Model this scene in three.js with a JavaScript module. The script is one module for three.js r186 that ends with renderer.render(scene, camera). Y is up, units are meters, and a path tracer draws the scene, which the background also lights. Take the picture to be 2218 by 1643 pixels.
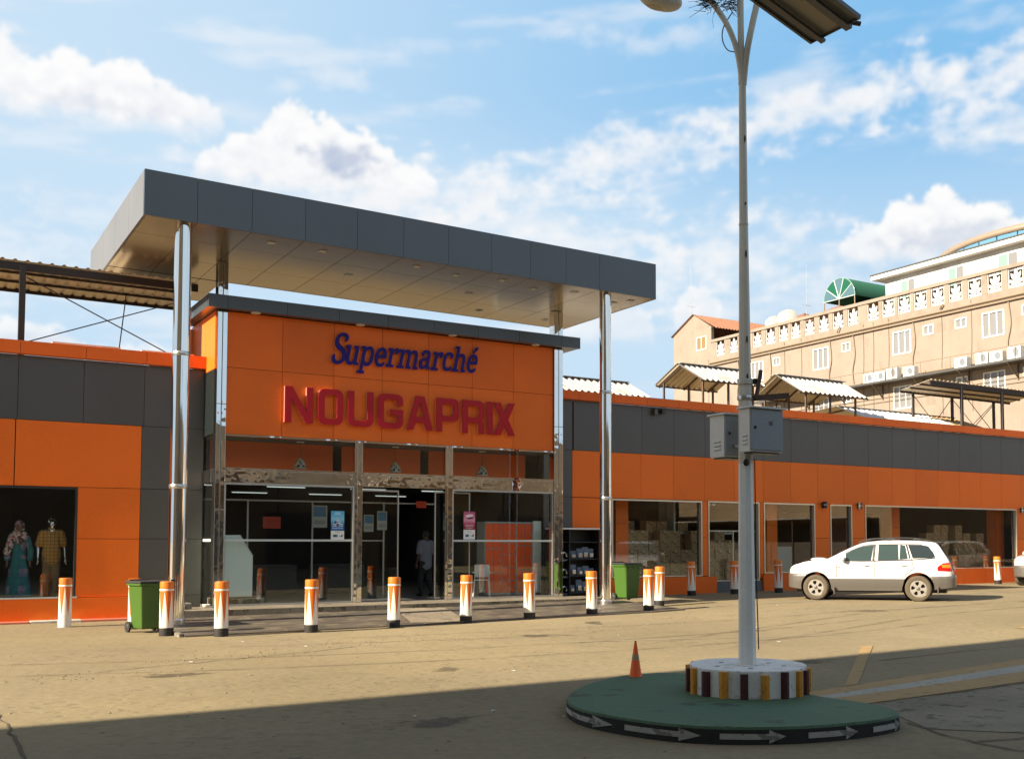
import * as THREE from 'three';
import { mergeGeometries, mergeVertices } from 'three/addons/utils/BufferGeometryUtils.js';
import { RoundedBoxGeometry } from 'three/addons/geometries/RoundedBoxGeometry.js';
import { TextGeometry } from 'three/addons/geometries/TextGeometry.js';
import { FontLoader } from 'three/addons/loaders/FontLoader.js';
import { RectAreaLightUniformsLib } from 'three/addons/lights/RectAreaLightUniformsLib.js';
import { Brush, Evaluator, SUBTRACTION } from 'three-bvh-csg';

// ---------- camera, sun, exposure ----------
const scene = new THREE.Scene();
const FW = 2218, FH = 1643, FL = 2328;                       // full frame and focal length, both in the same unit
const camera = new THREE.PerspectiveCamera(2 * Math.atan(FH / 2 / FL) * 180 / Math.PI, FW / FH, 0.1, 3000);
camera.position.set(0, 1.6, 0);
{
  const yaw = 32.2 * Math.PI / 180, pitch = Math.atan(130 / FL);
  camera.lookAt(Math.sin(yaw) * Math.cos(pitch), 1.6 + Math.sin(pitch), -Math.cos(yaw) * Math.cos(pitch));
  camera.setViewOffset(FW, FH, -141, -228.5, FW, FH);        // the photograph is a shifted crop
}
const renderer = new THREE.WebGLRenderer({ antialias: true });
renderer.toneMapping = THREE.LinearToneMapping;
renderer.toneMappingExposure = 2.5;
renderer.shadowMap.enabled = true;
const sun = new THREE.DirectionalLight(new THREE.Color().setRGB(1, 0.86, 0.66), 4.9);
sun.position.set(-0.875 * 80 + 15, 0.478 * 80, 0.020 * 80 - 20);
sun.target.position.set(15, 0, -20);
sun.castShadow = true; sun.shadow.mapSize.set(4096, 4096); sun.shadow.radius = 1;
Object.assign(sun.shadow.camera, { left: -60, right: 60, top: 50, bottom: -50, near: 1, far: 260 });
scene.add(sun, sun.target);
RectAreaLightUniformsLib.init();

// ---------- random numbers and noise ----------
function rng(s) { return () => { s = (s + 0x6d2b79f5) | 0; let t = Math.imul(s ^ (s >>> 15), 1 | s); t = (t + Math.imul(t ^ (t >>> 7), 61 | t)) ^ t; return ((t ^ (t >>> 14)) >>> 0) / 4294967296; }; }
const TAB = (() => { const r = rng(1234), t = new Float32Array(65536); for (let i = 0; i < 65536; i++) t[i] = r(); return t; })();
const cellv = (x, y, s) => TAB[((Math.imul(x, 0x9E3779B1) ^ Math.imul(y + s * 7919, 0x85EBCA6B)) >>> 16)];
const hash = (x, y, s) => { let h = Math.imul(x, 374761393) ^ Math.imul(y, 668265263) ^ Math.imul(s, 974634631); h = Math.imul(h ^ (h >>> 13), 1274126177); return ((h ^ (h >>> 16)) >>> 0) / 4294967296; };
const mod = (a, n) => ((a % n) + n) % n;
function vn(x, y, px, py, s) {                                // value noise that repeats every px, py cells
  const ix = Math.floor(x), iy = Math.floor(y); let fx = x - ix, fy = y - iy;
  fx = fx * fx * (3 - 2 * fx); fy = fy * fy * (3 - 2 * fy);
  const a = mod(ix, px), b = mod(ix + 1, px), c = mod(iy, py), d = mod(iy + 1, py);
  return (cellv(a, c, s) * (1 - fx) + cellv(b, c, s) * fx) * (1 - fy) + (cellv(a, d, s) * (1 - fx) + cellv(b, d, s) * fx) * fy;
}
function fbm(u, v, f, oct, s) { let r = 0, a = 0.5, t = 0; for (let i = 0; i < oct; i++) { r += a * vn(u * f, v * f, f, f, s + i); t += a; a *= 0.5; f *= 2; } return r / t; }
const sstep = (a, b, x) => { const t = Math.min(1, Math.max(0, (x - a) / (b - a))); return t * t * (3 - 2 * t); };
const clamp = (x, a, b) => Math.min(b, Math.max(a, x));
const lerp = (a, b, t) => a + (b - a) * t;
const toS = (c) => c <= 0.0031308 ? c * 12.92 : 1.055 * c ** (1 / 2.4) - 0.055;

// ---------- sky: pale blue air, torn white cloud and a few heaped clouds ----------
const EXPO = 2.5;
{
  const W = 3072, H = 1536, data = new Float32Array(W * H * 4);
  // heaped clouds: azimuth, elevation of the base line, half width, height, strength
  const heaps = [
    [4.3, 20.3, 1.9, 1.9, 1.0], [6.6, 20.35, 2.3, 2.7, 1.0], [8.6, 20.4, 2.4, 2.75, 1.0], [10.6, 20.4, 2.0, 2.1, 0.95], [12.3, 20.7, 1.5, 1.2, 0.8],
    [13.6, 18.2, 1.6, 1.5, 0.85], [15.2, 18.3, 2.0, 2.7, 1.0], [17.0, 18.4, 1.9, 4.1, 1.05], [18.7, 18.4, 2.0, 3.3, 1.05], [20.6, 18.4, 2.2, 2.7, 1.0], [22.6, 18.0, 2.2, 1.9, 0.9],
    [48.0, 14.6, 2.0, 1.9, 0.9], [49.6, 14.6, 1.7, 3.1, 1.0], [51.2, 14.6, 1.7, 3.4, 1.05], [53.2, 14.5, 2.0, 2.5, 1.0], [55.3, 14.2, 2.0, 1.8, 0.9],
    [4.8, 8.6, 3, 2.2, 0.8], [9.8, 8.4, 3, 1.6, 0.7], [38.7, 11.8, 1.3, 2.0, 0.7], [33.5, 11, 3, 2.4, 0.6],
  ];
  // torn sheets: azimuth, elevation, half sizes, tilt, strength
  const sheets = [[27, 18.6, 8, 1.7, 0.10, 0.85], [35, 20.2, 8, 1.6, 0.16, 0.85], [45, 22.0, 9, 1.5, 0.12, 0.95], [54, 22.3, 6, 1.8, 0.05, 0.95], [55, 20.4, 5, 1.1, 0, 0.7], [20, 17.5, 8, 2.2, -0.05, 0.85], [30, 15.6, 9, 2.6, 0, 0.8], [40, 15.2, 6, 2.4, 0.1, 0.8], [43.5, 16.6, 3.5, 1.0, 0.1, 0.7], [19.3, 23.4, 2.4, 0.5, 0.1, 0.5], [17, 22.9, 1.2, 0.4, 0.2, 0.4], [36, 25.8, 4, 0.8, 0, 0.45], [30.8, 26.4, 1.6, 0.5, 0, 0.3], [3, 13, 8, 2.4, 0, 0.55], [8, 16.6, 6, 0.9, 0, 0.35], [12, 19.0, 2, 0.5, 0, 0.4], [47, 12.5, 8, 1.8, 0, 0.5], [53, 24.8, 4, 0.5, 0.1, 0.35], [24, 25.2, 4, 0.4, 0.12, 0.25]];
  const dark = [[19.7, 19.55, 2.3, 0.95, 0.85], [8.2, 20.75, 3.5, 0.5, 0.25], [52, 15.2, 4, 0.9, 0.4], [5, 9.6, 3, 0.8, 0.4]];
  const rnd = rng(77);                                        // the same kind of sky all round
  for (let az = 62; az < 360; az += 9) {
    sheets.push([az + rnd() * 8, 11 + rnd() * 26, 4 + rnd() * 6, 0.8 + rnd() * 1.6, (rnd() - 0.5) * 0.3, 0.4 + rnd() * 0.5]);
    const b = 9 + rnd() * 12; for (let k = 0; k < 4; k++) heaps.push([az + k * 1.7, b, 1.5 + rnd(), 1.2 + rnd() * 2.2, 0.9]);
  }
  const N3 = (x, y, s) => vn(x + 500, y + 500, 65536, 65536, s);
  const F = (x, y, o, s) => { let r = 0, a = 0.5, t = 0; for (let i = 0; i < o; i++) { r += a * N3(x, y, s + i); t += a; a *= 0.54; x *= 2.03; y *= 2.03; } return r / t; };
  const near = (a, b) => { let d = a - b; if (d > 180) d -= 360; if (d < -180) d += 360; return d; };
  const bin = (list, k) => { const r = Array.from({ length: 72 }, () => []); for (const m of list) for (let i = 0; i < 72; i++) if (Math.abs(near(i * 5 + 2.5, m[0])) < m[2] * k + 5) r[i].push(m); return r; };
  const hb = bin(heaps, 1.5), sb = bin(sheets, 1.6), db = bin(dark, 2);
  for (let j = 0; j < H; j++) {
    const el = ((j + 0.5) / H - 0.5) * 180;
    for (let i = 0; i < W; i++) {
      const o = (j * W + i) * 4; data[o + 3] = 1;
      if (el < -1) { data[o] = 0.2; data[o + 1] = 0.21; data[o + 2] = 0.2; continue; }
      const az = mod(((i + 0.5) / W - 0.5) * 360 + 90, 360), e = Math.max(el, 0), cell = Math.floor(az / 5) % 72;
      const fromSun = Math.abs(near(az, 270));
      const pale = clamp(0.25 + 0.75 * sstep(142, 92, fromSun) + 0.62 * sstep(24, 13, e), 0, 1) * sstep(75, 26, e), tz = sstep(26, 62, e);
      let r = lerp(0.130, 0.58, pale), g = lerp(0.46, 0.76, pale), b = lerp(0.835, 0.93, pale);
      r = lerp(r, 0.29, tz); g = lerp(g, 0.29, tz); b = lerp(b, 0.34, tz);
      if (el < 58) {
        const big = F(az * 0.30 + 7, el * 0.62, 3, 11) - 0.5, q = F(az * 1.25, el * 1.7, 5, 21), fi = F(az * 3.1 + 31, el * 4.0, 4, 31);
        // veil and torn sheets
        const st = F(az * 0.55 - el * 0.5, el * 1.6 + az * 0.12, 5, 41);
        let d = sstep(0.48, 0.78, F(az * 0.14 + el * 0.12, el * 0.8 - az * 0.07, 5, 51)) * 0.52 * sstep(50, 20, el), lit = 0.96;
        for (const m of sb[cell]) { const x = near(az, m[0]) / m[2], y = (el - m[1] - near(az, m[0]) * m[4] + big * 1.6) / m[3], w = 1.1 - Math.hypot(x, y) + (q - 0.5) * 1.15 + (st - 0.5) * 1.5 + (fi - 0.5) * 0.35; const c = m[5] * sstep(-0.15, 1.25, w) * (0.8 + 0.2 * q); d = 1 - (1 - d) * (1 - c); }
        // heaps: flat below, knobbly above
        let hd = 0, ht = 0;
        for (const m of hb[cell]) {
          const x = near(az, m[0]) / m[2], y = (el - m[1]) / m[3]; if (Math.abs(x) > 1.5 || y > 1.6 || y < -0.8) continue;
          const k = 1 - x * x * 0.95; const bump = (q - 0.5) * 1.15 + (fi - 0.5) * 0.55;
          const up = (Math.sqrt(Math.max(k, 0)) - y) * m[3] + bump * 1.0, dn = (el - m[1]) * 0.9 + 0.35 + (q - 0.5) * 0.9;
          const c = m[4] * sstep(0, 0.42, up) * sstep(-0.35, 0.75, dn) * sstep(0, 0.35, k + bump * 0.3);
          if (c > hd) hd = c; if (c > 0.05) ht = Math.max(ht, c * clamp(0.55 + y * 0.6 + bump * 0.55, 0, 1));
        }
        if (hd > 0) { const t2 = clamp(ht / Math.max(hd, 0.01), 0, 1); lit = lerp(lit, lerp(0.80, 1.03, t2), hd); d = 1 - (1 - d) * (1 - clamp(hd, 0, 1)); }
        for (const m of db[cell]) { const x = near(az, m[0]) / m[2], y = (el - m[1]) / m[3], w = sstep(1.15, 0.25, Math.hypot(x, y) + (q - 0.5) * 1.0 + (fi - 0.5) * 0.5); lit -= m[4] * 0.45 * w * d; }
        lit = clamp(lit + (q - 0.5) * 0.10, 0.45, 1.04);
        const t = clamp((lit - 0.5) / 0.5, 0, 1.08);
        r = lerp(r, lerp(0.48, 0.95, t), d); g = lerp(g, lerp(0.56, 0.955, t), d); b = lerp(b, lerp(0.72, 0.965, t), d);
      }
      data[o] = r / EXPO; data[o + 1] = g / EXPO; data[o + 2] = b / EXPO;
    }
  }
  const sky = new THREE.DataTexture(data, W, H, THREE.RGBAFormat, THREE.FloatType);
  sky.mapping = THREE.EquirectangularReflectionMapping; sky.magFilter = THREE.LinearFilter; sky.minFilter = THREE.LinearFilter; sky.needsUpdate = true;
  scene.background = sky; scene.environment = sky;
}

// ---------- textures ----------
function tex(w, h, f, srgb = true, rep = 1) {                 // f(u, v) -> [r, g, b] linear, or one number
  const d = new Uint8Array(w * h * 4);
  for (let j = 0; j < h; j++) for (let i = 0; i < w; i++) {
    const c = f((i + 0.5) / w, (j + 0.5) / h), o = (j * w + i) * 4;
    if (typeof c === 'number') d[o] = d[o + 1] = d[o + 2] = clamp(c, 0, 1) * 255;
    else for (let k = 0; k < 3; k++) d[o + k] = (srgb ? toS(clamp(c[k], 0, 1)) : clamp(c[k], 0, 1)) * 255;
    d[o + 3] = 255;
  }
  const t = new THREE.DataTexture(d, w, h);
  t.wrapS = t.wrapT = THREE.RepeatWrapping; t.magFilter = THREE.LinearFilter; t.minFilter = THREE.LinearMipmapLinearFilter; t.generateMipmaps = true;
  if (srgb) t.colorSpace = THREE.SRGBColorSpace;
  t.repeat.set(1 / rep, 1 / rep); t.needsUpdate = true; return t;
}
function canvasTex(w, h, draw) {
  const c = document.createElement('canvas'); c.width = w; c.height = h; const g = c.getContext('2d'); draw(g, w, h);
  const t = new THREE.CanvasTexture(c); t.colorSpace = THREE.SRGBColorSpace; t.magFilter = THREE.LinearFilter; t.anisotropy = 8; return t;
}
const tGround = tex(2048, 2048, (u, v) => {
  const big = fbm(u, v, 4, 3, 3), mid = fbm(u, v, 22, 3, 8), fine = fbm(u, v, 260, 2, 14), grit = hash(Math.floor(u * 2048), Math.floor(v * 2048), 5);
  const pit = sstep(0.66, 0.76, fbm(u, v, 130, 2, 44)) * sstep(0.48, 0.62, fbm(u, v, 6, 3, 47)), dust = fbm(u, v, 5, 3, 60), spot = sstep(0.72, 0.8, fbm(u, v, 60, 2, 66));
  let k = 0.86 + 0.16 * (big - 0.5) + 0.14 * (mid - 0.5) + 0.22 * (fine - 0.5) + 0.16 * (grit - 0.5);
  k *= (1 - 0.16 * pit) * (1 - 0.06 * spot);
  return [k * lerp(0.285, 0.315, dust), k * lerp(0.226, 0.247, dust), k * lerp(0.130, 0.124, dust)];
}, true, 15);
const tGroundB = tex(1024, 1024, (u, v) => 0.5 + 0.5 * (fbm(u, v, 130, 3, 14) - 0.5) - 0.3 * sstep(0.66, 0.76, fbm(u, v, 130, 2, 44)) * sstep(0.48, 0.62, fbm(u, v, 6, 3, 47)), false, 15);
const tCrumple = tex(512, 512, (u, v) => fbm(u, v, 6, 2, 71), false, 2.6);
const tBlot = [1, 2, 3].map((q) => tex(256, 256, (u, v) => { const d = Math.hypot(u - 0.5, v - 0.5) * 2, n = fbm(u, v, 5, 5, 700 + q * 20); return clamp(sstep(0.1, 0.42, 0.72 - d + (n - 0.5) * 1.5) * (0.25 + 0.9 * fbm(u, v, 30, 3, 760 + q)), 0, 1) * 0.75; }, false, 1));
const tTrack = tex(512, 64, (u, v) => sstep(0.5, 0.2, Math.abs(v - 0.5)) * sstep(0.5, 0.38, Math.abs(u - 0.5)) * (0.15 + 0.75 * sstep(0.4, 0.62, fbm(u * 3, v * 0.4, 12, 4, 801))) * 0.22, false, 1);
const tCrinkle = tex(512, 512, (u, v) => 0.7 * fbm(u, v, 6, 2, 73) + 0.3 * fbm(u, v, 16, 1, 78), false, 1.35);
const tFine = tex(512, 512, (u, v) => fbm(u, v, 90, 3, 81), false, 1.2);
const tPanel = tex(512, 512, (u, v) => { const k = 0.90 + 0.14 * (fbm(u, v, 3, 4, 91) - 0.5) + 0.10 * (fbm(u, v, 140, 2, 96) - 0.5); return [k, k, k]; }, true, 3.1);
const tRough = tex(256, 256, (u, v) => 0.6 + 0.5 * (fbm(u, v, 4, 5, 99) - 0.5), false, 2.3);
const tPlaster = tex(1024, 1024, (u, v) => {
  const k = 0.9 + 0.22 * (fbm(u, v, 5, 5, 101) - 0.5) + 0.10 * (fbm(u, v, 120, 2, 107) - 0.5), s = sstep(0.58, 0.8, fbm(u, v * 0.25, 16, 4, 111)) * 0.12;
  return [k * (1 - s), k * (1 - s * 1.05), k * (1 - s * 1.15)];
}, true, 7);
const tConcrete = tex(1024, 1024, (u, v) => {
  const k = 0.72 + 0.5 * (fbm(u, v, 4, 5, 121) - 0.5) + 0.24 * (fbm(u, v, 90, 3, 127) - 0.5) - 0.35 * sstep(0.62, 0.74, fbm(u, v, 22, 4, 131));
  return [k, k * 0.985, k * 0.95];
}, true, 3);
const tWorn = tex(1024, 1024, (u, v) => { // old paint: uneven, with small rubbed spots
  const k = 0.9 + 0.16 * (fbm(u, v, 6, 4, 141) - 0.5) + 0.16 * (fbm(u, v, 150, 2, 147) - 0.5), w = sstep(0.66, 0.76, fbm(u, v, 30, 3, 151));
  return [k * (1 - 0.28 * w), k * (1 - 0.30 * w), k * (1 - 0.33 * w)];
}, true, 2);
const tPeel = tex(512, 512, (u, v) => { const k = 0.85 + 0.3 * (fbm(u, v, 8, 4, 241) - 0.5), w = sstep(0.55, 0.66, fbm(u, v, 22, 4, 251)); return [k * (1 - 0.5 * w), k * (1 - 0.5 * w), k * (1 - 0.52 * w)]; }, true, 1.3);
const tScuff = tex(1024, 1024, (u, v) => { // painted concrete walked and driven on
  const k = 0.92 + 0.25 * (fbm(u, v, 5, 4, 841) - 0.5) + 0.2 * (fbm(u, v, 140, 2, 847) - 0.5), a = sstep(0.56, 0.7, fbm(u, v * 2.0, 9, 5, 851)) * sstep(0.45, 0.6, fbm(u, v, 5, 3, 857)), c = sstep(0.68, 0.76, fbm(u, v, 36, 3, 861));
  return [k * (1 - 0.5 * a) + 0.35 * c, k * (1 - 0.55 * a) + 0.12 * c, k * (1 - 0.5 * a) + 0.2 * c];
}, true, 2.4);
const tSlab = tex(1024, 1024, (u, v) => {
  const k = 0.75 + 0.5 * (fbm(u, v, 5, 5, 161) - 0.5) + 0.25 * (fbm(u, v, 100, 3, 167) - 0.5), d = sstep(0.52, 0.68, fbm(u, v * 3, 7, 5, 171)) * 0.55;
  return [lerp(k * 0.135, 0.235, d), lerp(k * 0.112, 0.19, d), lerp(k * 0.084, 0.125, d)];
}, true, 2.7);
const tRust = tex(512, 512, (u, v) => { const k = fbm(u, v, 9, 5, 181), s = sstep(0.5, 0.7, k); return [lerp(0.10, 0.17, s), lerp(0.075, 0.085, s), lerp(0.06, 0.045, s)]; }, true, 0.9);
const tZinc = tex(512, 512, (u, v) => { const k = 0.86 + 0.24 * (fbm(u, v, 4, 5, 191) - 0.5), s = sstep(0.6, 0.78, fbm(u, v * 0.3, 12, 4, 197)) * 0.35; return [k * (1 - s * 0.5), k * (1 - s * 0.7), k * (1 - s)]; }, true, 2.2);

// ---------- materials ----------
const C = (r, g, b) => new THREE.Color().setRGB(r, g, b);
const std = (c, roughness = 0.6, extra = {}) => new THREE.MeshStandardMaterial({ color: C(...c), roughness, ...extra });
const phy = (c, roughness, extra = {}) => new THREE.MeshPhysicalMaterial({ color: C(...c), roughness, ...extra });
const M = {
  orange: phy([0.94, 0.184, 0.016], 0.45, { map: tPanel, specularIntensity: 0.5 }),
  orangeB: phy([0.88, 0.158, 0.015], 0.45, { map: tPanel, specularIntensity: 0.5 }),
  slate: phy([0.082, 0.079, 0.074], 0.42, { map: tPanel, clearcoat: 0.2, clearcoatRoughness: 0.3 }),
  slateBlue: phy([0.060, 0.074, 0.088], 0.36, { map: tPanel, clearcoat: 0.35, clearcoatRoughness: 0.22 }),
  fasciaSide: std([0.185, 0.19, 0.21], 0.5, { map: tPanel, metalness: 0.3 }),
  joint: std([0.02, 0.018, 0.016], 0.9),
  chrome: std([0.78, 0.76, 0.73], 0.03, { metalness: 1, bumpMap: tCrinkle, bumpScale: 0.0045 }),
  chromePole: std([0.78, 0.77, 0.74], 0.07, { metalness: 1, bumpMap: tCrumple, bumpScale: 0.0012 }),
  steel: std([0.56, 0.55, 0.53], 0.3, { metalness: 0.9 }),
  soffit: std([0.31, 0.235, 0.135], 0.22, { metalness: 0.65, map: tPanel, bumpMap: tCrumple, bumpScale: 0.0012 }),
  glass: phy([0.95, 0.97, 0.96], 0.0, { transmission: 1, thickness: 0, ior: 1.5, metalness: 0 }),
  glassClear: phy([0.92, 0.95, 0.94], 0.0, { transmission: 1, thickness: 0, ior: 1.5 }),
  frame: std([0.50, 0.50, 0.48], 0.35, { metalness: 0.7 }),
  frameLight: std([0.55, 0.60, 0.58], 0.5),
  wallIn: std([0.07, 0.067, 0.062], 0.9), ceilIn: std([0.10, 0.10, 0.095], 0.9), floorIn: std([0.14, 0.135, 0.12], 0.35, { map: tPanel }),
  maroonIn: std([0.12, 0.035, 0.02], 0.7), greyIn: std([0.10, 0.105, 0.11], 0.6),
  black: std([0.018, 0.018, 0.018], 0.5), rubber: std([0.022, 0.021, 0.02], 0.85), darkPlastic: std([0.03, 0.031, 0.033], 0.55),
  white: std([0.78, 0.77, 0.74], 0.5), whitePaint: std([0.72, 0.72, 0.70], 0.55, { map: tWorn }),
  plaster: std([0.295, 0.243, 0.200], 0.9, { map: tPlaster, bumpMap: tFine, bumpScale: 0.004 }),
  plasterDark: std([0.22, 0.17, 0.125], 0.85), hotelWhite: std([0.62, 0.60, 0.57], 0.85, { map: tPlaster }),
  pipeTan: std([0.25, 0.19, 0.135], 0.7), wireDark: std([0.14, 0.10, 0.055], 0.8), cable: std([0.012, 0.012, 0.016], 0.6),
  pvc: std([0.80, 0.80, 0.79], 0.45), curtain: std([0.30, 0.30, 0.30], 0.9), paneDull: phy([0.20, 0.20, 0.205], 0.12, { clearcoat: 0.6, clearcoatRoughness: 0.05 }),
  paneGreen: phy([0.20, 0.33, 0.28], 0.1, { clearcoat: 0.6 }), paneBlue: phy([0.10, 0.24, 0.38], 0.06, { clearcoat: 0.8, clearcoatRoughness: 0.03 }), paneTan: phy([0.22, 0.15, 0.07], 0.15),
  zinc: std([0.58, 0.565, 0.54], 0.5, { map: tZinc, metalness: 0.1 }), zincUnder: std([0.80, 0.70, 0.55], 0.6, { map: tZinc, metalness: 0.1 }), zincBright: std([0.74, 0.73, 0.72], 0.45, { map: tZinc }),
  zincRust: std([0.42, 0.29, 0.15], 0.7, { map: tZinc }), rust: std([0.9, 0.9, 0.9], 0.8, { map: tRust }),
  tile: std([0.33, 0.155, 0.090], 0.85, { map: tWorn }), terracotta: std([0.42, 0.17, 0.09], 0.8),
  green: std([0.035, 0.15, 0.07], 0.5), greenGlass: phy([0.014, 0.15, 0.085], 0.15, { transmission: 0.4, thickness: 0 }), blueGlass: phy([0.11, 0.22, 0.28], 0.15, { transmission: 0.4, thickness: 0 }),
  pole: std([0.70, 0.65, 0.54], 0.55, { map: tPanel }), poleLow: std([0.86, 0.85, 0.80], 0.5, { map: tPanel }),
  cabinet: std([0.80, 0.78, 0.74], 0.45, { map: tPanel }), cabinetDoor: std([0.31, 0.335, 0.355], 0.4, { map: tPanel }), boltDark: std([0.05, 0.05, 0.05], 0.4, { metalness: 0.5 }),
  islandGreen: std([0.066, 0.136, 0.066], 0.75, { map: tScuff, bumpMap: tFine, bumpScale: 0.006 }), islandBlack: std([0.030, 0.031, 0.028], 0.9, { map: tScuff }), arrowWhite: std([0.46, 0.45, 0.41], 0.8, { map: tPeel }),
  ribYellow: std([0.72, 0.31, 0.03], 0.65, { map: tWorn }), ribMaroon: std([0.070, 0.012, 0.012], 0.6, { map: tWorn }), plinthWhite: std([0.84, 0.82, 0.77], 0.75, { map: tWorn, bumpMap: tFine, bumpScale: 0.004 }),
  ground: std([1, 1, 1], 0.93, { map: tGround, vertexColors: true, bumpMap: tGroundB, bumpScale: 0.012 }), concrete: std([0.30, 0.255, 0.17], 0.9, { map: tConcrete, bumpMap: tFine, bumpScale: 0.006 }),
  slab: std([1, 1, 1], 0.62, { map: tSlab, bumpMap: tFine, bumpScale: 0.004 }), step: std([0.30, 0.255, 0.185], 0.8, { map: tConcrete }), mat: std([0.33, 0.275, 0.20], 0.95, { map: tConcrete }),
  crack: std([0.11, 0.085, 0.055], 1), lineYellow: std([0.40, 0.262, 0.105], 0.9, { map: tWorn }), lineWhite: std([0.40, 0.37, 0.30], 0.9, { map: tWorn }),
  kerbWhite: std([0.66, 0.60, 0.52], 0.8, { map: tWorn }), kerbRed: std([0.62, 0.19, 0.12], 0.8, { map: tWorn }),
  letterBlue: phy([0.018, 0.010, 0.20], 0.45, { specularIntensity: 0.4 }), letterRed: phy([0.44, 0.008, 0.015], 0.4, { specularIntensity: 0.5 }), letterEdge: std([0.74, 0.55, 0.40], 0.3, { metalness: 0.4 }),
  coneOrange: std([1.0, 0.14, 0.025], 0.5), coneBand: std([0.40, 0.29, 0.14], 0.6), binGreen: std([0.046, 0.112, 0.013], 0.45), 
  carWhite: phy([0.62, 0.60, 0.60], 0.32, { clearcoat: 1, clearcoatRoughness: 0.04 }), carGrey: phy([0.115, 0.104, 0.092], 0.45, { metalness: 0.2, clearcoat: 0.4, clearcoatRoughness: 0.2 }), carGlass: phy([0.022, 0.030, 0.030], 0.03, { clearcoat: 1, clearcoatRoughness: 0.0 }), carGlassLit: phy([0.035, 0.055, 0.050], 0.03, { clearcoat: 1, clearcoatRoughness: 0.0 }),
  carSeam: std([0.03, 0.03, 0.03], 0.6), tyre: std([0.105, 0.083, 0.055], 0.9, { map: tWorn }), alloy: std([0.62, 0.59, 0.54], 0.3, { metalness: 0.75 }), lampClear: phy([0.62, 0.62, 0.58], 0.08, { clearcoat: 1 }), lampRed: phy([0.42, 0.012, 0.012], 0.12, { clearcoat: 1 }), lampAmber: phy([0.72, 0.22, 0.02], 0.12, { clearcoat: 1 }),
  cardboard: std([0.34, 0.245, 0.145], 0.9, { map: tWorn }), tape: std([0.42, 0.33, 0.2], 0.4), wood: std([0.36, 0.30, 0.2], 0.85, { map: tWorn }),
  kiosk: std([0.72, 0.82, 0.78], 0.4), lockerOrange: std([0.96, 0.115, 0.014], 0.45), lockerGrey: std([0.36, 0.42, 0.41], 0.5),
  skinDark: std([0.10, 0.055, 0.035], 0.6), shirtBlue: std([0.15, 0.165, 0.215], 0.9), trousersDark: std([0.016, 0.017, 0.02], 0.9), hairDark: std([0.03, 0.027, 0.025], 0.9),
  mannChrome: std([0.72, 0.70, 0.66], 0.1, { metalness: 1 }), tube: std([0.8, 0.85, 0.8], 0.5, { emissive: C(0.75, 0.85, 0.8), emissiveIntensity: 0.32 }),
  silver: std([0.55, 0.56, 0.58], 0.25, { metalness: 0.9 }), packBlue: std([0.10, 0.13, 0.18], 0.5), nest: std([0.045, 0.036, 0.026], 1), backsheet: std([0.36, 0.32, 0.26], 0.6), alu: std([0.12, 0.12, 0.13], 0.5, { metalness: 0.3 }), lampShell: std([0.62, 0.60, 0.55], 0.5), lampLens: phy([0.45, 0.40, 0.31], 0.25, { clearcoat: 0.5 }), disk: std([0.36, 0.35, 0.33], 0.5), caster: std([0.40, 0.29, 0.18], 0.9, { map: tPlaster }), awning: std([0.12, 0.10, 0.085], 0.7), roofTan: std([0.36, 0.27, 0.145], 0.95, { map: tConcrete }), darkSteel: std([0.040, 0.033, 0.032], 0.75), gravel: std([0.25, 0.195, 0.11], 1), trim: std([0.72, 0.64, 0.52], 0.3, { metalness: 0.55 }), stone: std([0.30, 0.28, 0.23], 0.95, { map: tConcrete }),
};

const variants = (m) => [0.955, 1, 1.035].map((k) => { const c = m.clone(); c.color.multiplyScalar(k); return c; });   // panels of one colour differ a little
const TONES = new Map([M.orange, M.orangeB, M.slate, M.slateBlue].map((m) => [m, variants(m)]));
let nTone = 0; const toned = (m) => TONES.has(m) ? TONES.get(m)[Math.floor(hash(++nTone, 3, 17) * 3)] : m;
// ---------- building helpers ----------
const taken = {};
function numbered(n) { if (!(n in taken)) { taken[n] = 0; return n; } return n + '_' + String(++taken[n]).padStart(3, '0'); }
function shadows(o) { o.traverse((m) => { if (m.isMesh) { m.castShadow = true; m.receiveShadow = true; } }); return o; }
function obj(name, geo, mat, parent) {                         // one mesh; a list of geometries is merged
  if (Array.isArray(geo)) geo = geo.length > 1 ? join(geo) : geo[0];
  const m = new THREE.Mesh(geo, mat); m.castShadow = m.receiveShadow = true;
  m.name = parent ? name : numbered(name); (parent || scene).add(m); return m;
}
function join(list) {
  list = list.map((g) => { g = g.index ? g.toNonIndexed() : g; for (const k of Object.keys(g.attributes)) if (!['position', 'normal', 'uv'].includes(k)) g.deleteAttribute(k); return g; });
  return mergeGeometries(list, false);
}
function tag(o, label, category, group, kind) { o.userData = { ...o.userData, label, category }; if (group) o.userData.group = group; if (kind) o.userData.kind = kind; return o; }
function thing(name, label, category, [x, y, z] = [0, 0, 0], turn = 0, group) {
  const o = new THREE.Group(); o.name = numbered(name); o.position.set(x, y, z); o.rotation.y = turn; scene.add(o); return tag(o, label, category, group);
}
function sub(name, parent) { const g = new THREE.Group(); g.name = name; parent.add(g); return g; }
function copy(src, name, label, [x, y, z], turn = 0, group) {
  const r = src.clone(); r.name = numbered(name); r.userData = { ...src.userData, label }; if (group) r.userData.group = group;
  r.position.set(x, y, z); r.rotation.set(0, turn, 0); scene.add(r); return r;
}
function struct(name, geo, mat) { const m = obj(name, geo, mat); m.userData.kind = 'structure'; return m; }
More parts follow.
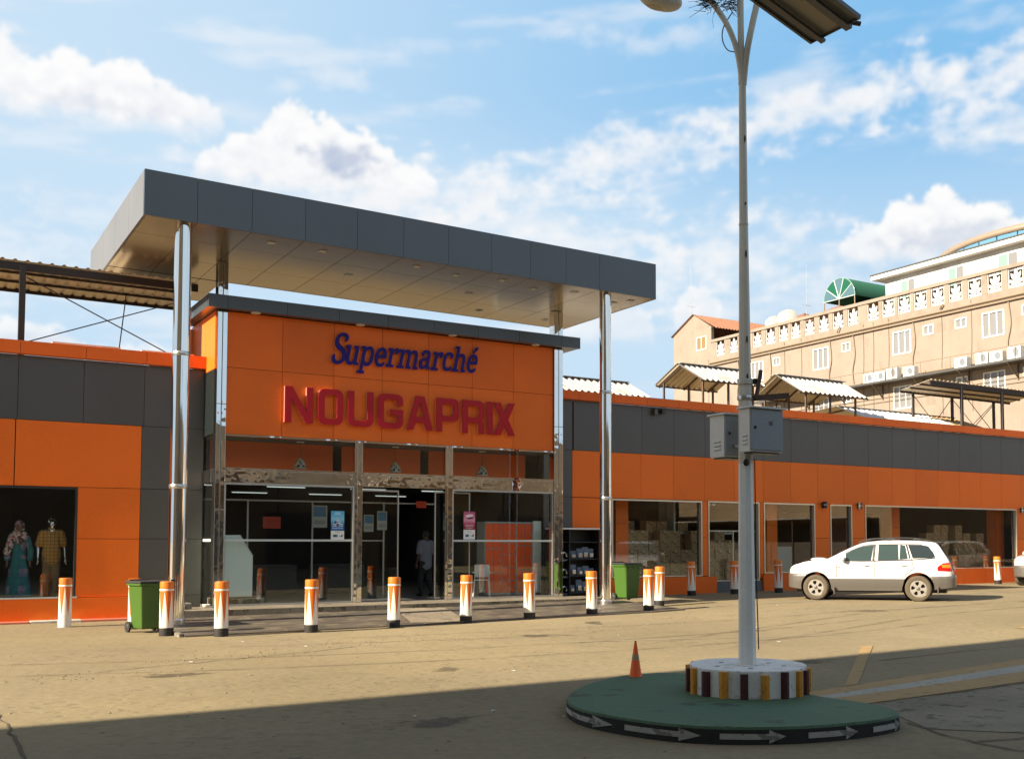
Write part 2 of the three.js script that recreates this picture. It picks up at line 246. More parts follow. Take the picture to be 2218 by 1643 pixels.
// box between two corners, uv in metres
function bx(x0, x1, y0, y1, z0, z1) {
  const w = Math.abs(x1 - x0), h = Math.abs(y1 - y0), d = Math.abs(z1 - z0), g = new THREE.BoxGeometry(w, h, d), uv = g.attributes.uv;
  const dims = [[d, h], [d, h], [w, d], [w, d], [w, h], [w, h]], cx = (x0 + x1) / 2, cy = (y0 + y1) / 2, cz = (z0 + z1) / 2;
  for (let f = 0; f < 6; f++) for (let k = 0; k < 4; k++) uv.setXY(f * 4 + k, uv.getX(f * 4 + k) * dims[f][0] + cx * 1.37 + cz, uv.getY(f * 4 + k) * dims[f][1] + cy * 1.71 + f * 0.31);
  return g.translate(cx, cy, cz);
}
function rbx(x0, x1, y0, y1, z0, z1, r = 0.01, seg = 1) {
  const g = new RoundedBoxGeometry(Math.abs(x1 - x0), Math.abs(y1 - y0), Math.abs(z1 - z0), seg, r); g.translate((x0 + x1) / 2, (y0 + y1) / 2, (z0 + z1) / 2);
  const p = g.attributes.position, n = g.attributes.normal, u = g.attributes.uv, o = (x0 * 1.7 + z0 * 0.9) % 7;   // uv in metres, by the face it lies on
  for (let i = 0; i < p.count; i++) { const f = Math.floor(i / (p.count / 6)); u.setXY(i, (f < 2 ? p.getZ(i) : p.getX(i)) + o, f === 2 || f === 3 ? p.getZ(i) : p.getY(i)); } return g;
}
function cyl(r0, r1, y0, y1, x = 0, z = 0, n = 20, open = false) { const g = new THREE.CylinderGeometry(r1, r0, y1 - y0, n, 1, open); const uv = g.attributes.uv; for (let i = 0; i < uv.count; i++) uv.setXY(i, uv.getX(i) * 6.28 * r0, uv.getY(i) * (y1 - y0)); return g.translate(x, (y0 + y1) / 2, z); }
function rod(a, b, r, n = 8, r2 = r) {                          // cylinder between two points
  const A = new THREE.Vector3(...a), B = new THREE.Vector3(...b), d = B.clone().sub(A), g = new THREE.CylinderGeometry(r2, r, d.length(), n);
  g.applyQuaternion(new THREE.Quaternion().setFromUnitVectors(new THREE.Vector3(0, 1, 0), d.clone().normalize())); return g.translate((a[0] + b[0]) / 2, (a[1] + b[1]) / 2, (a[2] + b[2]) / 2);
}
function bar(a, b, w, h = w) {                                  // square bar between two points
  const A = new THREE.Vector3(...a), B = new THREE.Vector3(...b), d = B.clone().sub(A), g = new THREE.BoxGeometry(w, h, d.length());
  const m = new THREE.Matrix4().lookAt(A, B, Math.abs(d.x) + Math.abs(d.z) < 1e-6 ? new THREE.Vector3(1, 0, 0) : new THREE.Vector3(0, 1, 0)); g.applyMatrix4(m); return g.translate((a[0] + b[0]) / 2, (a[1] + b[1]) / 2, (a[2] + b[2]) / 2);
}
function tube(pts, r, seg = 24, n = 6) { return new THREE.TubeGeometry(new THREE.CatmullRomCurve3(pts.map((p) => new THREE.Vector3(...p))), seg, r, n); }
function lathe(pts, n = 24) { return new THREE.LatheGeometry(pts.map((p) => new THREE.Vector2(...p)), n); }
function polyShape(p) { const s = new THREE.Shape(); p.forEach((q, i) => i ? s.lineTo(...q) : s.moveTo(...q)); s.closePath(); return s; }
function extr(shape, depth, extra = {}) { return new THREE.ExtrudeGeometry(shape, { depth, bevelEnabled: false, curveSegments: 10, ...extra }); }
function sheet(pts, y) {                                        // flat polygon lying on the ground; y: number or function of x
  const g = new THREE.ShapeGeometry(polyShape(pts.map(([x, z]) => [x, -z]))); g.rotateX(-Math.PI / 2);
  const p = g.attributes.position, uv = g.attributes.uv; for (let i = 0; i < p.count; i++) { uv.setXY(i, p.getX(i), p.getZ(i)); p.setY(i, typeof y === 'function' ? y(p.getX(i)) : y); } return g;
}
// lie of the ground: it rises a little to the right
const KN = [[-400, -0.07], [4, -0.07], [10, -0.03], [15, 0.03], [18, 0.11], [25, 0.16], [36, 0.19], [60, 0.22], [500, 0.3]];
function gy(x) { for (let i = 1; i < KN.length; i++) if (x <= KN[i][0]) { const a = KN[i - 1], b = KN[i]; return a[1] + (b[1] - a[1]) * (x - a[0]) / (b[0] - a[0]); } return 0.3; }
// ================= SETTING =================
{ // ground: one sheet, finely cut where the camera looks
  const xs = [-600, -200, -80, -40, -20], zs = [-700, -250, -120, -80, -60]; for (let x = -10; x <= 60; x++) xs.push(x); xs.push(80, 120, 250, 700); for (let z = -45; z <= 12; z++) zs.push(z); zs.push(20, 40, 80, 200, 600);
  const pos = [], uv = [], col = [], idx = [];
  for (const z of zs) for (const x of xs) {
    pos.push(x, gy(x), z); uv.push(x, z);
    const n = fbm(x * 0.031 + 3.3, z * 0.031 + 7.7, 9, 4, 201), k = 0.92 + 0.36 * (n - 0.5); col.push(k, k * (0.985 + 0.03 * n), k * (0.96 + 0.08 * n));
  }
  const nx = xs.length; for (let j = 0; j < zs.length - 1; j++) for (let i = 0; i < nx - 1; i++) { const a = j * nx + i; idx.push(a, a + nx, a + 1, a + 1, a + nx, a + nx + 1); }
  const g = new THREE.BufferGeometry(); g.setAttribute('position', new THREE.Float32BufferAttribute(pos, 3)); g.setAttribute('uv', new THREE.Float32BufferAttribute(uv, 2)); g.setAttribute('color', new THREE.Float32BufferAttribute(col, 3)); g.setIndex(idx); g.computeVertexNormals();
  struct('ground', g, M.ground);
}
const lay = (h) => (x) => gy(x) + h;
function dense(a, b, n) { const r = []; for (let i = 0; i <= n; i++) r.push([lerp(a[0], b[0], i / n), lerp(a[1], b[1], i / n)]); return r; }
function ribbon(path, w, h) {                                    // a strip along a path on the ground
  const pos = [], uv = [], idx = [];
  path.forEach((p, i) => { const q = path[Math.min(i + 1, path.length - 1)], o = path[Math.max(i - 1, 0)], dx = q[0] - o[0], dz = q[1] - o[1], l = Math.hypot(dx, dz) || 1, ww = (p[2] ?? w) / 2;
    for (const s of [-1, 1]) { const x = p[0] - dz / l * ww * s, z = p[1] + dx / l * ww * s; pos.push(x, gy(x) + h, z); uv.push(x, z); }
    if (i) { const k = i * 2; idx.push(k - 2, k - 1, k, k, k - 1, k + 1); } });
  const g = new THREE.BufferGeometry(); g.setAttribute('position', new THREE.Float32BufferAttribute(pos, 3)); g.setAttribute('uv', new THREE.Float32BufferAttribute(uv, 2)); g.setIndex(idx); g.computeVertexNormals(); return g;
}
function strip4(a0, a1, b0, b1, n, h) { const A = dense(a0, a1, n), B = dense(b0, b1, n), pos = [], uv = [], idx = []; for (let i = 0; i <= n; i++) { for (const p of [A[i], B[i]]) { pos.push(p[0], gy(p[0]) + h, p[1]); uv.push(p[0], p[1]); } if (i) { const k = i * 2; idx.push(k - 2, k - 1, k, k, k - 1, k + 1); } }
  const g = new THREE.BufferGeometry(); g.setAttribute('position', new THREE.Float32BufferAttribute(pos, 3)); g.setAttribute('uv', new THREE.Float32BufferAttribute(uv, 2)); g.setIndex(idx); g.computeVertexNormals(); return g; }
struct('road_marking', strip4([8.0, -8.77], [22, -10.6], [8.0, -8.5], [22, -10.1], 14, 0.008), M.lineYellow);
struct('road_marking', strip4([8.0, -8.497], [22, -10.097], [8.0, -8.31], [22, -9.3], 14, 0.008), M.lineWhite);
struct('road_marking', strip4([8.0, -8.307], [22, -9.297], [8.0, -7.87], [22, -8.5], 14, 0.008), M.lineYellow);
struct('road_marking', strip4([9.30, -8.97], [12.86, -12.02], [9.56, -9.0], [13.10, -12.0], 6, 0.008), M.lineYellow);
struct('road_marking', strip4([16.6, -10.4], [17.3, -12.45], [16.9, -10.4], [17.58, -12.4], 4, 0.008), M.lineYellow);
struct('road_marking', ribbon(dense([15.9, -20.75], [60, -21.25], 30), 0.09, 0.008), M.lineWhite);
struct('road_marking', ribbon(dense([9.6, -15.5], [14.2, -13.6], 8), 0.035, 0.008), M.lineWhite);
struct('concrete_apron', strip4([8.5, -7.83], [22, -8.4], [7.85, -6.55], [13, -0.5], 14, 0.005), M.concrete);
{
  const r = rng(5), wob = (a, b, n, k) => dense(a, b, n).map(([x, z], i) => [x + (r() - 0.5) * k, z + (r() - 0.5) * k, 0.012 + r() * 0.022]);
  struct('pavement_crack', ribbon(wob([0.86, -13.2], [0.9, -8.9], 22, 0.05), 0.02, 0.007), M.crack);
  struct('pavement_crack', ribbon([...wob([7.92, -6.85], [7.70, -6.2], 6, 0.04), ...wob([7.66, -6.0], [7.6, -4.6], 10, 0.06)], 0.02, 0.010), M.crack);
  struct('pavement_crack', ribbon(wob([7.7, -5.9], [9.9, -5.4], 12, 0.06), 0.02, 0.010), M.crack);
  struct('pavement_crack', ribbon(wob([11.6, -10.55], [19, -10.75], 26, 0.07), 0.02, 0.007), M.crack);
  struct('pavement_crack', ribbon(wob([8.6, -7.86], [12.5, -7.95], 20, 0.04), 0.02, 0.011), M.crack);
  struct('pavement_crack', ribbon(wob([2.2, -15.4], [6.3, -16.8], 26, 0.12), 0.02, 0.007), M.crack);
  struct('pavement_crack', ribbon(wob([4.6, -18.0], [9.4, -16.7], 26, 0.12), 0.02, 0.007), M.crack);
  // stains and tyre marks: thin films of oil and rubber on the paving
  const stain = (x, z, w, d, k, c, a) => { const g = new THREE.PlaneGeometry(w, d, 6, 1).rotateX(-Math.PI / 2).rotateY(a), p = g.attributes.position; g.translate(x, 0, z); for (let i = 0; i < p.count; i++) p.setY(i, gy(p.getX(i)) + 0.004 + 0.0006 * k); struct('oil_stain', g, std(c, 0.7, { alphaMap: tBlot[k % 3], transparent: true })); };
  [[3.0, -14.6, 1.5, 0.9], [6.2, -13.2, 0.9, 0.7], [9.8, -16.8, 1.9, 1.0], [13.4, -15.2, 1.2, 0.8], [12.2, -18.6, 1.4, 0.8], [18.6, -17.2, 2.4, 1.2], [4.3, -9.4, 1.3, 1.0], [2.6, -8.2, 0.8, 0.7], [10.8, -11.0, 1.4, 0.8], [24.5, -17.0, 2.2, 1.2]].forEach(([x, z, w, d], k) => stain(x, z, w, d, k, k % 2 ? [0.15, 0.115, 0.07] : [0.10, 0.08, 0.055], k * 1.1));
  const track = (path, w, k) => { const g = ribbon(path, w, 0.0035 + 0.0005 * k), u = g.attributes.uv; for (let i = 0; i < u.count; i++) u.setXY(i, Math.floor(i / 2) / (path.length - 1), i % 2); struct('tyre_mark', g, std([0.05, 0.042, 0.034], 0.8, { alphaMap: tTrack, transparent: true })); };
  const arc = (x0, z0, x1, z1, b) => Array.from({ length: 25 }, (_, i) => { const q = i / 24; return [lerp(x0, x1, q), lerp(z0, z1, q) + b * Math.sin(q * Math.PI)]; });
  [[-1, -16.2, 18, -14.2, 1.3], [-1, -17.7, 18, -15.7, 1.3], [6, -18.6, 24, -17.2, 0.5], [10, -14.2, 26, -17.6, -0.8], [10.4, -12.9, 26.5, -16.1, -0.8]].forEach(([a, b, c, d, e], k) => track(arc(a, b, c, d, e), 0.24, k));
  const grit = []; for (const [cx, cz, sx, sz, n] of [[4.4, -16.4, 1.6, 0.7, 150], [7.2, -17.3, 2.0, 0.6, 170], [2.2, -15.0, 1.4, 0.7, 110], [11.5, -17.6, 1.8, 0.5, 110], [15.5, -18.6, 2.2, 0.5, 90]]) for (let i = 0; i < n; i++) { const x = cx + (r() + r() + r() - 1.5) * sx, z = cz + (r() + r() + r() - 1.5) * sz, s = 0.005 + 0.013 * r() ** 3; const g = new THREE.IcosahedronGeometry(s, 0); g.scale(1 + r(), 0.5, 1 + r()); g.rotateY(r() * 6); grit.push(g.translate(x, gy(x) + s * 0.2, z)); } for (let i = 0; i < 420; i++) { const u = r(), x = -1 + 20 * r() * (0.3 + 0.7 * u), z = -6 - 14 * u, s = 0.004 + 0.010 * r() ** 3; const g = new THREE.IcosahedronGeometry(s, 0); g.scale(1 + r(), 0.6, 1 + r()); g.rotateY(r() * 6); grit.push(g.translate(x, gy(x) + s * 0.3, z)); }
  const o = obj('gravel', grit, M.gravel); o.userData = { kind: 'stuff', label: 'loose grit and small stones scattered over the car park', category: 'gravel' };
}
// ---- entrance platform of stone slabs ----
{
  const t = thing('entrance_platform', 'low dark stone slab platform under the canopy before the glass doors', 'platform', [0, 0, 0]);
  const top = (x, z) => gy(x) + 0.028 + clamp((-20.36 - z) / 3.24, 0, 1) * 0.11;
  const fit = (g) => { const p = g.attributes.position; for (let i = 0; i < p.count; i++) if (p.getY(i) > 0) p.setY(i, p.getY(i) - 0.5 + top(p.getX(i), p.getZ(i))); return g; };
  const xs = [], zs = [-20.36, -21.18, -22.0, -22.82, -23.6]; for (let i = 0; i <= 12; i++) xs.push(4.42 + i * 0.953);
  for (let i = 0; i < 12; i++) for (let j = 0; j < 4; j++) obj('paving_slab', fit(bx(xs[i] + 0.004, xs[i + 1] - 0.004, -0.3, 0.5 + (hash(i, j, 3) - 0.5) * 0.006, zs[j] - 0.004, zs[j + 1] + 0.004)), M.slab, t);
  for (let i = 0; i < 8; i++) obj('step', bx(5.0 + i * 1.36, 5.0 + (i + 1) * 1.36 - 0.006, -0.2, 0.215, -24.95, -23.605), M.step, t);
  obj('kerb_edge', rbx(4.33, 4.41, -0.2, 0.0, -22.6, -20.42, 0.015), M.stone, t);
  const m = obj('door_mat', (() => { const g = new THREE.BoxGeometry(1.16, 0.012, 3.2, 4, 1, 10); const u = g.attributes.uv; for (let i = 0; i < u.count; i++) u.setXY(i, u.getX(i) * 1.1, u.getY(i) * 3); g.rotateY(-0.29); const p = g.attributes.position; for (let i = 0; i < p.count; i++) p.setY(i, p.getY(i) + 0.010 + top(9.98 + p.getX(i), -21.98 + p.getZ(i))); return g; })(), M.mat); m.position.set(9.98, 0.0, -21.98); tag(m, 'pale worn mat running from the kerb to the open doors', 'mat');
}
// ---- painted kerb along the left wing ----
{ const t = thing('painted_kerb', 'low kerb painted red and white at the foot of the left wall', 'kerb', [0, 0, 0]); for (let i = 0; i < 8; i++) obj('kerb_stone', rbx(-3.6 + i, -2.606 + i, -0.3, -0.015 - 0.004 * (i % 3), -25.86, -25.60, 0.015), i % 2 ? M.kerbRed : M.kerbWhite, t); }

// ---- tall block at the left, outside the frame: its shadow lies across the foreground ----
{
  const t = thing('apartment_block', 'tall plain rendered block beside the car park, left of the camera', 'building', [0, 0, 0]);
  obj('wall', bx(-24, -3.4, -0.4, 15.6, -10.64, 34), M.caster, t); obj('roof', bx(-23.8, -3.6, 15.6, 15.9, -10.5, 33.8), M.caster, t);
  for (let f = 0; f < 4; f++) for (let i = 0; i < 5; i++) { const w = sub('window', t); obj('frame', bx(-3.395, -3.35, 1.2 + f * 3.5, 2.7 + f * 3.5, -10 + i * 2.6, -8.8 + i * 2.6), M.pvc, w); obj('pane', bx(-3.34, -3.33, 1.27 + f * 3.5, 2.63 + f * 3.5, -9.93 + i * 2.6, -8.87 + i * 2.6), M.paneDull, w); }
}
// ---- low buildings across the car park, behind the camera: the shop windows mirror them ----
{
  const t = thing('warehouse', 'long tan warehouse across the car park, behind the camera', 'building', [0, 0, 0]);
  obj('wall', bx(-3, 100, -0.4, 8.5, 16, 26), M.caster, t); obj('parapet', bx(-3.1, 100.1, 8.5, 9, 15.9, 26.1), M.caster, t);
  for (let i = 0; i < 11; i++) obj('doorway', bx(11 + i * 8, 16.5 + i * 8, -0.3, 3.6, 15.95, 16.5), M.awning, t);
  for (let i = 0; i < 6; i++) { const a = sub('awning', t); obj('roof_sheet', bar([10 + i * 15, 5.4, 14.2], [10 + i * 15 + 9, 5.4, 14.2], 3.4, 0.08), M.zinc, a); obj('post', [bx(10.2 + i * 15, 10.3 + i * 15, 0, 5.4, 12.8, 12.9), bx(18.7 + i * 15, 18.8 + i * 15, 0, 5.4, 12.8, 12.9)], M.rust, a); }
}
{ const r = rng(91), g = []; for (let i = 0; i < 26; i++) { const z = -8 - 12 * r(), x = 0.2 * -z + r() * 0.8 * -z, w = 0.015 + r() * 0.03, q = new THREE.PlaneGeometry(w * 1.6, w, 2, 2), p = q.attributes.position; for (let k = 0; k < p.count; k++) p.setZ(k, r() * 0.012); q.rotateX(-Math.PI / 2); q.rotateY(r() * 6); g.push(q.translate(x, gy(x) + 0.006, z)); } g.forEach((q) => q.computeVertexNormals()); const o = obj('litter', g, M.white); o.userData = { kind: 'stuff', label: 'tiny scraps of pale litter strewn over the car park', category: 'litter' }; }
{ // house beyond the right edge of the frame: its sunlit flank shows mirrored in the right wing windows
  const t = thing('house', 'tan house with a small corrugated awning, right of the frame', 'house', [0, 0, 0]);
  obj('wall', bx(52, 62, -0.3, 7.5, -6, 15.5), M.caster, t); obj('roof', bx(51.5, 62.5, 7.5, 7.8, -6.5, 15.6), M.zinc, t);
  for (let i = 0; i < 4; i++) { const w = sub('window', t); obj('frame', bx(51.96, 51.995, 4.6, 6.0, -4 + i * 5, -2.4 + i * 5), M.pvc, w); obj('pane', bx(51.94, 51.955, 4.7, 5.9, -3.9 + i * 5, -2.5 + i * 5), M.paneDull, w); }
  obj('shopfront', bx(51.9, 51.99, 0.2, 3.0, -5, 14.5), M.awning, t); obj('awning', bar([50.6, 3.3, -5], [50.6, 3.3, 14.5], 2.8, 0.06), M.zinc, t); for (let i = 0; i < 5; i++) obj('post', bx(49.4, 49.5, 0, 3.3, -4.8 + i * 4.8, -4.7 + i * 4.8), M.rust, t);
}
// ================= SUPERMARKET =================
const shop = thing('supermarket', 'long low supermarket clad in orange and dark grey panels with a raised glazed entrance', 'supermarket', [0, 0, 0]);
{
  const ZF = -25.9, gap = 0.005;
  const panel = (x0, x1, y0, y1, mat, zf = ZF, par = shop, th = 0.04) => obj('wall_panel', bx(x0 + gap, x1 - gap, y0 + gap, y1 - gap, zf - th, zf), toned(mat), par);
  // backing wall with its openings, roof and rooms
  const back = [];
  const B = (x0, x1, y0, y1) => back.push(bx(x0, x1, y0, y1, -26.16, -25.945));
  B(-8, -0.45, -0.5, 5.7); B(-0.45, 3.29, -0.5, 0.45); B(-0.45, 3.29, 2.87, 5.7); B(3.29, 6.0, -0.5, 5.7);
  B(15.18, 17.5, -0.5, 5.7);
  const wins = [[17.5, 20.85, 0.65, 2.95], [21.09, 23.18, 0.48, 2.96], [23.37, 25.62, 0.70, 2.96], [26.32, 27.34, 0.60, 2.96], [27.98, 36.24, 0.74, 2.97]];
  wins.forEach(([a, b, c, d], i) => { B(a, b, -0.5, c); B(a, b, d, 5.7); B(b, wins[i + 1]?.[0] ?? 48, -0.5, 5.7); });
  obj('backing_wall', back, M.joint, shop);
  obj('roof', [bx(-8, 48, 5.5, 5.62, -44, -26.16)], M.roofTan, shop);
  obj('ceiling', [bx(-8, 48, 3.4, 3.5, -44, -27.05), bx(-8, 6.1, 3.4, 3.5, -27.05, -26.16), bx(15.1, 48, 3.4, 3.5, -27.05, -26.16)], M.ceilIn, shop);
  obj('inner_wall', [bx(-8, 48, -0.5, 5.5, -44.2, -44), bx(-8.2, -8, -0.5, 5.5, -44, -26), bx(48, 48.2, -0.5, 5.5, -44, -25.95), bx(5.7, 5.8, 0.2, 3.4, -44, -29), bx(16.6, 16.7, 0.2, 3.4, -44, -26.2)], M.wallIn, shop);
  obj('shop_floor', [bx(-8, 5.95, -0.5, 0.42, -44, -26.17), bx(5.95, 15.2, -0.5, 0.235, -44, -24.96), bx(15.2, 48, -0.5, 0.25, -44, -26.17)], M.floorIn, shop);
  // ---- left wing ----
  const LJ = [-3.14, -1.84, -0.54, 0.76, 2.06, 3.36, 4.63, 5.96];
  for (let i = 0; i < 7; i++) { panel(LJ[i], LJ[i + 1], 4.305, 5.71, M.slate); panel(LJ[i] + 0.01, LJ[i + 1] + (i < 6 ? 0.01 : 0), 5.71, 6.0, M.orangeB, -25.74, shop, 0.2); if (i < 5) panel(LJ[i] - 0.02, LJ[i + 1] - 0.03, 2.875, 4.305, M.orange); }
  panel(3.32, 4.59, 2.875, 4.305, M.orange);
  for (const [a, b] of [[2.875, 4.305], [1.74, 2.875], [0.45, 1.74], [-0.3, 0.45]]) panel(4.59, 5.96, a, b, M.slate);
  panel(3.29, 4.59, 1.74, 2.875, M.orange); panel(3.29, 4.59, 0.45, 1.74, M.orange);
  panel(-3.14, -0.45, 0.45, 2.875, M.orange);
  panel(-3.14, 0.9, -0.3, 0.445, M.orange, -25.86); panel(0.9, 3.1, -0.3, 0.445, M.orange, -25.86); panel(3.1, 4.58, -0.3, 0.45, M.orange, -25.855, shop, 0.06);
  obj('ledge', [bx(-0.5, 3.32, 0.445, 0.475, -25.97, -25.845)], M.frameLight, shop);
  obj('roof_edge_sheet', bx(2.7, 4.1, 6.005, 6.06, -26.6, -25.9), M.zincUnder, shop); obj('roof_edge_sheet', bx(4.55, 5.7, 6.005, 6.05, -26.6, -25.9), M.zincUnder, shop);
  const shopWindow = (x0, x1, y0, y1, splits, z = -25.99, trim = M.trim) => {
    const w = sub('shop_window', shop), e = [x0, ...splits, x1];
    for (let i = 0; i < e.length - 1; i++) obj('pane', bx(e[i] + 0.003, e[i + 1] - 0.003, y0 + 0.02, y1 - 0.02, z - 0.004, z + 0.004), M.glass, w);
    obj('frame', [bx(x0, x1, y1 - 0.045, y1, z - 0.03, -25.885), bx(x0, x0 + 0.04, y0 + 0.03, y1 - 0.045, z - 0.03, -25.886), bx(x1 - 0.04, x1, y0 + 0.03, y1 - 0.045, z - 0.03, -25.886), bx(x0, x1, y0, y0 + 0.03, z - 0.03, -25.884)], trim, w);
    return w;
  };
  shopWindow(-0.45, 3.29, 0.45, 2.87, [0.8, 2.05], -26.0, M.black);
  // ---- right wing ----
  const RJ = []; for (let k = 0; k < 27; k++) RJ.push(16.15 + 1.2 * k);
  panel(15.2, 16.15, 4.3, 5.735, M.slate); panel(15.2, 16.15, 2.955, 4.3, M.slate); panel(15.2, 16.15, 2.0, 2.955, M.slate); panel(15.2, 16.15, 0, 2.0, M.slate);
  panel(15.2, 16.28, 5.735, 5.985, M.orangeB, -25.74, shop, 0.2);
  for (let i = 0; i < 26; i++) { panel(RJ[i] + 0.04, RJ[i + 1] + 0.04, 4.3, 5.735, M.slate); panel(RJ[i] + 0.13, RJ[i + 1] + 0.13, 5.735, 5.985, M.orangeB, -25.74, shop, 0.2); panel(RJ[i], RJ[i + 1], 2.965, 4.3, M.orange); }
  panel(16.15, 17.46, 2.03, 2.955, M.orange); panel(16.15, 17.46, 0.05, 2.03, M.slate);
  const pier = (a, b, y0) => { panel(a, b, 1.83, 2.965, M.orange, -25.895); panel(a, b, y0, 1.83, M.orange, -25.895); };
  pier(20.87, 21.07, 0.65); pier(23.2, 23.35, 0.55); pier(25.64, 26.3, 0.7); pier(27.36, 27.96, 0.6); pier(36.26, 37.4, 0.7); pier(37.4, 38.6, 0.7); pier(38.6, 39.8, 0.7); pier(39.8, 41, 0.7); pier(41, 42.2, 0.7); pier(42.2, 47.35, 0.7);
  for (const [a, b, y] of [[17.38, 19.3, 0.64], [19.3, 21.34, 0.64], [23.25, 24.5, 0.69], [24.5, 26.31, 0.69], [26.31, 27.4, 0.6], [27.4, 29.0, 0.73], [29, 30.3, 0.73], [30.3, 31.6, 0.73], [31.6, 32.9, 0.73], [32.9, 34.2, 0.73], [34.2, 36.24, 0.73], [36.24, 38, 0.7], [38, 40, 0.7], [40, 42, 0.7], [42, 47.3, 0.7]]) panel(a, b, -0.2, y, M.orangeB, -25.79, shop, 0.1);
  obj('door_base', bx(21.35, 23.24, -0.2, 0.48, -25.93, -25.85), M.greyIn, shop);
  shopWindow(...wins[0], [19.25]); shopWindow(...wins[1], [22.2]); shopWindow(...wins[2], [24.45]); shopWindow(...wins[3], []); shopWindow(...wins[4], [29.5, 31.2, 32.9, 34.6]);
  obj('door_rail', [bx(21.13, 23.14, 2.02, 2.06, -26.06, -26.03), bx(22.18, 22.22, 0.5, 2.02, -26.06, -26.03)], M.frame, shop);
  // columns and partitions inside the right wing
  for (const x of [18.45, 24.5, 30.45, 36.4]) { const c = sub('inner_column', shop); for (const [a, b] of [[0.25, 0.95], [0.95, 2.25], [2.25, 3.4]]) obj('wall_panel', bx(x - 0.23, x + 0.23, a + 0.004, b - 0.004, -27.2, -26.75), M.orange, c); }
  obj('partition', [bx(17.3, 18.2, 0.25, 2.75, -27.5, -27.42), bx(23.7, 24.3, 0.25, 3.3, -27.3, -27.22), bx(28.3, 30.2, 0.25, 3.3, -28.5, -28.42)], M.maroonIn, shop);
  obj('shelf_unit', [bx(20.9, 23.4, 1.95, 2.02, -28.2, -27.4), bx(20.9, 20.97, 0.25, 3.0, -28.2, -27.4), bx(25.0, 25.9, 0.3, 1.55, -27.4, -27.3)], M.frameLight, shop);
  // ---- entrance block ----
  const ent = sub('entrance', shop), ZE = -24.9;
  const PX = [6.21, 7.49, 8.745, 9.98, 11.22, 12.46, 13.675, 14.905];
  obj('backing_wall', [bx(5.99, 15.17, 4.13, 7.2, -27.3, -24.945)], M.joint, ent);
  for (let i = 0; i < 7; i++) { panel(PX[i], PX[i + 1], 4.13, 5.665, M.orange, ZE, ent); panel(PX[i], PX[i + 1], 5.665, 6.95, M.orange, ZE, ent); }
  obj('side_panel', bx(5.955, 5.985, 5.62, 6.95, -25.87, -24.97), M.orange, ent); obj('side_pane', bx(5.955, 5.985, 4.13, 5.61, -25.87, -24.97), M.carGlass, ent);
  obj('side_panel', bx(5.955, 5.985, 6.01, 6.95, -27.3, -25.88), M.orange, ent); obj('side_panel', bx(15.175, 15.205, 4.13, 6.95, -27.3, -24.95), M.orange, ent);
  for (const [a, b] of [[5.71, 6.14], [6.14, 7.5], [7.5, 8.76], [8.76, 10.01], [10.01, 11.25], [11.25, 12.49], [12.49, 13.69], [13.69, 14.99], [14.99, 15.6]]) obj('cornice_panel', bx(a + 0.004, b - 0.004, 6.955, 7.255, -24.72, -24.6), M.slateBlue, ent);
  obj('cornice_panel', bx(5.71, 15.6, 6.965, 7.25, -27.2, -24.72), M.slateBlue, ent);
  obj('cornice_bracket', [bx(5.3, 5.95, 6.05, 6.3, -29.3, -29.1), bx(5.72, 5.95, 5.99, 6.9, -27.4, -27.25)], M.zincUnder, ent);
  for (const x of [6.81, 9.35, 11.82, 14.28]) { const d = sub('downlight', ent); obj('ring', lathe([[0.06, 0], [0.105, -0.012], [0.11, 0.0]], 20).translate(x, 6.955, -24.76), M.white, d); obj('lens', cyl(0.06, 0.06, 6.945, 6.952, x, -24.76, 16), M.frameLight, d); }
  const pil = (x0, x1) => { const p = sub('pillar', ent), m = (x0 + x1) / 2; for (const [a, b] of [[0.2, 2.4], [2.404, 4.8], [4.804, 6.94], [7.27, 8.025 - 0.0125 * (m - 10.1)]]) for (const [l, r] of [[x0, m - 0.006], [m + 0.006, x1]]) obj('cladding', rbx(l, r, a, b, -25.12, -24.84, 0.008), M.chrome, p); obj('core', bx(x0 + 0.02, x1 - 0.02, 0.1, 8.02 - 0.0125 * (m - 10.1), -25.1, -24.87), M.black, p); obj('foot_plate', bx(x0 - 0.015, x1 + 0.015, 0.2, 0.225, -25.1, -24.82), M.steel, p); };
  pil(5.98, 6.2); pil(14.915, 15.19);
  for (const [a, b] of [[9.285, 9.49], [11.695, 11.91]]) { const p = sub('mullion', ent); obj('cladding', rbx(a, a + 0.07, 0.22, 4.125, -24.98, -24.85, 0.006), M.chrome, p); obj('cladding', rbx(a + 0.08, b, 0.22, 4.125, -24.99, -24.865, 0.006), M.chrome, p); }
  for (const [a, b] of [[6.21, 9.28], [9.495, 11.69], [11.915, 14.905]]) {
    obj('beam', rbx(a, b, 3.02, 3.325, -25.0, -24.862, 0.008), M.chrome, ent);
    obj('transom_frame', [bx(a, b, 3.327, 3.365, -25.0, -24.85), bx(a, b, 4.085, 4.126, -25.0, -24.855)], M.chrome, ent);
    const w = sub('transom_window', ent), s = a < 9 ? 7.73 : a > 11 ? 13.38 : 0, e = s ? [a, s, b] : [a, b];
    for (let i = 0; i < e.length - 1; i++) obj('pane', bx(e[i] + 0.004, e[i + 1] - 0.004, 3.366, 4.084, -24.944, -24.936), M.glass, w);
    obj('inner_panel', bx(a + 0.01, b - 0.01, 3.3, 4.12, -26.44, -26.40), M.orangeB, ent);
  }
  obj('hall_ceiling', bx(6.0, 15.2, 4.128, 4.15, -27.1, -25.0), M.ceilIn, ent);
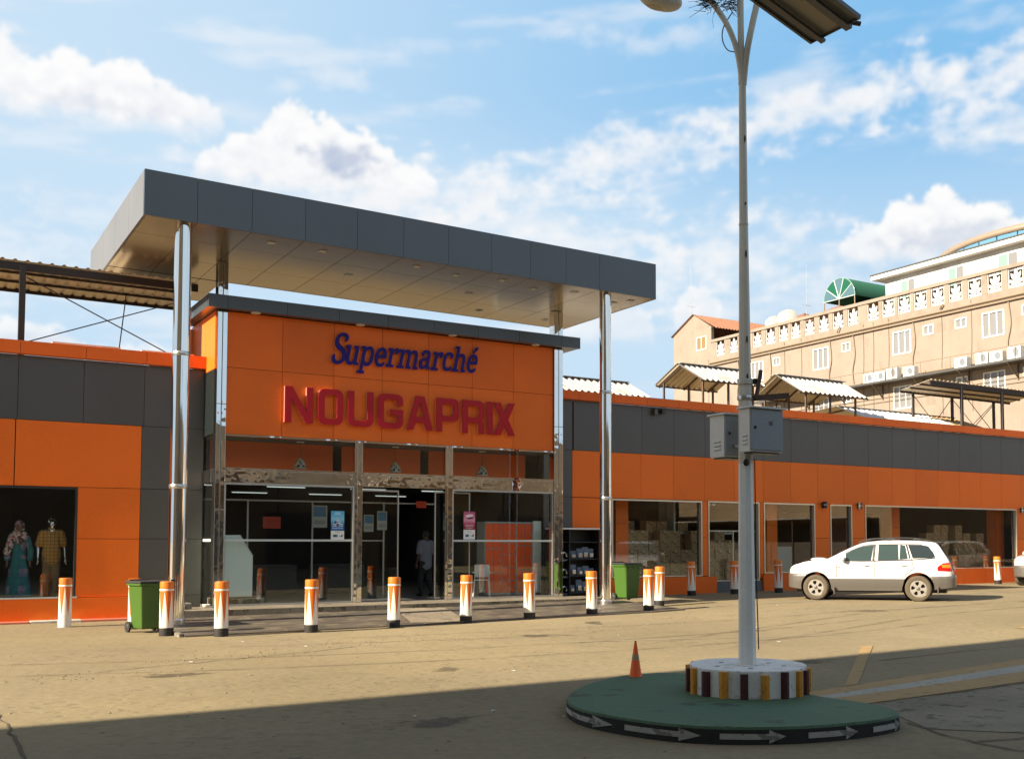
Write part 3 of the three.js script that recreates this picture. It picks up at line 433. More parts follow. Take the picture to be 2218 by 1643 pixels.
  for (const [a, b, s] of [[6.21, 9.28, 7.69], [11.915, 14.905, 13.35]]) {
    const w = sub('shop_window', ent);
    obj('pane', bx(a + 0.03, s - 0.003, 0.27, 2.98, -24.944, -24.936), M.glass, w); obj('pane', bx(s + 0.003, b - 0.03, 0.27, 2.98, -24.944, -24.936), M.glass, w);
    obj('frame', [bx(a, b, 2.98, 3.018, -24.99, -24.87), bx(a, b, 0.215, 0.262, -25.0, -24.86), bx(a, a + 0.028, 0.262, 2.98, -24.99, -24.88), bx(b - 0.028, b, 0.262, 2.98, -24.99, -24.88)], M.frame, w);
    obj('rail', rbx(a + 0.03, b - 0.03, 1.685, 1.735, -24.934, -24.905, 0.006), M.frameLight, w);
  }
  { // side glazing of the porch, sliding door leaves
    const w = sub('side_window', ent); obj('pane', bx(5.985, 5.993, 0.27, 3.0, -25.86, -25.13), M.glass, w); obj('rail', bx(5.975, 6.0, 1.68, 1.74, -25.86, -25.13), M.frameLight, w); obj('beam', rbx(5.95, 6.02, 3.02, 3.33, -25.88, -25.13, 0.008), M.chrome, w); obj('pane', bx(5.985, 5.993, 3.35, 4.12, -25.86, -25.13), M.glass, w);
    const leaf = (a, b, z) => { const d = sub('door', ent); obj('pane', bx(a + 0.03, b - 0.03, 0.28, 2.92, z - 0.004, z + 0.004), M.glassClear, d); obj('frame', [bx(a, a + 0.03, 0.25, 2.96, z - 0.02, z + 0.02), bx(b - 0.03, b, 0.25, 2.96, z - 0.02, z + 0.02), bx(a + 0.03, b - 0.03, 0.25, 0.28, z - 0.02, z + 0.02), bx(a + 0.03, b - 0.03, 2.92, 2.96, z - 0.02, z + 0.02)], M.frame, d); };
    leaf(9.5, 10.52, -25.08); leaf(11.5, 12.5, -25.08);
    obj('threshold', bx(9.49, 11.69, 0.2, 0.226, -25.1, -24.87), M.steel, ent);
    obj('inner_frame', [bx(7.3, 7.34, 0.24, 2.7, -27.06, -27.02), bx(8.95, 8.99, 0.24, 2.7, -27.06, -27.02), bx(6.1, 12.4, 2.7, 2.74, -27.06, -27.02), bx(10.9, 10.94, 0.24, 2.7, -27.06, -27.02), bx(9.0, 10.9, 1.7, 1.73, -27.06, -27.03)], M.frame, ent);
    obj('checkout_counter', [rbx(7.6, 9.4, 0.24, 1.05, -30.4, -29.6, 0.02), rbx(10, 11.4, 0.24, 1.05, -30.4, -29.6, 0.02)], M.wallIn, ent);
  }
}
// ---- ceiling tubes of the shop: lit ----
{
  const spots = []; for (const x of [0.2, 2.4, 4.4]) for (const z of [-28.6, -31.5, -35]) spots.push([x, z]);
  for (const x of [7.4, 9.8, 12.4, 14.8]) for (const z of [-28.8, -32, -36]) spots.push([x, z]);
  for (const x of [19.8, 24, 31, 35]) spots.push([x, -31]);
  for (const [x, z] of spots) {
    const t = thing('tube_light', 'fluorescent tube on the dark ceiling ' + (x < 6 ? 'behind the left shop window' : x < 16 ? 'behind the entrance glass' : 'behind the right wing') + ', ' + (z > -30 ? 'front' : z > -33 ? 'middle' : 'back') + ' row, ' + ['first', 'second', 'third', 'fourth'][x < 6 ? [0.2, 2.4, 4.4].indexOf(x) : x < 16 ? [7.4, 9.8, 12.4, 14.8].indexOf(x) : [19.8, 24, 31, 35].indexOf(x)] + ' from left', 'ceiling light', [x, 3.36, z], 0, 'fluorescent tubes inside the shop');
    obj('housing', rbx(-0.62, 0.62, 0, 0.035, -0.035, 0.035, 0.008), M.white, t); obj('lamp_tube', rod([-0.58, -0.022, 0], [0.58, -0.022, 0], 0.014, 8), M.tube, t);
    const l = new THREE.RectAreaLight(new THREE.Color(0.9, 1, 0.95), 6, 1.16, 0.03); l.position.set(0, -0.04, 0); l.rotation.x = -Math.PI / 2; t.add(l);
  }
}
// ---- signs ----
{
  const fontS = await new FontLoader().loadAsync('fonts/droid/droid_serif_regular.typeface.json');
  const s = thing('shop_sign', 'blue raised italic lettering reading Supermarché on the orange entrance wall', 'sign', [0, 0, 0]);
  const word = 'Supermarché', size = 0.60, res = fontS.data.resolution; let adv = 0; const at = [];
  for (const ch of word) { at.push(adv); adv += (fontS.data.glyphs[ch] ?? fontS.data.glyphs.e).ha / res * size; }
  const k = 3.92 / (adv - 0.02);
  [...word].forEach((ch, i) => {
    const put = (g, m, grow, z) => { g.applyMatrix4(new THREE.Matrix4().makeShear(0, 0, 0.27, 0, 0, 0)); g.scale(k, 1.0, 1); return obj('letter', g.translate(8.60 + at[i] * k, 5.985 + (hash(i, 3, 9) - 0.5) * 0.03 + i * 0.008, z), m, s); };
    const mk = (d, be) => { const g = new TextGeometry(fontS.data.glyphs[ch] ? ch : 'e', { font: fontS, size: ch === 'S' ? size * 1.22 : size, depth: d, curveSegments: 6, bevelEnabled: be > 0, bevelSize: be, bevelThickness: 0.004, bevelSegments: 1 }); return g; };
    put(mk(0.05, 0.010), M.letterEdge, 0, -24.89);
    put(mk(0.02, 0.016), M.letterBlue, 0, -24.83);
  });
}
{
  const s = thing('shop_sign', 'large red raised capital letters reading NOUGAPRIX on the orange entrance wall', 'sign', [0, 0, 0]);
  const H = 0.85, T = 0.158;                                      // letter height and stroke
  const rr = (x0, y0, x1, y1, r, ccw) => { const p = new (ccw ? THREE.Path : THREE.Shape)(); p.moveTo(x0 + r, y0); p.lineTo(x1 - r, y0); p.quadraticCurveTo(x1, y0, x1, y0 + r); p.lineTo(x1, y1 - r); p.quadraticCurveTo(x1, y1, x1 - r, y1); p.lineTo(x0 + r, y1); p.quadraticCurveTo(x0, y1, x0, y1 - r); p.lineTo(x0, y0 + r); p.quadraticCurveTo(x0, y0, x0 + r, y0); return p; };
  const L = {
    N: (w) => [polyShape([[0, 0], [0, H], [T * 1.1, H], [w - T, T * 1.7], [w - T, H], [w, H], [w, 0], [w - T * 1.1, 0], [T, H - T * 1.7], [T, 0]])],
    O: (w) => { const o = rr(0, 0, w, H, 0.2); o.holes.push(rr(T, T * 0.85, w - T, H - T * 0.85, 0.09, true)); return [o]; },
    U: (w) => { const p = new THREE.Shape(); p.moveTo(0, H); p.lineTo(0, 0.2); p.quadraticCurveTo(0, 0, 0.2, 0); p.lineTo(w - 0.2, 0); p.quadraticCurveTo(w, 0, w, 0.2); p.lineTo(w, H); p.lineTo(w - T, H); p.lineTo(w - T, 0.22); p.quadraticCurveTo(w - T, T * 0.85, w - T - 0.08, T * 0.85); p.lineTo(T + 0.08, T * 0.85); p.quadraticCurveTo(T, T * 0.85, T, 0.22); p.lineTo(T, H); return [p]; },
    G: (w) => { const p = new THREE.Shape(), t = T * 0.85; p.moveTo(w, H - 0.27); p.lineTo(w, H - 0.18); p.quadraticCurveTo(w, H, w - 0.2, H); p.lineTo(0.2, H); p.quadraticCurveTo(0, H, 0, H - 0.2); p.lineTo(0, 0.2); p.quadraticCurveTo(0, 0, 0.2, 0); p.lineTo(w - 0.2, 0); p.quadraticCurveTo(w, 0, w, 0.2); p.lineTo(w, 0.47); p.lineTo(w * 0.5, 0.47); p.lineTo(w * 0.5, 0.33); p.lineTo(w - T, 0.33); p.lineTo(w - T, 0.23); p.quadraticCurveTo(w - T, t, w - T - 0.08, t); p.lineTo(T + 0.08, t); p.quadraticCurveTo(T, t, T, 0.23); p.lineTo(T, H - 0.23); p.quadraticCurveTo(T, H - t, T + 0.08, H - t); p.lineTo(w - T - 0.08, H - t); p.quadraticCurveTo(w - T, H - t, w - T, H - 0.23); p.lineTo(w - T, H - 0.27); return [p]; },
    A: (w) => { const p = polyShape([[0, 0], [w / 2 - 0.12, H], [w / 2 + 0.12, H], [w, 0], [w - T * 1.1, 0], [w - T * 1.1 - 0.075, 0.19], [T * 1.1 + 0.075, 0.19], [T * 1.1, 0]]); const h = new THREE.Path(); h.moveTo(w * 0.5, H - 0.15); h.lineTo(w * 0.5 - 0.115, 0.33); h.lineTo(w * 0.5 + 0.115, 0.33); h.closePath(); p.holes.push(h); return [p]; },
    P: (w) => { const p = new THREE.Shape(); p.moveTo(0, 0); p.lineTo(0, H); p.lineTo(w - 0.17, H); p.quadraticCurveTo(w, H, w, H - 0.17); p.lineTo(w, 0.45); p.quadraticCurveTo(w, 0.27, w - 0.17, 0.27); p.lineTo(T, 0.27); p.lineTo(T, 0); p.closePath(); p.holes.push(rr(T, 0.40, w - T, H - 0.14, 0.07, true)); return [p]; },
    R: (w) => { const p = new THREE.Shape(); p.moveTo(0, 0); p.lineTo(0, H); p.lineTo(w - 0.17, H); p.quadraticCurveTo(w, H, w, H - 0.17); p.lineTo(w, 0.46); p.quadraticCurveTo(w, 0.38, w - 0.09, 0.345); p.quadraticCurveTo(w - 0.01, 0.31, w - 0.01, 0.2); p.lineTo(w - 0.01, 0); p.lineTo(w - T, 0); p.lineTo(w - T, 0.19); p.quadraticCurveTo(w - T, 0.27, w - T - 0.08, 0.27); p.lineTo(T, 0.27); p.lineTo(T, 0); p.closePath(); p.holes.push(rr(T, 0.41, w - T, H - 0.14, 0.07, true)); return [p]; },
    I: (w) => [polyShape([[0, 0], [0, H], [w, H], [w, 0]])],
    X: (w) => [polyShape([[0, 0], [w / 2 - 0.115, H / 2], [0, H], [0.2, H], [w / 2, H / 2 + 0.16], [w - 0.2, H], [w, H], [w / 2 + 0.115, H / 2], [w, 0], [w - 0.2, 0], [w / 2, H / 2 - 0.16], [0.2, 0]])],
  };
  for (const [ch, x0, x1] of [['N', 7.53, 8.21], ['O', 8.33, 8.95], ['U', 9.07, 9.72], ['G', 9.83, 10.50], ['A', 10.60, 11.31], ['P', 11.41, 12.03], ['R', 12.13, 12.76], ['I', 12.84, 13.01], ['X', 13.04, 13.67]]) {
    const sh = L[ch](x1 - x0);
    obj('letter_rim', extr(sh, 0.072).translate(x0, 4.475, -24.895), M.letterEdge, s);
    obj('letter', extr(sh, 0.03, { bevelEnabled: true, bevelSize: 0.004, bevelThickness: 0.004, bevelSegments: 1 }).translate(x0, 4.475, -24.818), M.letterRed, s);
  }
}
// ================= CANOPY =================
{
  const t = thing('entrance_canopy', 'wide flat canopy with dark grey fascia on tall mirrored columns over the entrance', 'canopy', [0, 0, 0]);
  const slope = (x) => -0.0125 * (x - 10.1), tilt = (g) => { for (const q of Array.isArray(g) ? g : [g]) { const p = q.attributes.position; for (let i = 0; i < p.count; i++) p.setY(i, p.getY(i) + slope(p.getX(i))); } return g; };   // laid to a slight fall
  const X0 = 3.88, X1 = 16.4, Y0 = 8.03, Y1 = 8.95, ZFr = -22.2, ZB = -26.85, ZL = -29.3, XL = 6.55;
  const J = [X0, 4.90, 6.0, 7.13, 8.29, 9.38, 10.49, 11.59, 12.66, 13.66, 14.65, X1];
  for (let i = 0; i < J.length - 1; i++) obj('fascia_panel', tilt(bx(J[i] + 0.004, J[i + 1] - 0.004, Y0 + 0.002, Y1, ZFr - 0.05, ZFr)), toned(M.slateBlue), t);
  const SZ = [ZFr - 0.056, -23.9, -25.6, -27.3, ZL];
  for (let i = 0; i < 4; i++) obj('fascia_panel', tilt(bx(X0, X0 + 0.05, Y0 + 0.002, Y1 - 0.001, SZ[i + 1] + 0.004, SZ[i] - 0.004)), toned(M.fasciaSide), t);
  for (let i = 0; i < 3; i++) obj('fascia_panel', tilt(bx(X1 - 0.05, X1, Y0 + 0.002, Y1 - 0.001, [-23.7, -25.3, ZB][i] + 0.004, [ZFr - 0.056, -23.7, -25.3][i] - 0.004)), toned(M.slateBlue), t);
  obj('fascia_panel', tilt(bx(XL, X1 - 0.055, Y0 + 0.002, Y1 - 0.001, ZB - 0.001, ZB + 0.05)), toned(M.slateBlue), t); obj('fascia_panel', tilt(bx(X0 + 0.055, XL, Y0 + 0.002, Y1 - 0.001, ZL, ZL + 0.05)), toned(M.slateBlue), t);
  obj('roof_deck', tilt([bx(X0 + 0.06, X1 - 0.06, Y1 - 0.12, Y1 - 0.03, ZB + 0.06, ZFr - 0.06), bx(X0 + 0.06, XL, Y1 - 0.12, Y1 - 0.03, ZL + 0.06, ZB + 0.06)]), M.roofTan, t);
  const Z = [ZFr - 0.056, -23.58, -25.27, ZB + 0.055], ZZ = [-22.256, -22.93, -23.58, -25.27, -26.85, -28.2, ZL + 0.055];
  for (let i = 0; i < J.length - 1; i++) for (let j = 0; j < 3; j++) obj('soffit_panel', tilt(bx(J[i] + (i ? 0.006 : 0.055), J[i + 1] - (i < 10 ? 0.006 : 0.055), Y0 + 0.004, Y0 + 0.03, Z[j + 1] + 0.006, Z[j] - 0.006)), toned(M.soffit), t);
  for (const [a, b] of [[X0 + 0.055, 4.90], [4.90, 6.0], [6.0, XL]]) for (const [c, d] of [[-28.2, -26.85], [ZL + 0.055, -28.2]]) obj('soffit_panel', tilt(bx(a + 0.006, b - 0.006, Y0 + 0.004, Y0 + 0.03, c + 0.006, d > c ? d - 0.006 : d)), toned(M.soffit), t);
  obj('soffit_backing', tilt([bx(X0 + 0.06, X1 - 0.06, Y0 + 0.032, Y0 + 0.06, ZB + 0.06, ZFr - 0.06), bx(X0 + 0.06, XL, Y0 + 0.032, Y0 + 0.06, ZL + 0.06, ZB + 0.05)]), M.joint, t);
  for (const [x, z] of [[6.56, -22.75], [7.7, -22.75], [9.93, -22.75], [11.03, -22.95], [12.17, -22.75], [13.22, -23.05], [14.25, -22.75], [15.7, -23.15], [15.95, -22.7], [8.9, -24.4], [12.1, -24.4], [13.2, -26.0], [15.3, -26.0]]) { const d = sub('downlight', t); obj('trim', tilt(rbx(x - 0.09, x + 0.09, Y0 - 0.006, Y0 + 0.003, z - 0.09, z + 0.09, 0.002)), toned(M.frame), d); obj('lens', tilt(bx(x - 0.06, x + 0.06, Y0 - 0.010, Y0 - 0.0065, z - 0.06, z + 0.06)), toned(M.frameLight), d); }
  for (const [x, r, b] of [[4.70, 0.168, 0.07], [15.02, 0.150, 0.16]]) {
    const c = sub('column', t), cuts = [b, 2.77, 5.45, Y0 + 0.004 + slope(x)];
    for (let i = 0; i < 3; i++) obj('shaft', cyl(r, r, cuts[i] + 0.03, cuts[i + 1] - (i < 2 ? 0.03 : 0), x, -22.5, 48, true), M.chromePole, c);
    for (const y of cuts.slice(1, 3)) obj('collar', lathe([[r - 0.004, -0.045], [r + 0.008, -0.042], [r + 0.012, 0], [r + 0.008, 0.042], [r - 0.004, 0.045]], 48).translate(x, y, -22.5), M.steel, c);
    obj('foot', lathe([[r - 0.01, 0.05], [r + 0.006, 0.045], [r + 0.008, 0], [r + 0.008, -0.3]], 32).translate(x, b + 0.03, -22.5), M.steel, c);
  }
}
// ================= STREET FURNITURE =================
{ // bollards
  const paint = canvasTex(1024, 512, (g, w, h) => {
    g.fillStyle = '#e2dcd2'; g.fillRect(0, 0, w, h); const r = rng(8), n = 6, s = w / n;
    g.fillStyle = '#d9690f'; g.fillRect(0, 0, w, 8);
    for (let i = 0; i <= n; i++) { g.beginPath(); g.moveTo(i * s - s * 0.5, 0); g.lineTo(i * s + s * 0.5, 0); g.lineTo(i * s + s * 0.06, h * 0.9); g.closePath(); g.fillStyle = '#d4640e'; g.fill(); }
    for (let i = 0; i < 900; i++) { g.fillStyle = `rgba(${r() > 0.5 ? '120,95,70' : '240,235,225'},${0.05 + r() * 0.12})`; g.fillRect(r() * w, r() * h, 1 + r() * 10, 1 + r() * 3); }
    for (let i = 0; i < 60; i++) { g.fillStyle = `rgba(95,75,55,${0.08 + r() * 0.2})`; g.fillRect(r() * w, h * (0.82 + 0.18 * r()), 3 + r() * 16, 2 + r() * 8); }
  });
  paint.wrapS = THREE.RepeatWrapping;
  const mSleeve = phy([1, 1, 1], 0.4, { map: paint, clearcoat: 0.3, clearcoatRoughness: 0.2 }), mCap = phy([0.68, 0.175, 0.015], 0.4, { clearcoat: 0.3 }), mBand = std([0.75, 0.73, 0.68], 0.5), mBase = std([0.020, 0.018, 0.017], 0.7);
  const R = 0.125, sleeve = new THREE.CylinderGeometry(R, R, 0.68, 40, 1, true).translate(0, 0.49, 0), make = (label, pos, g) => {
    const t = thing('bollard', label, 'bollard', pos, 0, g);
    obj('base', lathe([[0.001, -0.3], [R + 0.002, -0.3], [R + 0.002, 0.145], [R - 0.004, 0.151]], 40), mBase, t);
    obj('sleeve', sleeve, mSleeve, t); obj('reflective_band', lathe([[R + 0.0015, 0.828], [R + 0.003, 0.832], [R + 0.003, 0.856], [R + 0.0015, 0.86]], 40), mBand, t);
    obj('cap', lathe([[R, 0.86], [R + 0.001, 0.985], [R - 0.012, 0.998], [R - 0.03, 1.0], [0.001, 1.003]], 40), mCap, t); return t;
  };
  const G = 'orange and white bollards along the shop front';
  const P = [[4.21, -20.92, 'bollard beside the left wheelie bin, at the platform corner'], [5.02, -20.18, 'bollard in front of the left mirrored pillar and freezer'], [6.66, -20.06, 'bollard before the left glass pane of the entrance'], [8.42, -20.26, 'bollard before the left door post of the entrance'], [10.09, -20.40, 'bollard standing at the end of the pale door mat'], [11.66, -20.46, 'bollard in front of the orange lockers seen through the glass'], [13.34, -20.55, 'bollard before the black display rack, left of the right column'], [15.02, -20.68, 'front bollard of the pair beside the right green wheelie bin'], [16.20, -21.85, 'rear bollard of the pair beside the right green wheelie bin'],
    [19.72, -25.0, 'bollard before the right end of the first right wing window'], [21.3, -24.92, 'bollard half hidden behind the lamp post'], [22.85, -24.68, 'bollard just in front of the nose of the white car'], [33.9, -25.05, 'bollard between the tail of the white car and the right edge'], [35.65, -25.15, 'bollard half hidden by the white car at the right edge'], [4.02, -23.0, 'bollard mostly hidden behind the left wheelie bin']];
  const first = make('orange and white ' + P[0][2], [P[0][0], gy(P[0][0]), P[0][1]], G);
  const clr = rng(3);
  P.slice(1).forEach(([x, z, l]) => { const c = copy(first, 'bollard', 'orange and white ' + l, [x, gy(x), z], (clr() - 0.5) * 0.5, G); c.rotation.x = (clr() - 0.5) * 0.055; c.rotation.z = (clr() - 0.5) * 0.055; });
  const b1 = copy(first, 'bollard', 'orange and white bollard without black foot, before the window with mannequins', [2.9, gy(2.9), -24.25], 0.3, G);
  b1.children[0].material = mBand;
}
{ // wheelie bins
  const make = (label, pos, turn) => {
    const t = thing('wheelie_bin', label, 'bin', pos, turn);
    const prof = (k, y) => [[-0.5 * k, y], [0.5 * k, y]];
    const body = (() => { const g = new RoundedBoxGeometry(0.50, 0.82, 0.52, 2, 0.035), p = g.attributes.position; for (let i = 0; i < p.count; i++) { const f = lerp(0.80, 1.0, (p.getY(i) + 0.41) / 0.82); p.setX(i, p.getX(i) * f); p.setZ(i, p.getZ(i) * f); } g.computeVertexNormals(); return g.translate(0, 0.48, 0); })();
    obj('body', body, M.binGreen, t);
    obj('rim', [rbx(-0.275, 0.275, 0.86, 0.905, 0.235, 0.28, 0.01), rbx(-0.275, 0.275, 0.86, 0.905, -0.28, -0.235, 0.01), rbx(-0.28, -0.24, 0.86, 0.904, -0.235, 0.235, 0.01), rbx(0.24, 0.28, 0.86, 0.904, -0.235, 0.235, 0.01), ...[-0.18, -0.02, 0.14].map((x) => rbx(x, x + 0.05, 0.80, 0.86, 0.245, 0.268, 0.008))], M.binGreen, t);
    const lid = obj('lid', (() => { const g = rbx(-0.29, 0.29, 0.908, 0.945, -0.31, 0.30, 0.016, 2), p = g.attributes.position; for (let i = 0; i < p.count; i++) if (p.getY(i) > 0.93) p.setY(i, p.getY(i) + 0.04 * (1 - (p.getX(i) / 0.29) ** 2) * (0.7 - p.getZ(i))); g.computeVertexNormals(); return g; })(), M.darkPlastic, t);
    obj('handle', [rod([-0.2, 0.96, -0.33], [0.2, 0.96, -0.33], 0.014, 10), rod([-0.18, 0.95, -0.33], [-0.18, 0.92, -0.27], 0.014, 8), rod([0.18, 0.95, -0.33], [0.18, 0.92, -0.27], 0.014, 8)], M.darkPlastic, lid);
    for (const s of [-1, 1]) { const w = obj('wheel', lathe([[0.03, -0.022], [0.085, -0.024], [0.1, -0.016], [0.102, 0], [0.1, 0.016], [0.085, 0.024], [0.03, 0.022]], 24).rotateZ(Math.PI / 2).translate(s * 0.25, 0.1, -0.23), M.rubber, t); obj('hub', lathe([[0.001, -0.026], [0.055, -0.026], [0.06, 0], [0.055, 0.026], [0.001, 0.026]], 16).rotateZ(Math.PI / 2).translate(s * 0.25, 0.1, -0.23), M.darkPlastic, w); }
    obj('axle', rod([-0.25, 0.1, -0.23], [0.25, 0.1, -0.23], 0.012), M.steel, t); return t;
  };
  const a = make('green wheelie bin with black lid at the corner of the left orange wall', [4.07, gy(4), -22.0], 0.27); a.scale.set(1.04, 1.04, 1.04);
  copy(a, 'wheelie_bin', 'green wheelie bin with black lid on the right end of the platform, behind two bollards', [16.15, 0.15, -23.2], 0.12);
}
{ // traffic cone
  const t = thing('traffic_cone', 'small orange traffic cone with dull yellow band on the green island', 'traffic cone', [7.22, 0.092, -10.2], 0.3);
  const r = (y) => lerp(0.072, 0.012, y / 0.40);
  obj('cone', lathe([[r(0.012) + 0.006, 0.0], [r(0.01), 0.012], [r(0.19), 0.19], [r(0.19) - 0.001, 0.19], [r(0.255) - 0.001, 0.255], [r(0.255), 0.255], [r(0.385), 0.385], [0.010, 0.402], [0.001, 0.403]], 28), M.coneOrange, t);
  obj('reflective_band', lathe([[r(0.19) + 0.001, 0.19], [r(0.255) + 0.001, 0.255]], 28), M.coneBand, t);
  obj('tip', lathe([[0.011, 0.388], [0.0125, 0.393], [0.011, 0.403], [0.001, 0.406]], 16), M.rubber, t);
}
{ // green island with arrows round its edge
  const t = thing('traffic_island', 'low oval concrete island painted green with white arrows on its black edge', 'traffic island', [0, 0, 0]);
  const pts = [[5.62, -9.1], [5.38, -8.45], [5.42, -7.85], [5.64, -7.25], [6.0, -6.9], [6.4, -6.70], [6.8, -6.61], [7.25, -6.59], [7.62, -6.70], [7.86, -7.05], [7.88, -7.45], [7.84, -7.9], [7.98, -8.7], [8.02, -9.5], [7.78, -10.28], [7.3, -10.38], [6.83, -10.2], [6.25, -9.8]];
  const crv = new THREE.CatmullRomCurve3(pts.map(([x, z]) => new THREE.Vector3(x, 0, z)), true), N = 120, ring = crv.getSpacedPoints(N).slice(0, N).map((p) => [p.x, p.z]);
  const at = (s) => { const p = crv.getPointAt(mod(s, 1)), d = crv.getTangentAt(mod(s, 1)); return [p.x, p.z, -d.z, d.x]; };
  const TOP = 0.09, top = sheet(ring, TOP); obj('top', top, M.islandGreen, t);
  const wall = (y0, y1, off0, off1, mat, name) => { const pos = [], uv = [], idx = []; let len = 0; for (let i = 0; i <= N; i++) { const [x, z, nx, nz] = at(i / N); len = i / N * crv.getLength(); const j = (hash(i % N, 7, 4) - 0.5) * 0.014; pos.push(x + nx * (off0 + j), y0, z + nz * (off0 + j), x + nx * off1, y1, z + nz * off1); uv.push(len, y0, len, y1); if (i) { const k = i * 2; idx.push(k - 2, k, k - 1, k - 1, k, k + 1); } } const g = new THREE.BufferGeometry(); g.setAttribute('position', new THREE.Float32BufferAttribute(pos, 3)); g.setAttribute('uv', new THREE.Float32BufferAttribute(uv, 2)); g.setIndex(idx); g.computeVertexNormals(); return obj(name, g, mat, t); };
  const o = at(0), c = [6.8, -8.4], sgn = (o[0] - c[0]) * o[2] + (o[1] - c[1]) * o[3] > 0 ? 1 : -1;
  wall(-0.12, 0.068, 0.012 * sgn, 0.010 * sgn, M.islandBlack, 'edge'); wall(0.068, TOP, 0.010 * sgn, 0, M.islandGreen, 'edge_chamfer');
  const L = crv.getLength(), arrow = (s0, len, head = true) => { // arrow bent along the edge, pointing to growing s
    const n = 14, pos = [], uv = [], idx = [], put = (d, y) => { const [x, z, nx, nz] = at((s0 + d) / L); pos.push(x + nx * sgn * 0.0165, y, z + nz * sgn * 0.0165); uv.push(d, y); return pos.length / 3 - 1; };
    const body = head ? len * 0.74 : len; let p; for (let i = 0; i <= n; i++) { const a = put(body * i / n, -0.012), b = put(body * i / n, 0.036); if (i) idx.push(p[0], a, p[1], p[1], a, b); p = [a, b]; }
    if (head) for (let i = 0; i < 6; i++) { const d0 = body + (len - body) * i / 6, d1 = body + (len - body) * (i + 1) / 6, h0 = 0.055 * (1 - i / 6), h1 = 0.055 * (1 - (i + 1) / 6), a = put(d0, 0.012 - h0), b = put(d0, 0.012 + h0), e = put(d1, 0.012 - h1), f = put(d1, 0.012 + h1); idx.push(a, e, b, b, e, f); }
    const g = new THREE.BufferGeometry(); g.setAttribute('position', new THREE.Float32BufferAttribute(pos, 3)); g.setAttribute('uv', new THREE.Float32BufferAttribute(uv, 2)); g.setIndex(idx); g.computeVertexNormals(); obj('arrow', g, M.arrowWhite, t);
  };
  for (const [s, l, h] of ARROWS(crv, L)) arrow(s, l, h);
  function ARROWS(cv, len) { // arc lengths of the arrows, found from points on the edge
    const near = (x, z) => { let b = 0, bd = 1e9; for (let i = 0; i < 900; i++) { const p = cv.getPointAt(i / 900), d = (p.x - x) ** 2 + (p.z - z) ** 2; if (d < bd) { bd = d; b = i / 900 * len; } } return b; };
    return [[[5.58, -9.0], [5.40, -7.95]], [[5.42, -7.82], [5.72, -7.14]], [[5.83, -7.03], [6.30, -6.735]], [[6.48, -6.67], [6.98, -6.595]], [[7.16, -6.59], [7.58, -6.68]], [[7.70, -6.79], [7.90, -7.2]]].map(([a, b], i) => { const s = near(...a); return [s, near(...b) - s, i < 5]; });
  }
  // ribbed plinth
  const pl = thing('lamp_plinth', 'white concrete lamp plinth ringed with yellow and maroon painted ribs', 'plinth', [7.47, TOP, -8.55], 0.1);
  const HT = 0.275, n = 18, back = Math.atan2(-0.75, 0.66) + 0.1, RR = (q) => { const c = Math.cos(q - back); return 0.585 * (1 + (c > 0 ? 0.20 * c : 0)) * (1 + 0.022 * (hash(Math.round(q / (Math.PI / 9)) % 18, 5, 6) - 0.5)); };
  const sh = []; for (let i = 0; i < n; i++) { const q = i / n * Math.PI * 2, r = RR(q); sh.push([Math.cos(q) * r, -Math.sin(q) * r]); }
  sh.reverse();
  obj('body', extr(polyShape(sh), HT - 0.01, { bevelEnabled: true, bevelSize: 0.008, bevelThickness: 0.008, bevelSegments: 1 }).rotateX(-Math.PI / 2), M.plinthWhite, pl);
  for (let i = 0; i < n; i++) { const q = i / n * Math.PI * 2, w = 0.9 + 0.25 * hash(i, 3, 3), g = extr(polyShape([[-0.045 * w, -0.03], [0.045 * w, -0.03], [0.036 * w, 0.040], [0.0, 0.054], [-0.036 * w, 0.040]]), HT - 0.012 - 0.03 * hash(i, 1, 8)); g.rotateX(-Math.PI / 2); g.rotateY(-Math.PI / 2 + (hash(i, 4, 4) - 0.5) * 0.12); g.translate(RR(q), 0, 0); obj('rib', g.rotateY(-q), i % 2 ? M.ribMaroon : M.ribYellow, pl); }
  for (const [x, z] of [[-0.22, 0.25], [0.30, 0.02], [-0.05, -0.33], [0.22, 0.3], [-0.34, -0.1]]) obj('anchor_hole', cyl(0.028, 0.028, HT - 0.002, HT + 0.0005, x, z, 12), M.boltDark, pl);
}
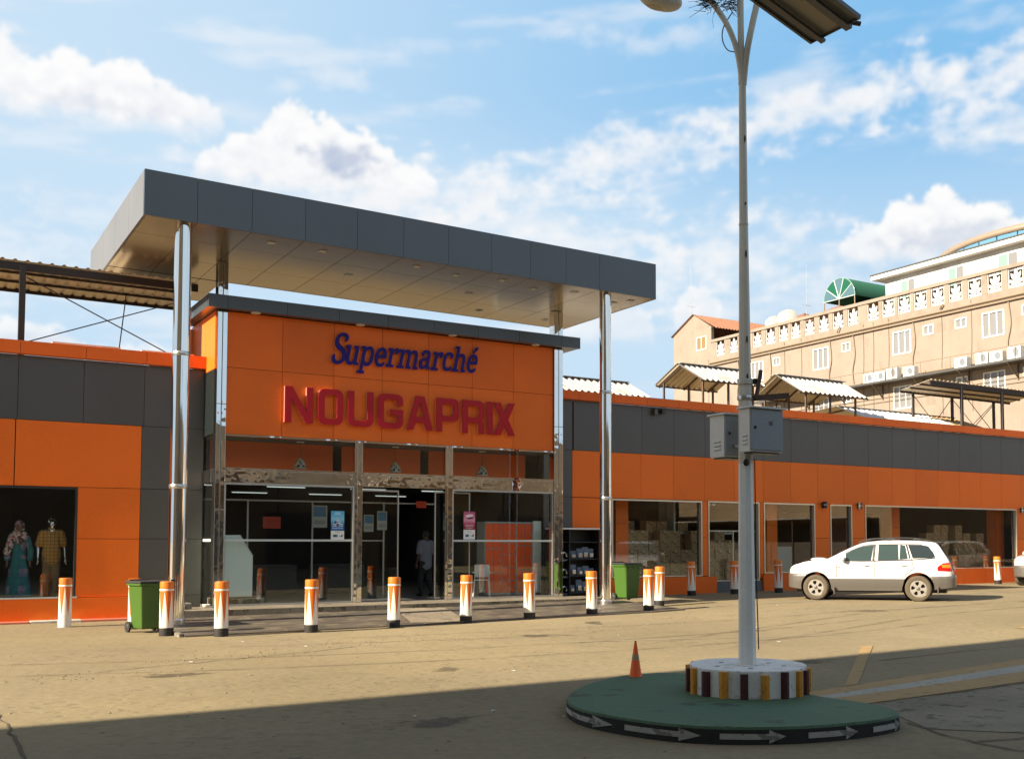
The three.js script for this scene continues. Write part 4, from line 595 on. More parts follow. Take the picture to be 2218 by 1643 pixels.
{ // lamp post with solar panel
  const t = thing('street_lamp', 'tall grey faceted street lamp post with a solar panel and forked top', 'street lamp', [7.47, 0.36, -8.55], 0.25);
  const seg = (r0, r1, y0, y1, mat) => obj('pole_section', (() => { const g = new THREE.CylinderGeometry(r1, r0, y1 - y0, 8, 1).toNonIndexed(); const uv = g.attributes.uv; for (let i = 0; i < uv.count; i++) uv.setXY(i, uv.getX(i) * 0.5, uv.getY(i) * (y1 - y0)); g.computeVertexNormals(); return g.translate(0, (y0 + y1) / 2, 0); })(), mat, t);
  const O = -0.36; seg(0.091, 0.075, 0, 2.45 + O, M.poleLow); seg(0.075, 0.069, 2.45 + O, 3.30 + O, M.pole); seg(0.066, 0.047, 3.30 + O, 5.0 + O, M.pole); seg(0.046, 0.038, 5.0 + O, 6.6 + O, M.pole);
  obj('collar', lathe([[0.071, -0.03], [0.082, -0.028], [0.082, 0.028], [0.071, 0.03]], 16).translate(0, 3.31 + O, 0), M.pole, t); obj('collar', lathe([[0.045, -0.012], [0.051, -0.01], [0.05, 0.012], [0.045, 0.014]], 16).translate(0, 4.99 + O, 0), M.pole, t);
  obj('base_plate', rbx(-0.13, 0.13, 0, 0.014, -0.13, 0.13, 0.004), M.plinthWhite, t);
  t.rotation.y = 0;                                              // what follows is placed in the axes of the car park
  const px = (lat, up, fwd = 0) => [lat * 0.846 + fwd * 0.533, up - 0.36, lat * 0.533 - fwd * 0.846];   // across, up and away
  obj('arm', tube([px(-0.005, 6.55), px(-0.05, 6.85), px(-0.11, 7.05), px(-0.21, 7.25), px(-0.42, 7.5), px(-0.85, 7.62)], 0.030, 28, 10), M.pole, t);
  obj('arm', tube([px(0.01, 6.5), px(0.05, 6.85), px(0.12, 7.2), px(0.18, 7.46), px(0.26, 7.9)], 0.036, 24, 10), M.pole, t);
  obj('arm', rod(px(-0.01, 6.5), px(-0.015, 7.9), 0.034, 8), M.pole, t);
  obj('cross_arm', tube([px(0.2, 7.56, 0.05), px(0.5, 7.38, 0), px(0.86, 7.18, -0.12), px(1.2, 7.04, -0.26)], 0.026, 20, 8), M.boltDark, t);
  const lamp = obj('lamp_head', (() => { const g = new THREE.SphereGeometry(1, 32, 20); g.scale(0.27, 0.105, 0.15); return g.translate(...px(-0.87, 7.44)); })(), M.lampShell, t);
  obj('lamp_lens', (() => { const g = new THREE.SphereGeometry(1, 24, 12, 0, Math.PI * 2, Math.PI * 0.55, Math.PI * 0.45); g.scale(0.2, 0.100, 0.12); return g.translate(...px(-0.90, 7.43)); })(), M.lampLens, lamp);
  { // panel: underside towards the camera
    const P0 = new THREE.Vector3(...px(0.735, 6.955, 0)), e1 = new THREE.Vector3(0.57 * 0.846 - 0.82 * 0.533, 0, 0.57 * 0.533 + 0.82 * 0.846).normalize(), h = new THREE.Vector3(-0.82 * 0.846 - 0.57 * 0.533, 0, -0.82 * 0.533 + 0.57 * 0.846).normalize(), e2 = h.clone().multiplyScalar(0.97).add(new THREE.Vector3(0, 0.243, 0)).normalize(), nn = e1.clone().cross(e2).normalize();
    if (nn.y < 0) nn.negate();
    const m = new THREE.Matrix4().makeBasis(e1, e2, e1.clone().cross(e2).normalize()).setPosition(P0), up = e1.clone().cross(e2).y > 0 ? 1 : -1;
    const pb = (a, b, c, d, z0, z1) => bx(a, b, c, d, up * z0, up * z1).applyMatrix4(m);
    const pan = sub('solar_panel', t);
    obj('back_sheet', pb(0.01, 0.67, 0.01, 1.32, 0.018, 0.026), M.backsheet, pan); obj('cells', pb(0.012, 0.668, 0.012, 1.318, 0.0265, 0.031), M.paneBlue, pan);
    obj('frame', [pb(0, 0.012, 0, 1.33, -0.012, 0.034), pb(0.668, 0.68, 0, 1.33, -0.012, 0.034), pb(0.012, 0.668, 0, 0.012, -0.012, 0.034), pb(0.012, 0.668, 1.318, 1.33, -0.012, 0.034), pb(0.012, 0.03, 0.012, 1.318, -0.012, -0.009), pb(0.65, 0.668, 0.012, 1.318, -0.012, -0.009)], M.alu, pan);
    obj('rail', [pb(0.13, 0.19, -0.03, 1.33, -0.045, -0.013), pb(0.47, 0.55, -0.03, 1.33, -0.045, -0.013)], M.alu, pan); obj('junction_box', pb(0.28, 0.42, 0.95, 1.08, -0.02, 0.016), M.darkPlastic, pan);
  }
  obj('loop_cable', tube([px(-0.10, 7.30), px(-0.20, 7.12), px(-0.205, 6.98), px(-0.15, 6.88), px(-0.075, 6.86)], 0.006, 24, 6), M.cable, t);
  // bracket arms, clamp, socket, cable
  const cl = sub('clamp', t); obj('band', lathe([[0.076, -0.022], [0.083, -0.02], [0.083, 0.02], [0.076, 0.022]], 20).translate(0, 3.14 - 0.36, 0), M.steel, cl); obj('bolt', [rod(px(0.08, 3.32), px(0.17, 3.32), 0.012), rbx(-0.03, 0.03, -0.025, 0.025, -0.02, 0.02, 0.004).translate(...px(0.13, 3.315)), rbx(-0.02, 0.02, -0.03, 0.03, -0.02, 0.02, 0.004).translate(...px(0.105, 3.315))], M.boltDark, cl);
  obj('bracket', [bar(px(0.04, 3.135), px(0.46, 3.165), 0.05, 0.055)], M.rust, t); obj('bracket', rod(px(0.11, 3.13, -0.03), px(0.165, 3.43, -0.03), 0.022, 10), M.rust, t);
  obj('socket', lathe([[0.001, 0.028], [0.026, 0.028], [0.036, 0.014], [0.036, 0]], 18).rotateX(Math.PI / 2).translate(...px(-0.01, 2.455, -0.075)), M.black, t);
  obj('cable', tube([px(0.095, 2.5), px(0.098, 1.9), px(0.10, 1.3), px(0.112, 0.80), px(0.118, 0.52)], 0.006, 24, 6), M.cable, t);
  for (const y of [5.2, 4.66, 3.75, 3.35, 5.9]) obj('paint_chip', new THREE.CircleGeometry(0.012, 10).scale(0.8, 1 + (y * 7 % 3), 1).rotateY(-0.70).translate(...px(0.015, y, -0.072 + (y - 3.3) * 0.010)), M.boltDark, t);
}
{ // cabinets strapped to the post
  const cab = (name, label, c, w, h, d, turn) => {
    const t = thing(name, label, 'electrical cabinet', c, turn);
    obj('body', rbx(-w / 2, w / 2, 0, h, -d / 2, d / 2 - 0.012, 0.006), M.cabinet, t); obj('hood', rbx(-w / 2 - 0.025, w / 2 + 0.025, h + 0.001, h + 0.02, -d / 2 - 0.02, d / 2 + 0.03, 0.004), M.cabinet, t);
    const dr = obj('door', rbx(-w / 2 + 0.012, w / 2 - 0.008, 0.018, h - 0.012, d / 2 - 0.011, d / 2 + 0.006, 0.004), M.cabinetDoor, t);
    obj('lock', lathe([[0.001, 0.012], [0.012, 0.012], [0.016, 0.006], [0.016, 0]], 14).rotateX(Math.PI / 2).translate(-w / 2 + 0.06, h * 0.56, d / 2 + 0.006), M.black, dr);
    obj('faded_sticker', rbx(0.02, 0.075, h * 0.62, h * 0.72, d / 2 + 0.0062, d / 2 + 0.0072, 0.0004), M.slate, dr);
    for (let i = 0; i < 3; i++) { const y = 0.075 + i * 0.042, g = rbx(-w / 2 - 0.007, -w / 2 + 0.002, y, y + 0.02, -d * 0.2, d * 0.22, 0.003); obj('louvre', g, M.cabinet, t); obj('louvre_slot', bx(-w / 2 - 0.0012, -w / 2 + 0.0005, y - 0.006, y - 0.0005, -d * 0.2, d * 0.22), M.black, t); }
    obj('underside_box', bx(-w / 2 + 0.04, w / 2 - 0.03, -0.014, -0.001, -d / 2 + 0.02, d / 2 - 0.03), M.boltDark, t);
    obj('strap', [bx(-0.06, 0.06, 0.1, 0.13, d < 0.2 ? -d / 2 - 0.05 : d / 2 + 0.002, d < 0.2 ? -d / 2 : d / 2 + 0.03)], M.steel, t); return t;
  };
  cab('control_cabinet', 'grey cabinet with blue grey door and round lock on the front of the lamp post', [7.535, 2.555, -8.375], 0.45, 0.445, 0.17, 0);
  cab('control_cabinet', 'smaller pale grey cabinet with louvres on the back of the lamp post', [7.50, 2.53, -8.84], 0.34, 0.445, 0.25, 0);
}
{ // nest of twigs caught in the fork
  const r = rng(21), g = []; for (let i = 0; i < 260; i++) { const a = r() * 6.28, b = (r() - 0.5) * 1.2, l = 0.05 + r() * 0.16, q = r() ** 0.6 * 0.16, lat = -0.24 + Math.cos(a) * q * 1.1, up = 7.47 + (r() - 0.5) * 0.26 - Math.abs(lat + 0.24) * 0.2, f = Math.sin(a) * q, d = [Math.cos(a + b) * l, (r() - 0.55) * l * 1.3, Math.sin(a + b) * l]; const A = [7.47 + lat * 0.846 + f * 0.533, up, -8.55 + lat * 0.533 - f * 0.846]; g.push(rod(A, [A[0] + d[0], A[1] + d[1], A[2] + d[2]], 0.0035, 4, 0.002)); }
  g.push(tube([[7.21, 7.3, -8.7], [7.20, 7.2, -8.71], [7.205, 7.12, -8.70]], 0.002, 6, 4));
  tag(obj('bird_nest', g, M.nest), 'dark twiggy bird nest wedged in the fork of the lamp post', 'nest');
}
// ---- wall lamps and camera on the right wing ----
{
  const mk = (label, x) => { const t = thing('wall_lamp', label, 'wall lamp', [x, 2.82, -25.895], 0, 'black up and down lamps on the orange piers'); obj('back_plate', rbx(-0.05, 0.05, 0.02, 0.2, 0, 0.02, 0.005), M.black, t); obj('shade', [cyl(0.075, 0.075, 0, 0.1, 0, 0.11, 20), cyl(0.075, 0.075, 0.13, 0.22, 0, 0.11, 20)], M.black, t); obj('band', cyl(0.06, 0.06, 0.1, 0.13, 0, 0.11, 16), M.steel, t); return t; };
  const a = mk('black cylinder wall lamp on the orange pier left of the narrow window', 25.97);
  copy(a, 'wall_lamp', 'black cylinder wall lamp on the orange pier right of the narrow window', [27.63, 2.82, -25.895]); copy(a, 'wall_lamp', 'black cylinder wall lamp at the right edge, above the cut off white car', [36.5, 2.82, -25.895]);
  const f = thing('floodlight', 'two small dark spotlight heads under the orange cornice of the right wing', 'spotlight', [19.18, 5.62, -25.89]);
  obj('bracket', rbx(-0.2, 0.16, 0.02, 0.06, 0, 0.05, 0.006), M.black, f); obj('head', rbx(-0.22, -0.1, -0.14, 0.03, 0.02, 0.14, 0.012), M.slate, f); obj('head', rbx(0.03, 0.16, -0.09, 0.04, 0.03, 0.17, 0.012), M.darkPlastic, f);
}
// ================= CARS =================
// local axes: x forward with the front axle at 0, y up, z to the car's left
function makeCar(label, pos, turn) {
  const t = thing('car', label, 'car', pos, turn);
  const itp = (tab, x) => { if (x >= tab[0][0]) return tab[0][1]; for (let i = 1; i < tab.length; i++) if (x >= tab[i][0]) { const a = tab[i - 1], b = tab[i], k = (x - a[0]) / (b[0] - a[0]), s = k; return a[1] + (b[1] - a[1]) * s; } return tab[tab.length - 1][1]; };
  const TOP = [[0.775, 0.66], [0.745, 0.76], [0.68, 0.86], [0.55, 0.955], [0.35, 1.025], [0.1, 1.07], [-0.15, 1.095], [-0.30, 1.115], [-0.50, 1.215], [-0.75, 1.345], [-1.0, 1.465], [-1.16, 1.525], [-1.35, 1.565], [-1.7, 1.60], [-2.1, 1.605], [-2.5, 1.597], [-2.85, 1.575], [-3.05, 1.545], [-3.14, 1.48], [-3.25, 1.30], [-3.38, 1.10], [-3.44, 0.95], [-3.47, 0.78], [-3.485, 0.70]];
  const WID = [[0.775, 0.40], [0.75, 0.56], [0.70, 0.68], [0.60, 0.775], [0.45, 0.835], [0.2, 0.875], [-0.2, 0.895], [-1, 0.905], [-2, 0.905], [-2.7, 0.90], [-3.1, 0.875], [-3.3, 0.84], [-3.42, 0.79], [-3.47, 0.72], [-3.485, 0.62]];
  const PRO = [[2, 0.70], [1.62, 0.715], [1.5, 0.755], [1.3, 0.845], [1.12, 0.935], [1.06, 0.962], [0.95, 0.985], [0.75, 1.0], [0.5, 0.992], [0.36, 0.965], [0.2, 0.93]];
  const hw = (x, y) => itp(WID, x) * itp(PRO, y);
  const loft = (xs, yb, ytf, grow, n = 22) => {                  // closed shell from cross-sections
    const pos = [], uv = [], idx = [], ring = (n + 1) * 2;
    const sec = (x) => { const lo = yb(x), hi = ytf(x), r = Math.min(0.085, (hi - lo) * 0.3), p = []; for (let i = 0; i <= n; i++) { const k = i / n; let y, z; if (k < 0.62) { y = lerp(lo, hi - r, k / 0.62); z = hw(x, y) + grow; } else { const a = (k - 0.62) / 0.38, w0 = hw(x, hi - r) + grow; if (a < 0.45) { const th = a / 0.45 * Math.PI / 2; y = hi - r + Math.sin(th) * r * 0.82; z = w0 - (1 - Math.cos(th)) * r * 1.1; } else { const q = (a - 0.45) / 0.55, z0 = w0 - r * 1.1; z = z0 * (1 - q); y = hi - r * 0.18 + r * 0.18 * (1 - (1 - q) ** 2); } } p.push([y, z]); } return p; };
    xs.forEach((x) => { const s = sec(x); for (const [y, z] of s) { pos.push(x, y, z); uv.push(x, y); } for (let i = n; i >= 0; i--) { pos.push(x, s[i][0], -s[i][1]); uv.push(x, s[i][0] + 0.3); } });
    for (let j = 0; j < xs.length - 1; j++) for (let i = 0; i < ring; i++) { const a = j * ring + i, b = j * ring + (i + 1) % ring, c = a + ring, d = b + ring; idx.push(a, b, c, b, d, c); }
    for (const [j, f] of [[0, 1], [xs.length - 1, 0]]) for (let i = 1; i < ring - 1; i++) { const o = j * ring; f ? idx.push(o, o + i + 1, o + i) : idx.push(o, o + i, o + i + 1); }
    let g = new THREE.BufferGeometry(); g.setAttribute('position', new THREE.Float32BufferAttribute(pos, 3)); g.setAttribute('uv', new THREE.Float32BufferAttribute(uv, 2)); g.setIndex(idx); g.computeVertexNormals(); return g;
  };
  const xs = []; for (let i = 0; i <= 70; i++) xs.push(lerp(0.772, -3.482, i / 70)); xs.splice(1, 0, 0.755, 0.735); xs.splice(xs.length - 1, 0, -3.46, -3.475);
  const ev = new Evaluator(); ev.useGroups = false;
  const cut = (g, list) => { let b = new Brush(g); b.updateMatrixWorld(); for (const c of list) { const q = new Brush(c); q.updateMatrixWorld(); b = ev.evaluate(b, q, SUBTRACTION); } const o = b.geometry; return o; };
  const arch = (x, r) => new THREE.CylinderGeometry(r, r, 2.4, 40).rotateX(Math.PI / 2).translate(x, 0.35, 0);
  obj('body', cut(loft(xs, (x) => x > 0.3 ? lerp(0.34, 0.42, (x - 0.3) / 0.47) : x < -3 ? lerp(0.34, 0.46, (-3 - x) / 0.48) : 0.30, (x) => itp(TOP, x), 0), [arch(0, 0.405), arch(-2.62, 0.405)]), M.carWhite, t);
  const range = (a, b, n) => Array.from({ length: n + 1 }, (_, i) => lerp(a, b, i / n));
  obj('front_bumper', cut(loft([0.772, 0.755, 0.735, ...range(0.71, 0.2, 12)], (x) => lerp(0.24, 0.32, clamp((x - 0.2) / 0.57, 0, 1)), (x) => Math.min(0.735, itp(TOP, x) - 0.02), 0.014, 16).translate(0.022, 0, 0), [arch(0, 0.40)]), M.carGrey, t);
  obj('rear_bumper', cut(loft([...range(-2.88, -3.40, 12), -3.44, -3.465, -3.48], (x) => lerp(0.28, 0.36, clamp((-2.88 - x) / 0.6, 0, 1)), () => 0.70, 0.014, 16).translate(-0.045, 0, 0), [arch(-2.62, 0.40)]), M.carGrey, t);
  for (const x of [0, -2.62]) obj('wheel_arch_liner', [new THREE.CylinderGeometry(0.40, 0.40, 1.5, 30, 1, true, -Math.PI / 2 - 0.25, Math.PI + 0.5).rotateX(Math.PI / 2).rotateZ(Math.PI / 2).translate(x, 0.35, 0)], M.black, t);
  obj('underbody', bx(-3.3, 0.55, 0.22, 0.34, -0.62, 0.62), M.black, t);
  // pieces that lie on the flank: a grid between two edges
  const patch = (top, bot, off, s, m = 8, n = 14) => {
    const rs = (p, k) => { let L = [0]; for (let i = 1; i < p.length; i++) L.push(L[i - 1] + Math.hypot(p[i][0] - p[i - 1][0], p[i][1] - p[i - 1][1])); const d = k * L[L.length - 1]; let i = 1; while (i < p.length - 1 && L[i] < d) i++; const q = (d - L[i - 1]) / (L[i] - L[i - 1] || 1); return [lerp(p[i - 1][0], p[i][0], q), lerp(p[i - 1][1], p[i][1], q)]; };
    const pos = [], uv = [], idx = []; for (let j = 0; j <= m; j++) for (let i = 0; i <= n; i++) { const a = rs(top, i / n), b = rs(bot, i / n), x = lerp(a[0], b[0], j / m), y = lerp(a[1], b[1], j / m); pos.push(x, y, s * (hw(x, y) + off)); uv.push(x, y); }
    for (let j = 0; j < m; j++) for (let i = 0; i < n; i++) { const a = j * (n + 1) + i; idx.push(a, a + 1, a + n + 1, a + 1, a + n + 2, a + n + 1); }
    const g = new THREE.BufferGeometry(); g.setAttribute('position', new THREE.Float32BufferAttribute(pos, 3)); g.setAttribute('uv', new THREE.Float32BufferAttribute(uv, 2)); g.setIndex(idx); g.computeVertexNormals(); return g;
  };
  const line = (p, w, off, s) => join(p.slice(1).map((b, i) => { const a = p[i], k = 4, out = []; for (let q = 0; q < k; q++) { const A = [lerp(a[0], b[0], q / k), lerp(a[1], b[1], q / k)], B = [lerp(a[0], b[0], (q + 1) / k), lerp(a[1], b[1], (q + 1) / k)]; out.push(bar([A[0], A[1], s * (hw(...A) + off)], [B[0], B[1], s * (hw(...B) + off)], w, w)); } return join(out); }));
  for (const s of [1, -1]) {
    obj('window', patch([[-0.78, 1.225], [-0.98, 1.33], [-1.25, 1.435], [-1.50, 1.465]], [[-0.80, 1.06], [-0.95, 1.055], [-1.2, 1.055], [-1.44, 1.06]], 0.005, s), M.carGlassLit, t);
    obj('window', patch([[-1.63, 1.475], [-2.12, 1.475]], [[-1.615, 1.07], [-2.14, 1.085]], 0.005, s), M.carGlassLit, t);
    obj('window', patch([[-2.175, 1.475], [-2.30, 1.45]], [[-2.16, 1.09], [-2.37, 1.105]], 0.005, s, 8, 4), M.carGlassLit, t);
    obj('window', patch([[-2.37, 1.47], [-2.72, 1.465], [-2.87, 1.44], [-3.0, 1.27]], [[-2.49, 1.12], [-2.7, 1.125], [-2.95, 1.13], [-3.05, 1.15]], 0.005, s), M.carGlass, t);
    obj('window_surround', [line([[-0.77, 1.055], [-1.2, 1.045], [-2.4, 1.08], [-3.05, 1.125]], 0.022, 0.001, s), line([[-0.77, 1.24], [-0.98, 1.345], [-1.25, 1.45], [-1.5, 1.48], [-2.3, 1.485], [-2.72, 1.48]], 0.018, 0.001, s), line([[-1.53, 1.47], [-1.5, 1.06]], 0.05, -0.015, s), line([[-2.33, 1.47], [-2.42, 1.11]], 0.035, -0.008, s)], M.carSeam, t);
    const side = (name, a, b) => { const d = sub('door', t); obj('seam', [line(a, 0.012, -0.001, s), line(b, 0.012, -0.001, s)], M.carSeam, d); return d; };
    const d1 = side('door', [[-0.60, 1.08], [-0.545, 0.92], [-0.545, 0.6], [-0.56, 0.38]], [[-1.535, 1.06], [-1.53, 0.38]]), d2 = side('door', [[-1.56, 0.38], [-2.12, 0.38], [-2.2, 0.42]], [[-2.46, 1.12], [-2.51, 0.86], [-2.35, 0.72], [-2.18, 0.58]]);
    for (const [d, x] of [[d1, -1.34], [d2, -2.29]]) { const y = 0.93, z = s * (hw(x, y) + 0.012); obj('door_handle', new THREE.CapsuleGeometry(0.013, 0.17, 4, 10).rotateZ(Math.PI / 2).translate(x, y, z), M.carWhite, d); obj('handle_recess', new THREE.SphereGeometry(1, 14, 8).scale(0.075, 0.03, 0.006).translate(x, y - 0.005, s * (hw(x, y) + 0.001)), M.carSeam, d); }
    obj('side_cladding', [patch([[-0.345, 0.575], [-2.285, 0.585]], [[-0.405, 0.365], [-2.222, 0.372]], 0.010, s, 4, 24)], M.carGrey, t);
    obj('sill', [patch([[-0.405, 0.364], [-2.222, 0.371]], [[-0.43, 0.26], [-2.2, 0.27]], 0.006, s, 3, 16)], M.carGrey, t);
    obj('trim_line', line([[-0.36, 0.582], [-1.3, 0.588], [-2.27, 0.592]], 0.014, 0.008, s), M.carWhite, t);
    obj('fuel_cap', new THREE.CylinderGeometry(0.075, 0.075, 0.004, 24).rotateX(Math.PI / 2).translate(-2.78, 0.96, s * (hw(-2.78, 0.96) + 0.0005)), M.carWhite, t);
    obj('side_repeater', new THREE.SphereGeometry(1, 12, 8).scale(0.045, 0.02, 0.008).translate(-0.43, 0.865, s * (hw(-0.43, 0.865))), M.lampClear, t); obj('side_badge', rbx(-0.65, -0.56, 0.862, 0.882, s * hw(-0.6, 0.87) - 0.003, s * hw(-0.6, 0.87) + 0.005, 0.002), M.carSeam, t);
    obj('headlight', patch([[0.50, 0.955], [0.60, 0.92], [0.685, 0.86]], [[0.53, 0.78], [0.64, 0.755], [0.735, 0.745]], 0.006, s, 6, 8), M.lampClear, t);
    const tl = obj('tail_light', patch([[-3.10, 0.90], [-3.24, 1.0], [-3.40, 1.02]], [[-3.10, 0.80], [-3.3, 0.79], [-3.455, 0.79]], 0.008, s, 6, 8), M.lampRed, t); obj('indicator', patch([[-3.20, 0.955], [-3.40, 0.965]], [[-3.22, 0.885], [-3.44, 0.875]], 0.011, s, 4, 6), M.lampAmber, tl);
    { const m = obj('wing_mirror', (() => { const g = new THREE.SphereGeometry(1, 18, 12); g.scale(0.085, 0.085, 0.10); const p = g.attributes.position; for (let i = 0; i < p.count; i++) if (p.getX(i) < -0.03) p.setX(i, -0.03); g.computeVertexNormals(); return g.translate(-0.74, 1.115, s * (hw(-0.74, 1.08) + 0.115)); })(), M.carWhite, t); obj('mirror_foot', rbx(-0.78, -0.68, 1.045, 1.075, s * (hw(-0.74, 1.06) - 0.01), s * (hw(-0.74, 1.06) + 0.1), 0.01), M.carSeam, m); }
    { const z = s * (0.905 * 0.71 - 0.03), f = (x) => itp(TOP, x); const r = obj('roof_rail', [tube([[-1.10, f(-1.1) + 0.015, z], [-1.25, f(-1.25) + 0.055, z], [-1.9, f(-1.9) + 0.045, z], [-2.6, f(-2.6) + 0.045, z], [-2.88, f(-2.88) + 0.01, z]], 0.015, 30, 8), rbx(-1.95, -1.85, f(-1.9) - 0.01, f(-1.9) + 0.04, z - 0.014, z + 0.014, 0.006), rbx(-2.62, -2.5, f(-2.56) - 0.01, f(-2.56) + 0.04, z - 0.014, z + 0.014, 0.006)], M.carSeam, t); }
    obj('mudflap', [rbx(-0.50, -0.475, 0.17, 0.36, s * 0.86 - 0.11, s * 0.86 + 0.03, 0.006), rbx(-3.12, -3.095, 0.18, 0.4, s * 0.86 - 0.11, s * 0.86 + 0.03, 0.006)], M.carGrey, t);
    for (const x of [0, -2.62]) {
      const w = sub('wheel', t), z = s * 0.80, put = (g) => (s > 0 ? g : g.rotateY(Math.PI)).translate(x, 0.337, z);
      obj('tyre', put(lathe([[0.215, -0.10], [0.25, -0.112], [0.30, -0.11], [0.328, -0.09], [0.336, -0.06], [0.3375, 0], [0.336, 0.06], [0.328, 0.09], [0.30, 0.11], [0.25, 0.112], [0.215, 0.10]], 48).rotateX(Math.PI / 2)), M.tyre, w);
      const disc = new THREE.Shape(); disc.absarc(0, 0, 0.205, 0, Math.PI * 2, false); for (let k = 0; k < 5; k++) { const a = k / 5 * Math.PI * 2 + 0.5, p = new THREE.Path(), A = (r, d) => [Math.cos(a + d) * r, Math.sin(a + d) * r]; p.moveTo(...A(0.08, -0.18)); p.quadraticCurveTo(...A(0.13, -0.42), ...A(0.175, -0.30)); p.quadraticCurveTo(...A(0.192, 0), ...A(0.175, 0.30)); p.quadraticCurveTo(...A(0.13, 0.42), ...A(0.08, 0.18)); p.quadraticCurveTo(...A(0.062, 0), ...A(0.08, -0.18)); disc.holes.push(p); }
      obj('rim', [put(extr(disc, 0.02, { bevelEnabled: true, bevelSize: 0.004, bevelThickness: 0.006, bevelSegments: 2, curveSegments: 24 }).translate(0, 0, 0.072)), put(lathe([[0.20, -0.08], [0.205, 0.08], [0.222, 0.104], [0.228, 0.10], [0.212, 0.07]], 40).rotateX(Math.PI / 2))], M.alloy, w);
      obj('brake_disc', put(new THREE.CylinderGeometry(0.19, 0.19, 0.02, 24).rotateX(Math.PI / 2).translate(0, 0, 0.0)), M.black, w); obj('hub_cap', put(lathe([[0.05, 0], [0.045, 0.012], [0.03, 0.02], [0.001, 0.022]], 20).rotateX(Math.PI / 2).translate(0, 0, 0.095)), M.carGrey, w);
    }
  }
  // glass, bonnet scoop, wipers on top
  const topPatch = (x0, x1, wf, off, n = 10) => { const pos = [], uv = [], idx = []; for (let j = 0; j <= n; j++) for (let i = 0; i <= n; i++) { const x = lerp(x0, x1, j / n), q = i / n * 2 - 1, w = wf(x); pos.push(x, itp(TOP, x) + off - 0.018 * (Math.abs(q) ** 3), q * w); uv.push(x, q); } for (let j = 0; j < n; j++) for (let i = 0; i < n; i++) { const a = j * (n + 1) + i; idx.push(a, a + n + 1, a + 1, a + 1, a + n + 1, a + n + 2); } const g = new THREE.BufferGeometry(); g.setAttribute('position', new THREE.Float32BufferAttribute(pos, 3)); g.setAttribute('uv', new THREE.Float32BufferAttribute(uv, 2)); g.setIndex(idx); g.computeVertexNormals(); return g; };
  obj('windscreen', topPatch(-0.31, -1.12, (x) => hw(x, itp(TOP, x) - 0.06) - 0.012, 0.014), M.carGlass, t);
  obj('rear_window', topPatch(-3.09, -3.35, (x) => hw(x, itp(TOP, x)) - 0.05, 0.016), M.carGlass, t);
  obj('bonnet_scoop', (() => { const g = new THREE.SphereGeometry(1, 20, 12); g.scale(0.24, 0.055, 0.2); return g.translate(0.02, 1.075, 0); })(), M.carWhite, t);
  obj('grille', rbx(0.752, 0.80, 0.72, 0.80, -0.32, 0.32, 0.012), M.carSeam, t); obj('number_plate', rbx(0.795, 0.803, 0.50, 0.60, -0.26, 0.26, 0.004), M.white, t); obj('rear_plate', rbx(-3.512, -3.50, 0.80, 0.90, -0.26, 0.26, 0.004), M.white, t);
  return t;
}
{
  // front near wheel stands at (20.81, -21.08), rear near wheel at (22.41, -18.97)
  const dx = -1.60, dz = -2.11, l = Math.hypot(dx, dz), ux = dx / l, uz = dz / l, turn = Math.atan2(-uz, ux);
  // local z (left) in the world is (sin turn, cos turn)
  const lx = Math.sin(turn), lz = Math.cos(turn), near = (-0.8 * lx + 0.6 * lz) > 0 ? 1 : -1;
  const cx = 20.83 - lx * 0.84 * near, cz = -21.05 - lz * 0.84 * near;
  const a = makeCar('white four wheel drive estate car with grey lower body parked broadside before the right wing', [cx, gy(21.5) - 0.0, cz], turn);
  const b = copy(a, 'car', 'white car cut off by the right edge, only its front corner in view', [0, 0, 0], 0); b.userData.category = 'car';
  b.position.set(33.7, gy(34), -23.05); b.rotation.set(0, -2.95, 0);
}
// ================= ROOF SHEDS =================
function corr(x0, x1, p, q, wave = 0.2, amp = 0.036, rib = false) {           // corrugated sheet from line p (y, z) to line q (y, z)
  const n = Math.max(8, Math.round((x1 - x0) / wave * (rib ? 12 : 6))), pos = [], uv = [], idx = [], ny = -(q[1] - p[1]), nz = q[0] - p[0], l = Math.hypot(ny, nz), s = ny < 0 ? -1 : 1;
  for (let i = 0; i <= n; i++) { const x = lerp(x0, x1, i / n), a = Math.cos(x / wave * Math.PI * 2), k = rib ? amp * sstep(0.45, 0.85, a) : amp * clamp(a * 1.8, -1, 1) * s; for (const r of [p, q]) { pos.push(x, r[0] + ny / l * k, r[1] + nz / l * k); uv.push(x, r[1]); } if (i) { const o = i * 2; idx.push(o - 2, o - 1, o, o, o - 1, o + 1); } }
  const g = new THREE.BufferGeometry(); g.setAttribute('position', new THREE.Float32BufferAttribute(pos, 3)); g.setAttribute('uv', new THREE.Float32BufferAttribute(uv, 2)); g.setIndex(idx); g.computeVertexNormals(); return g;
}
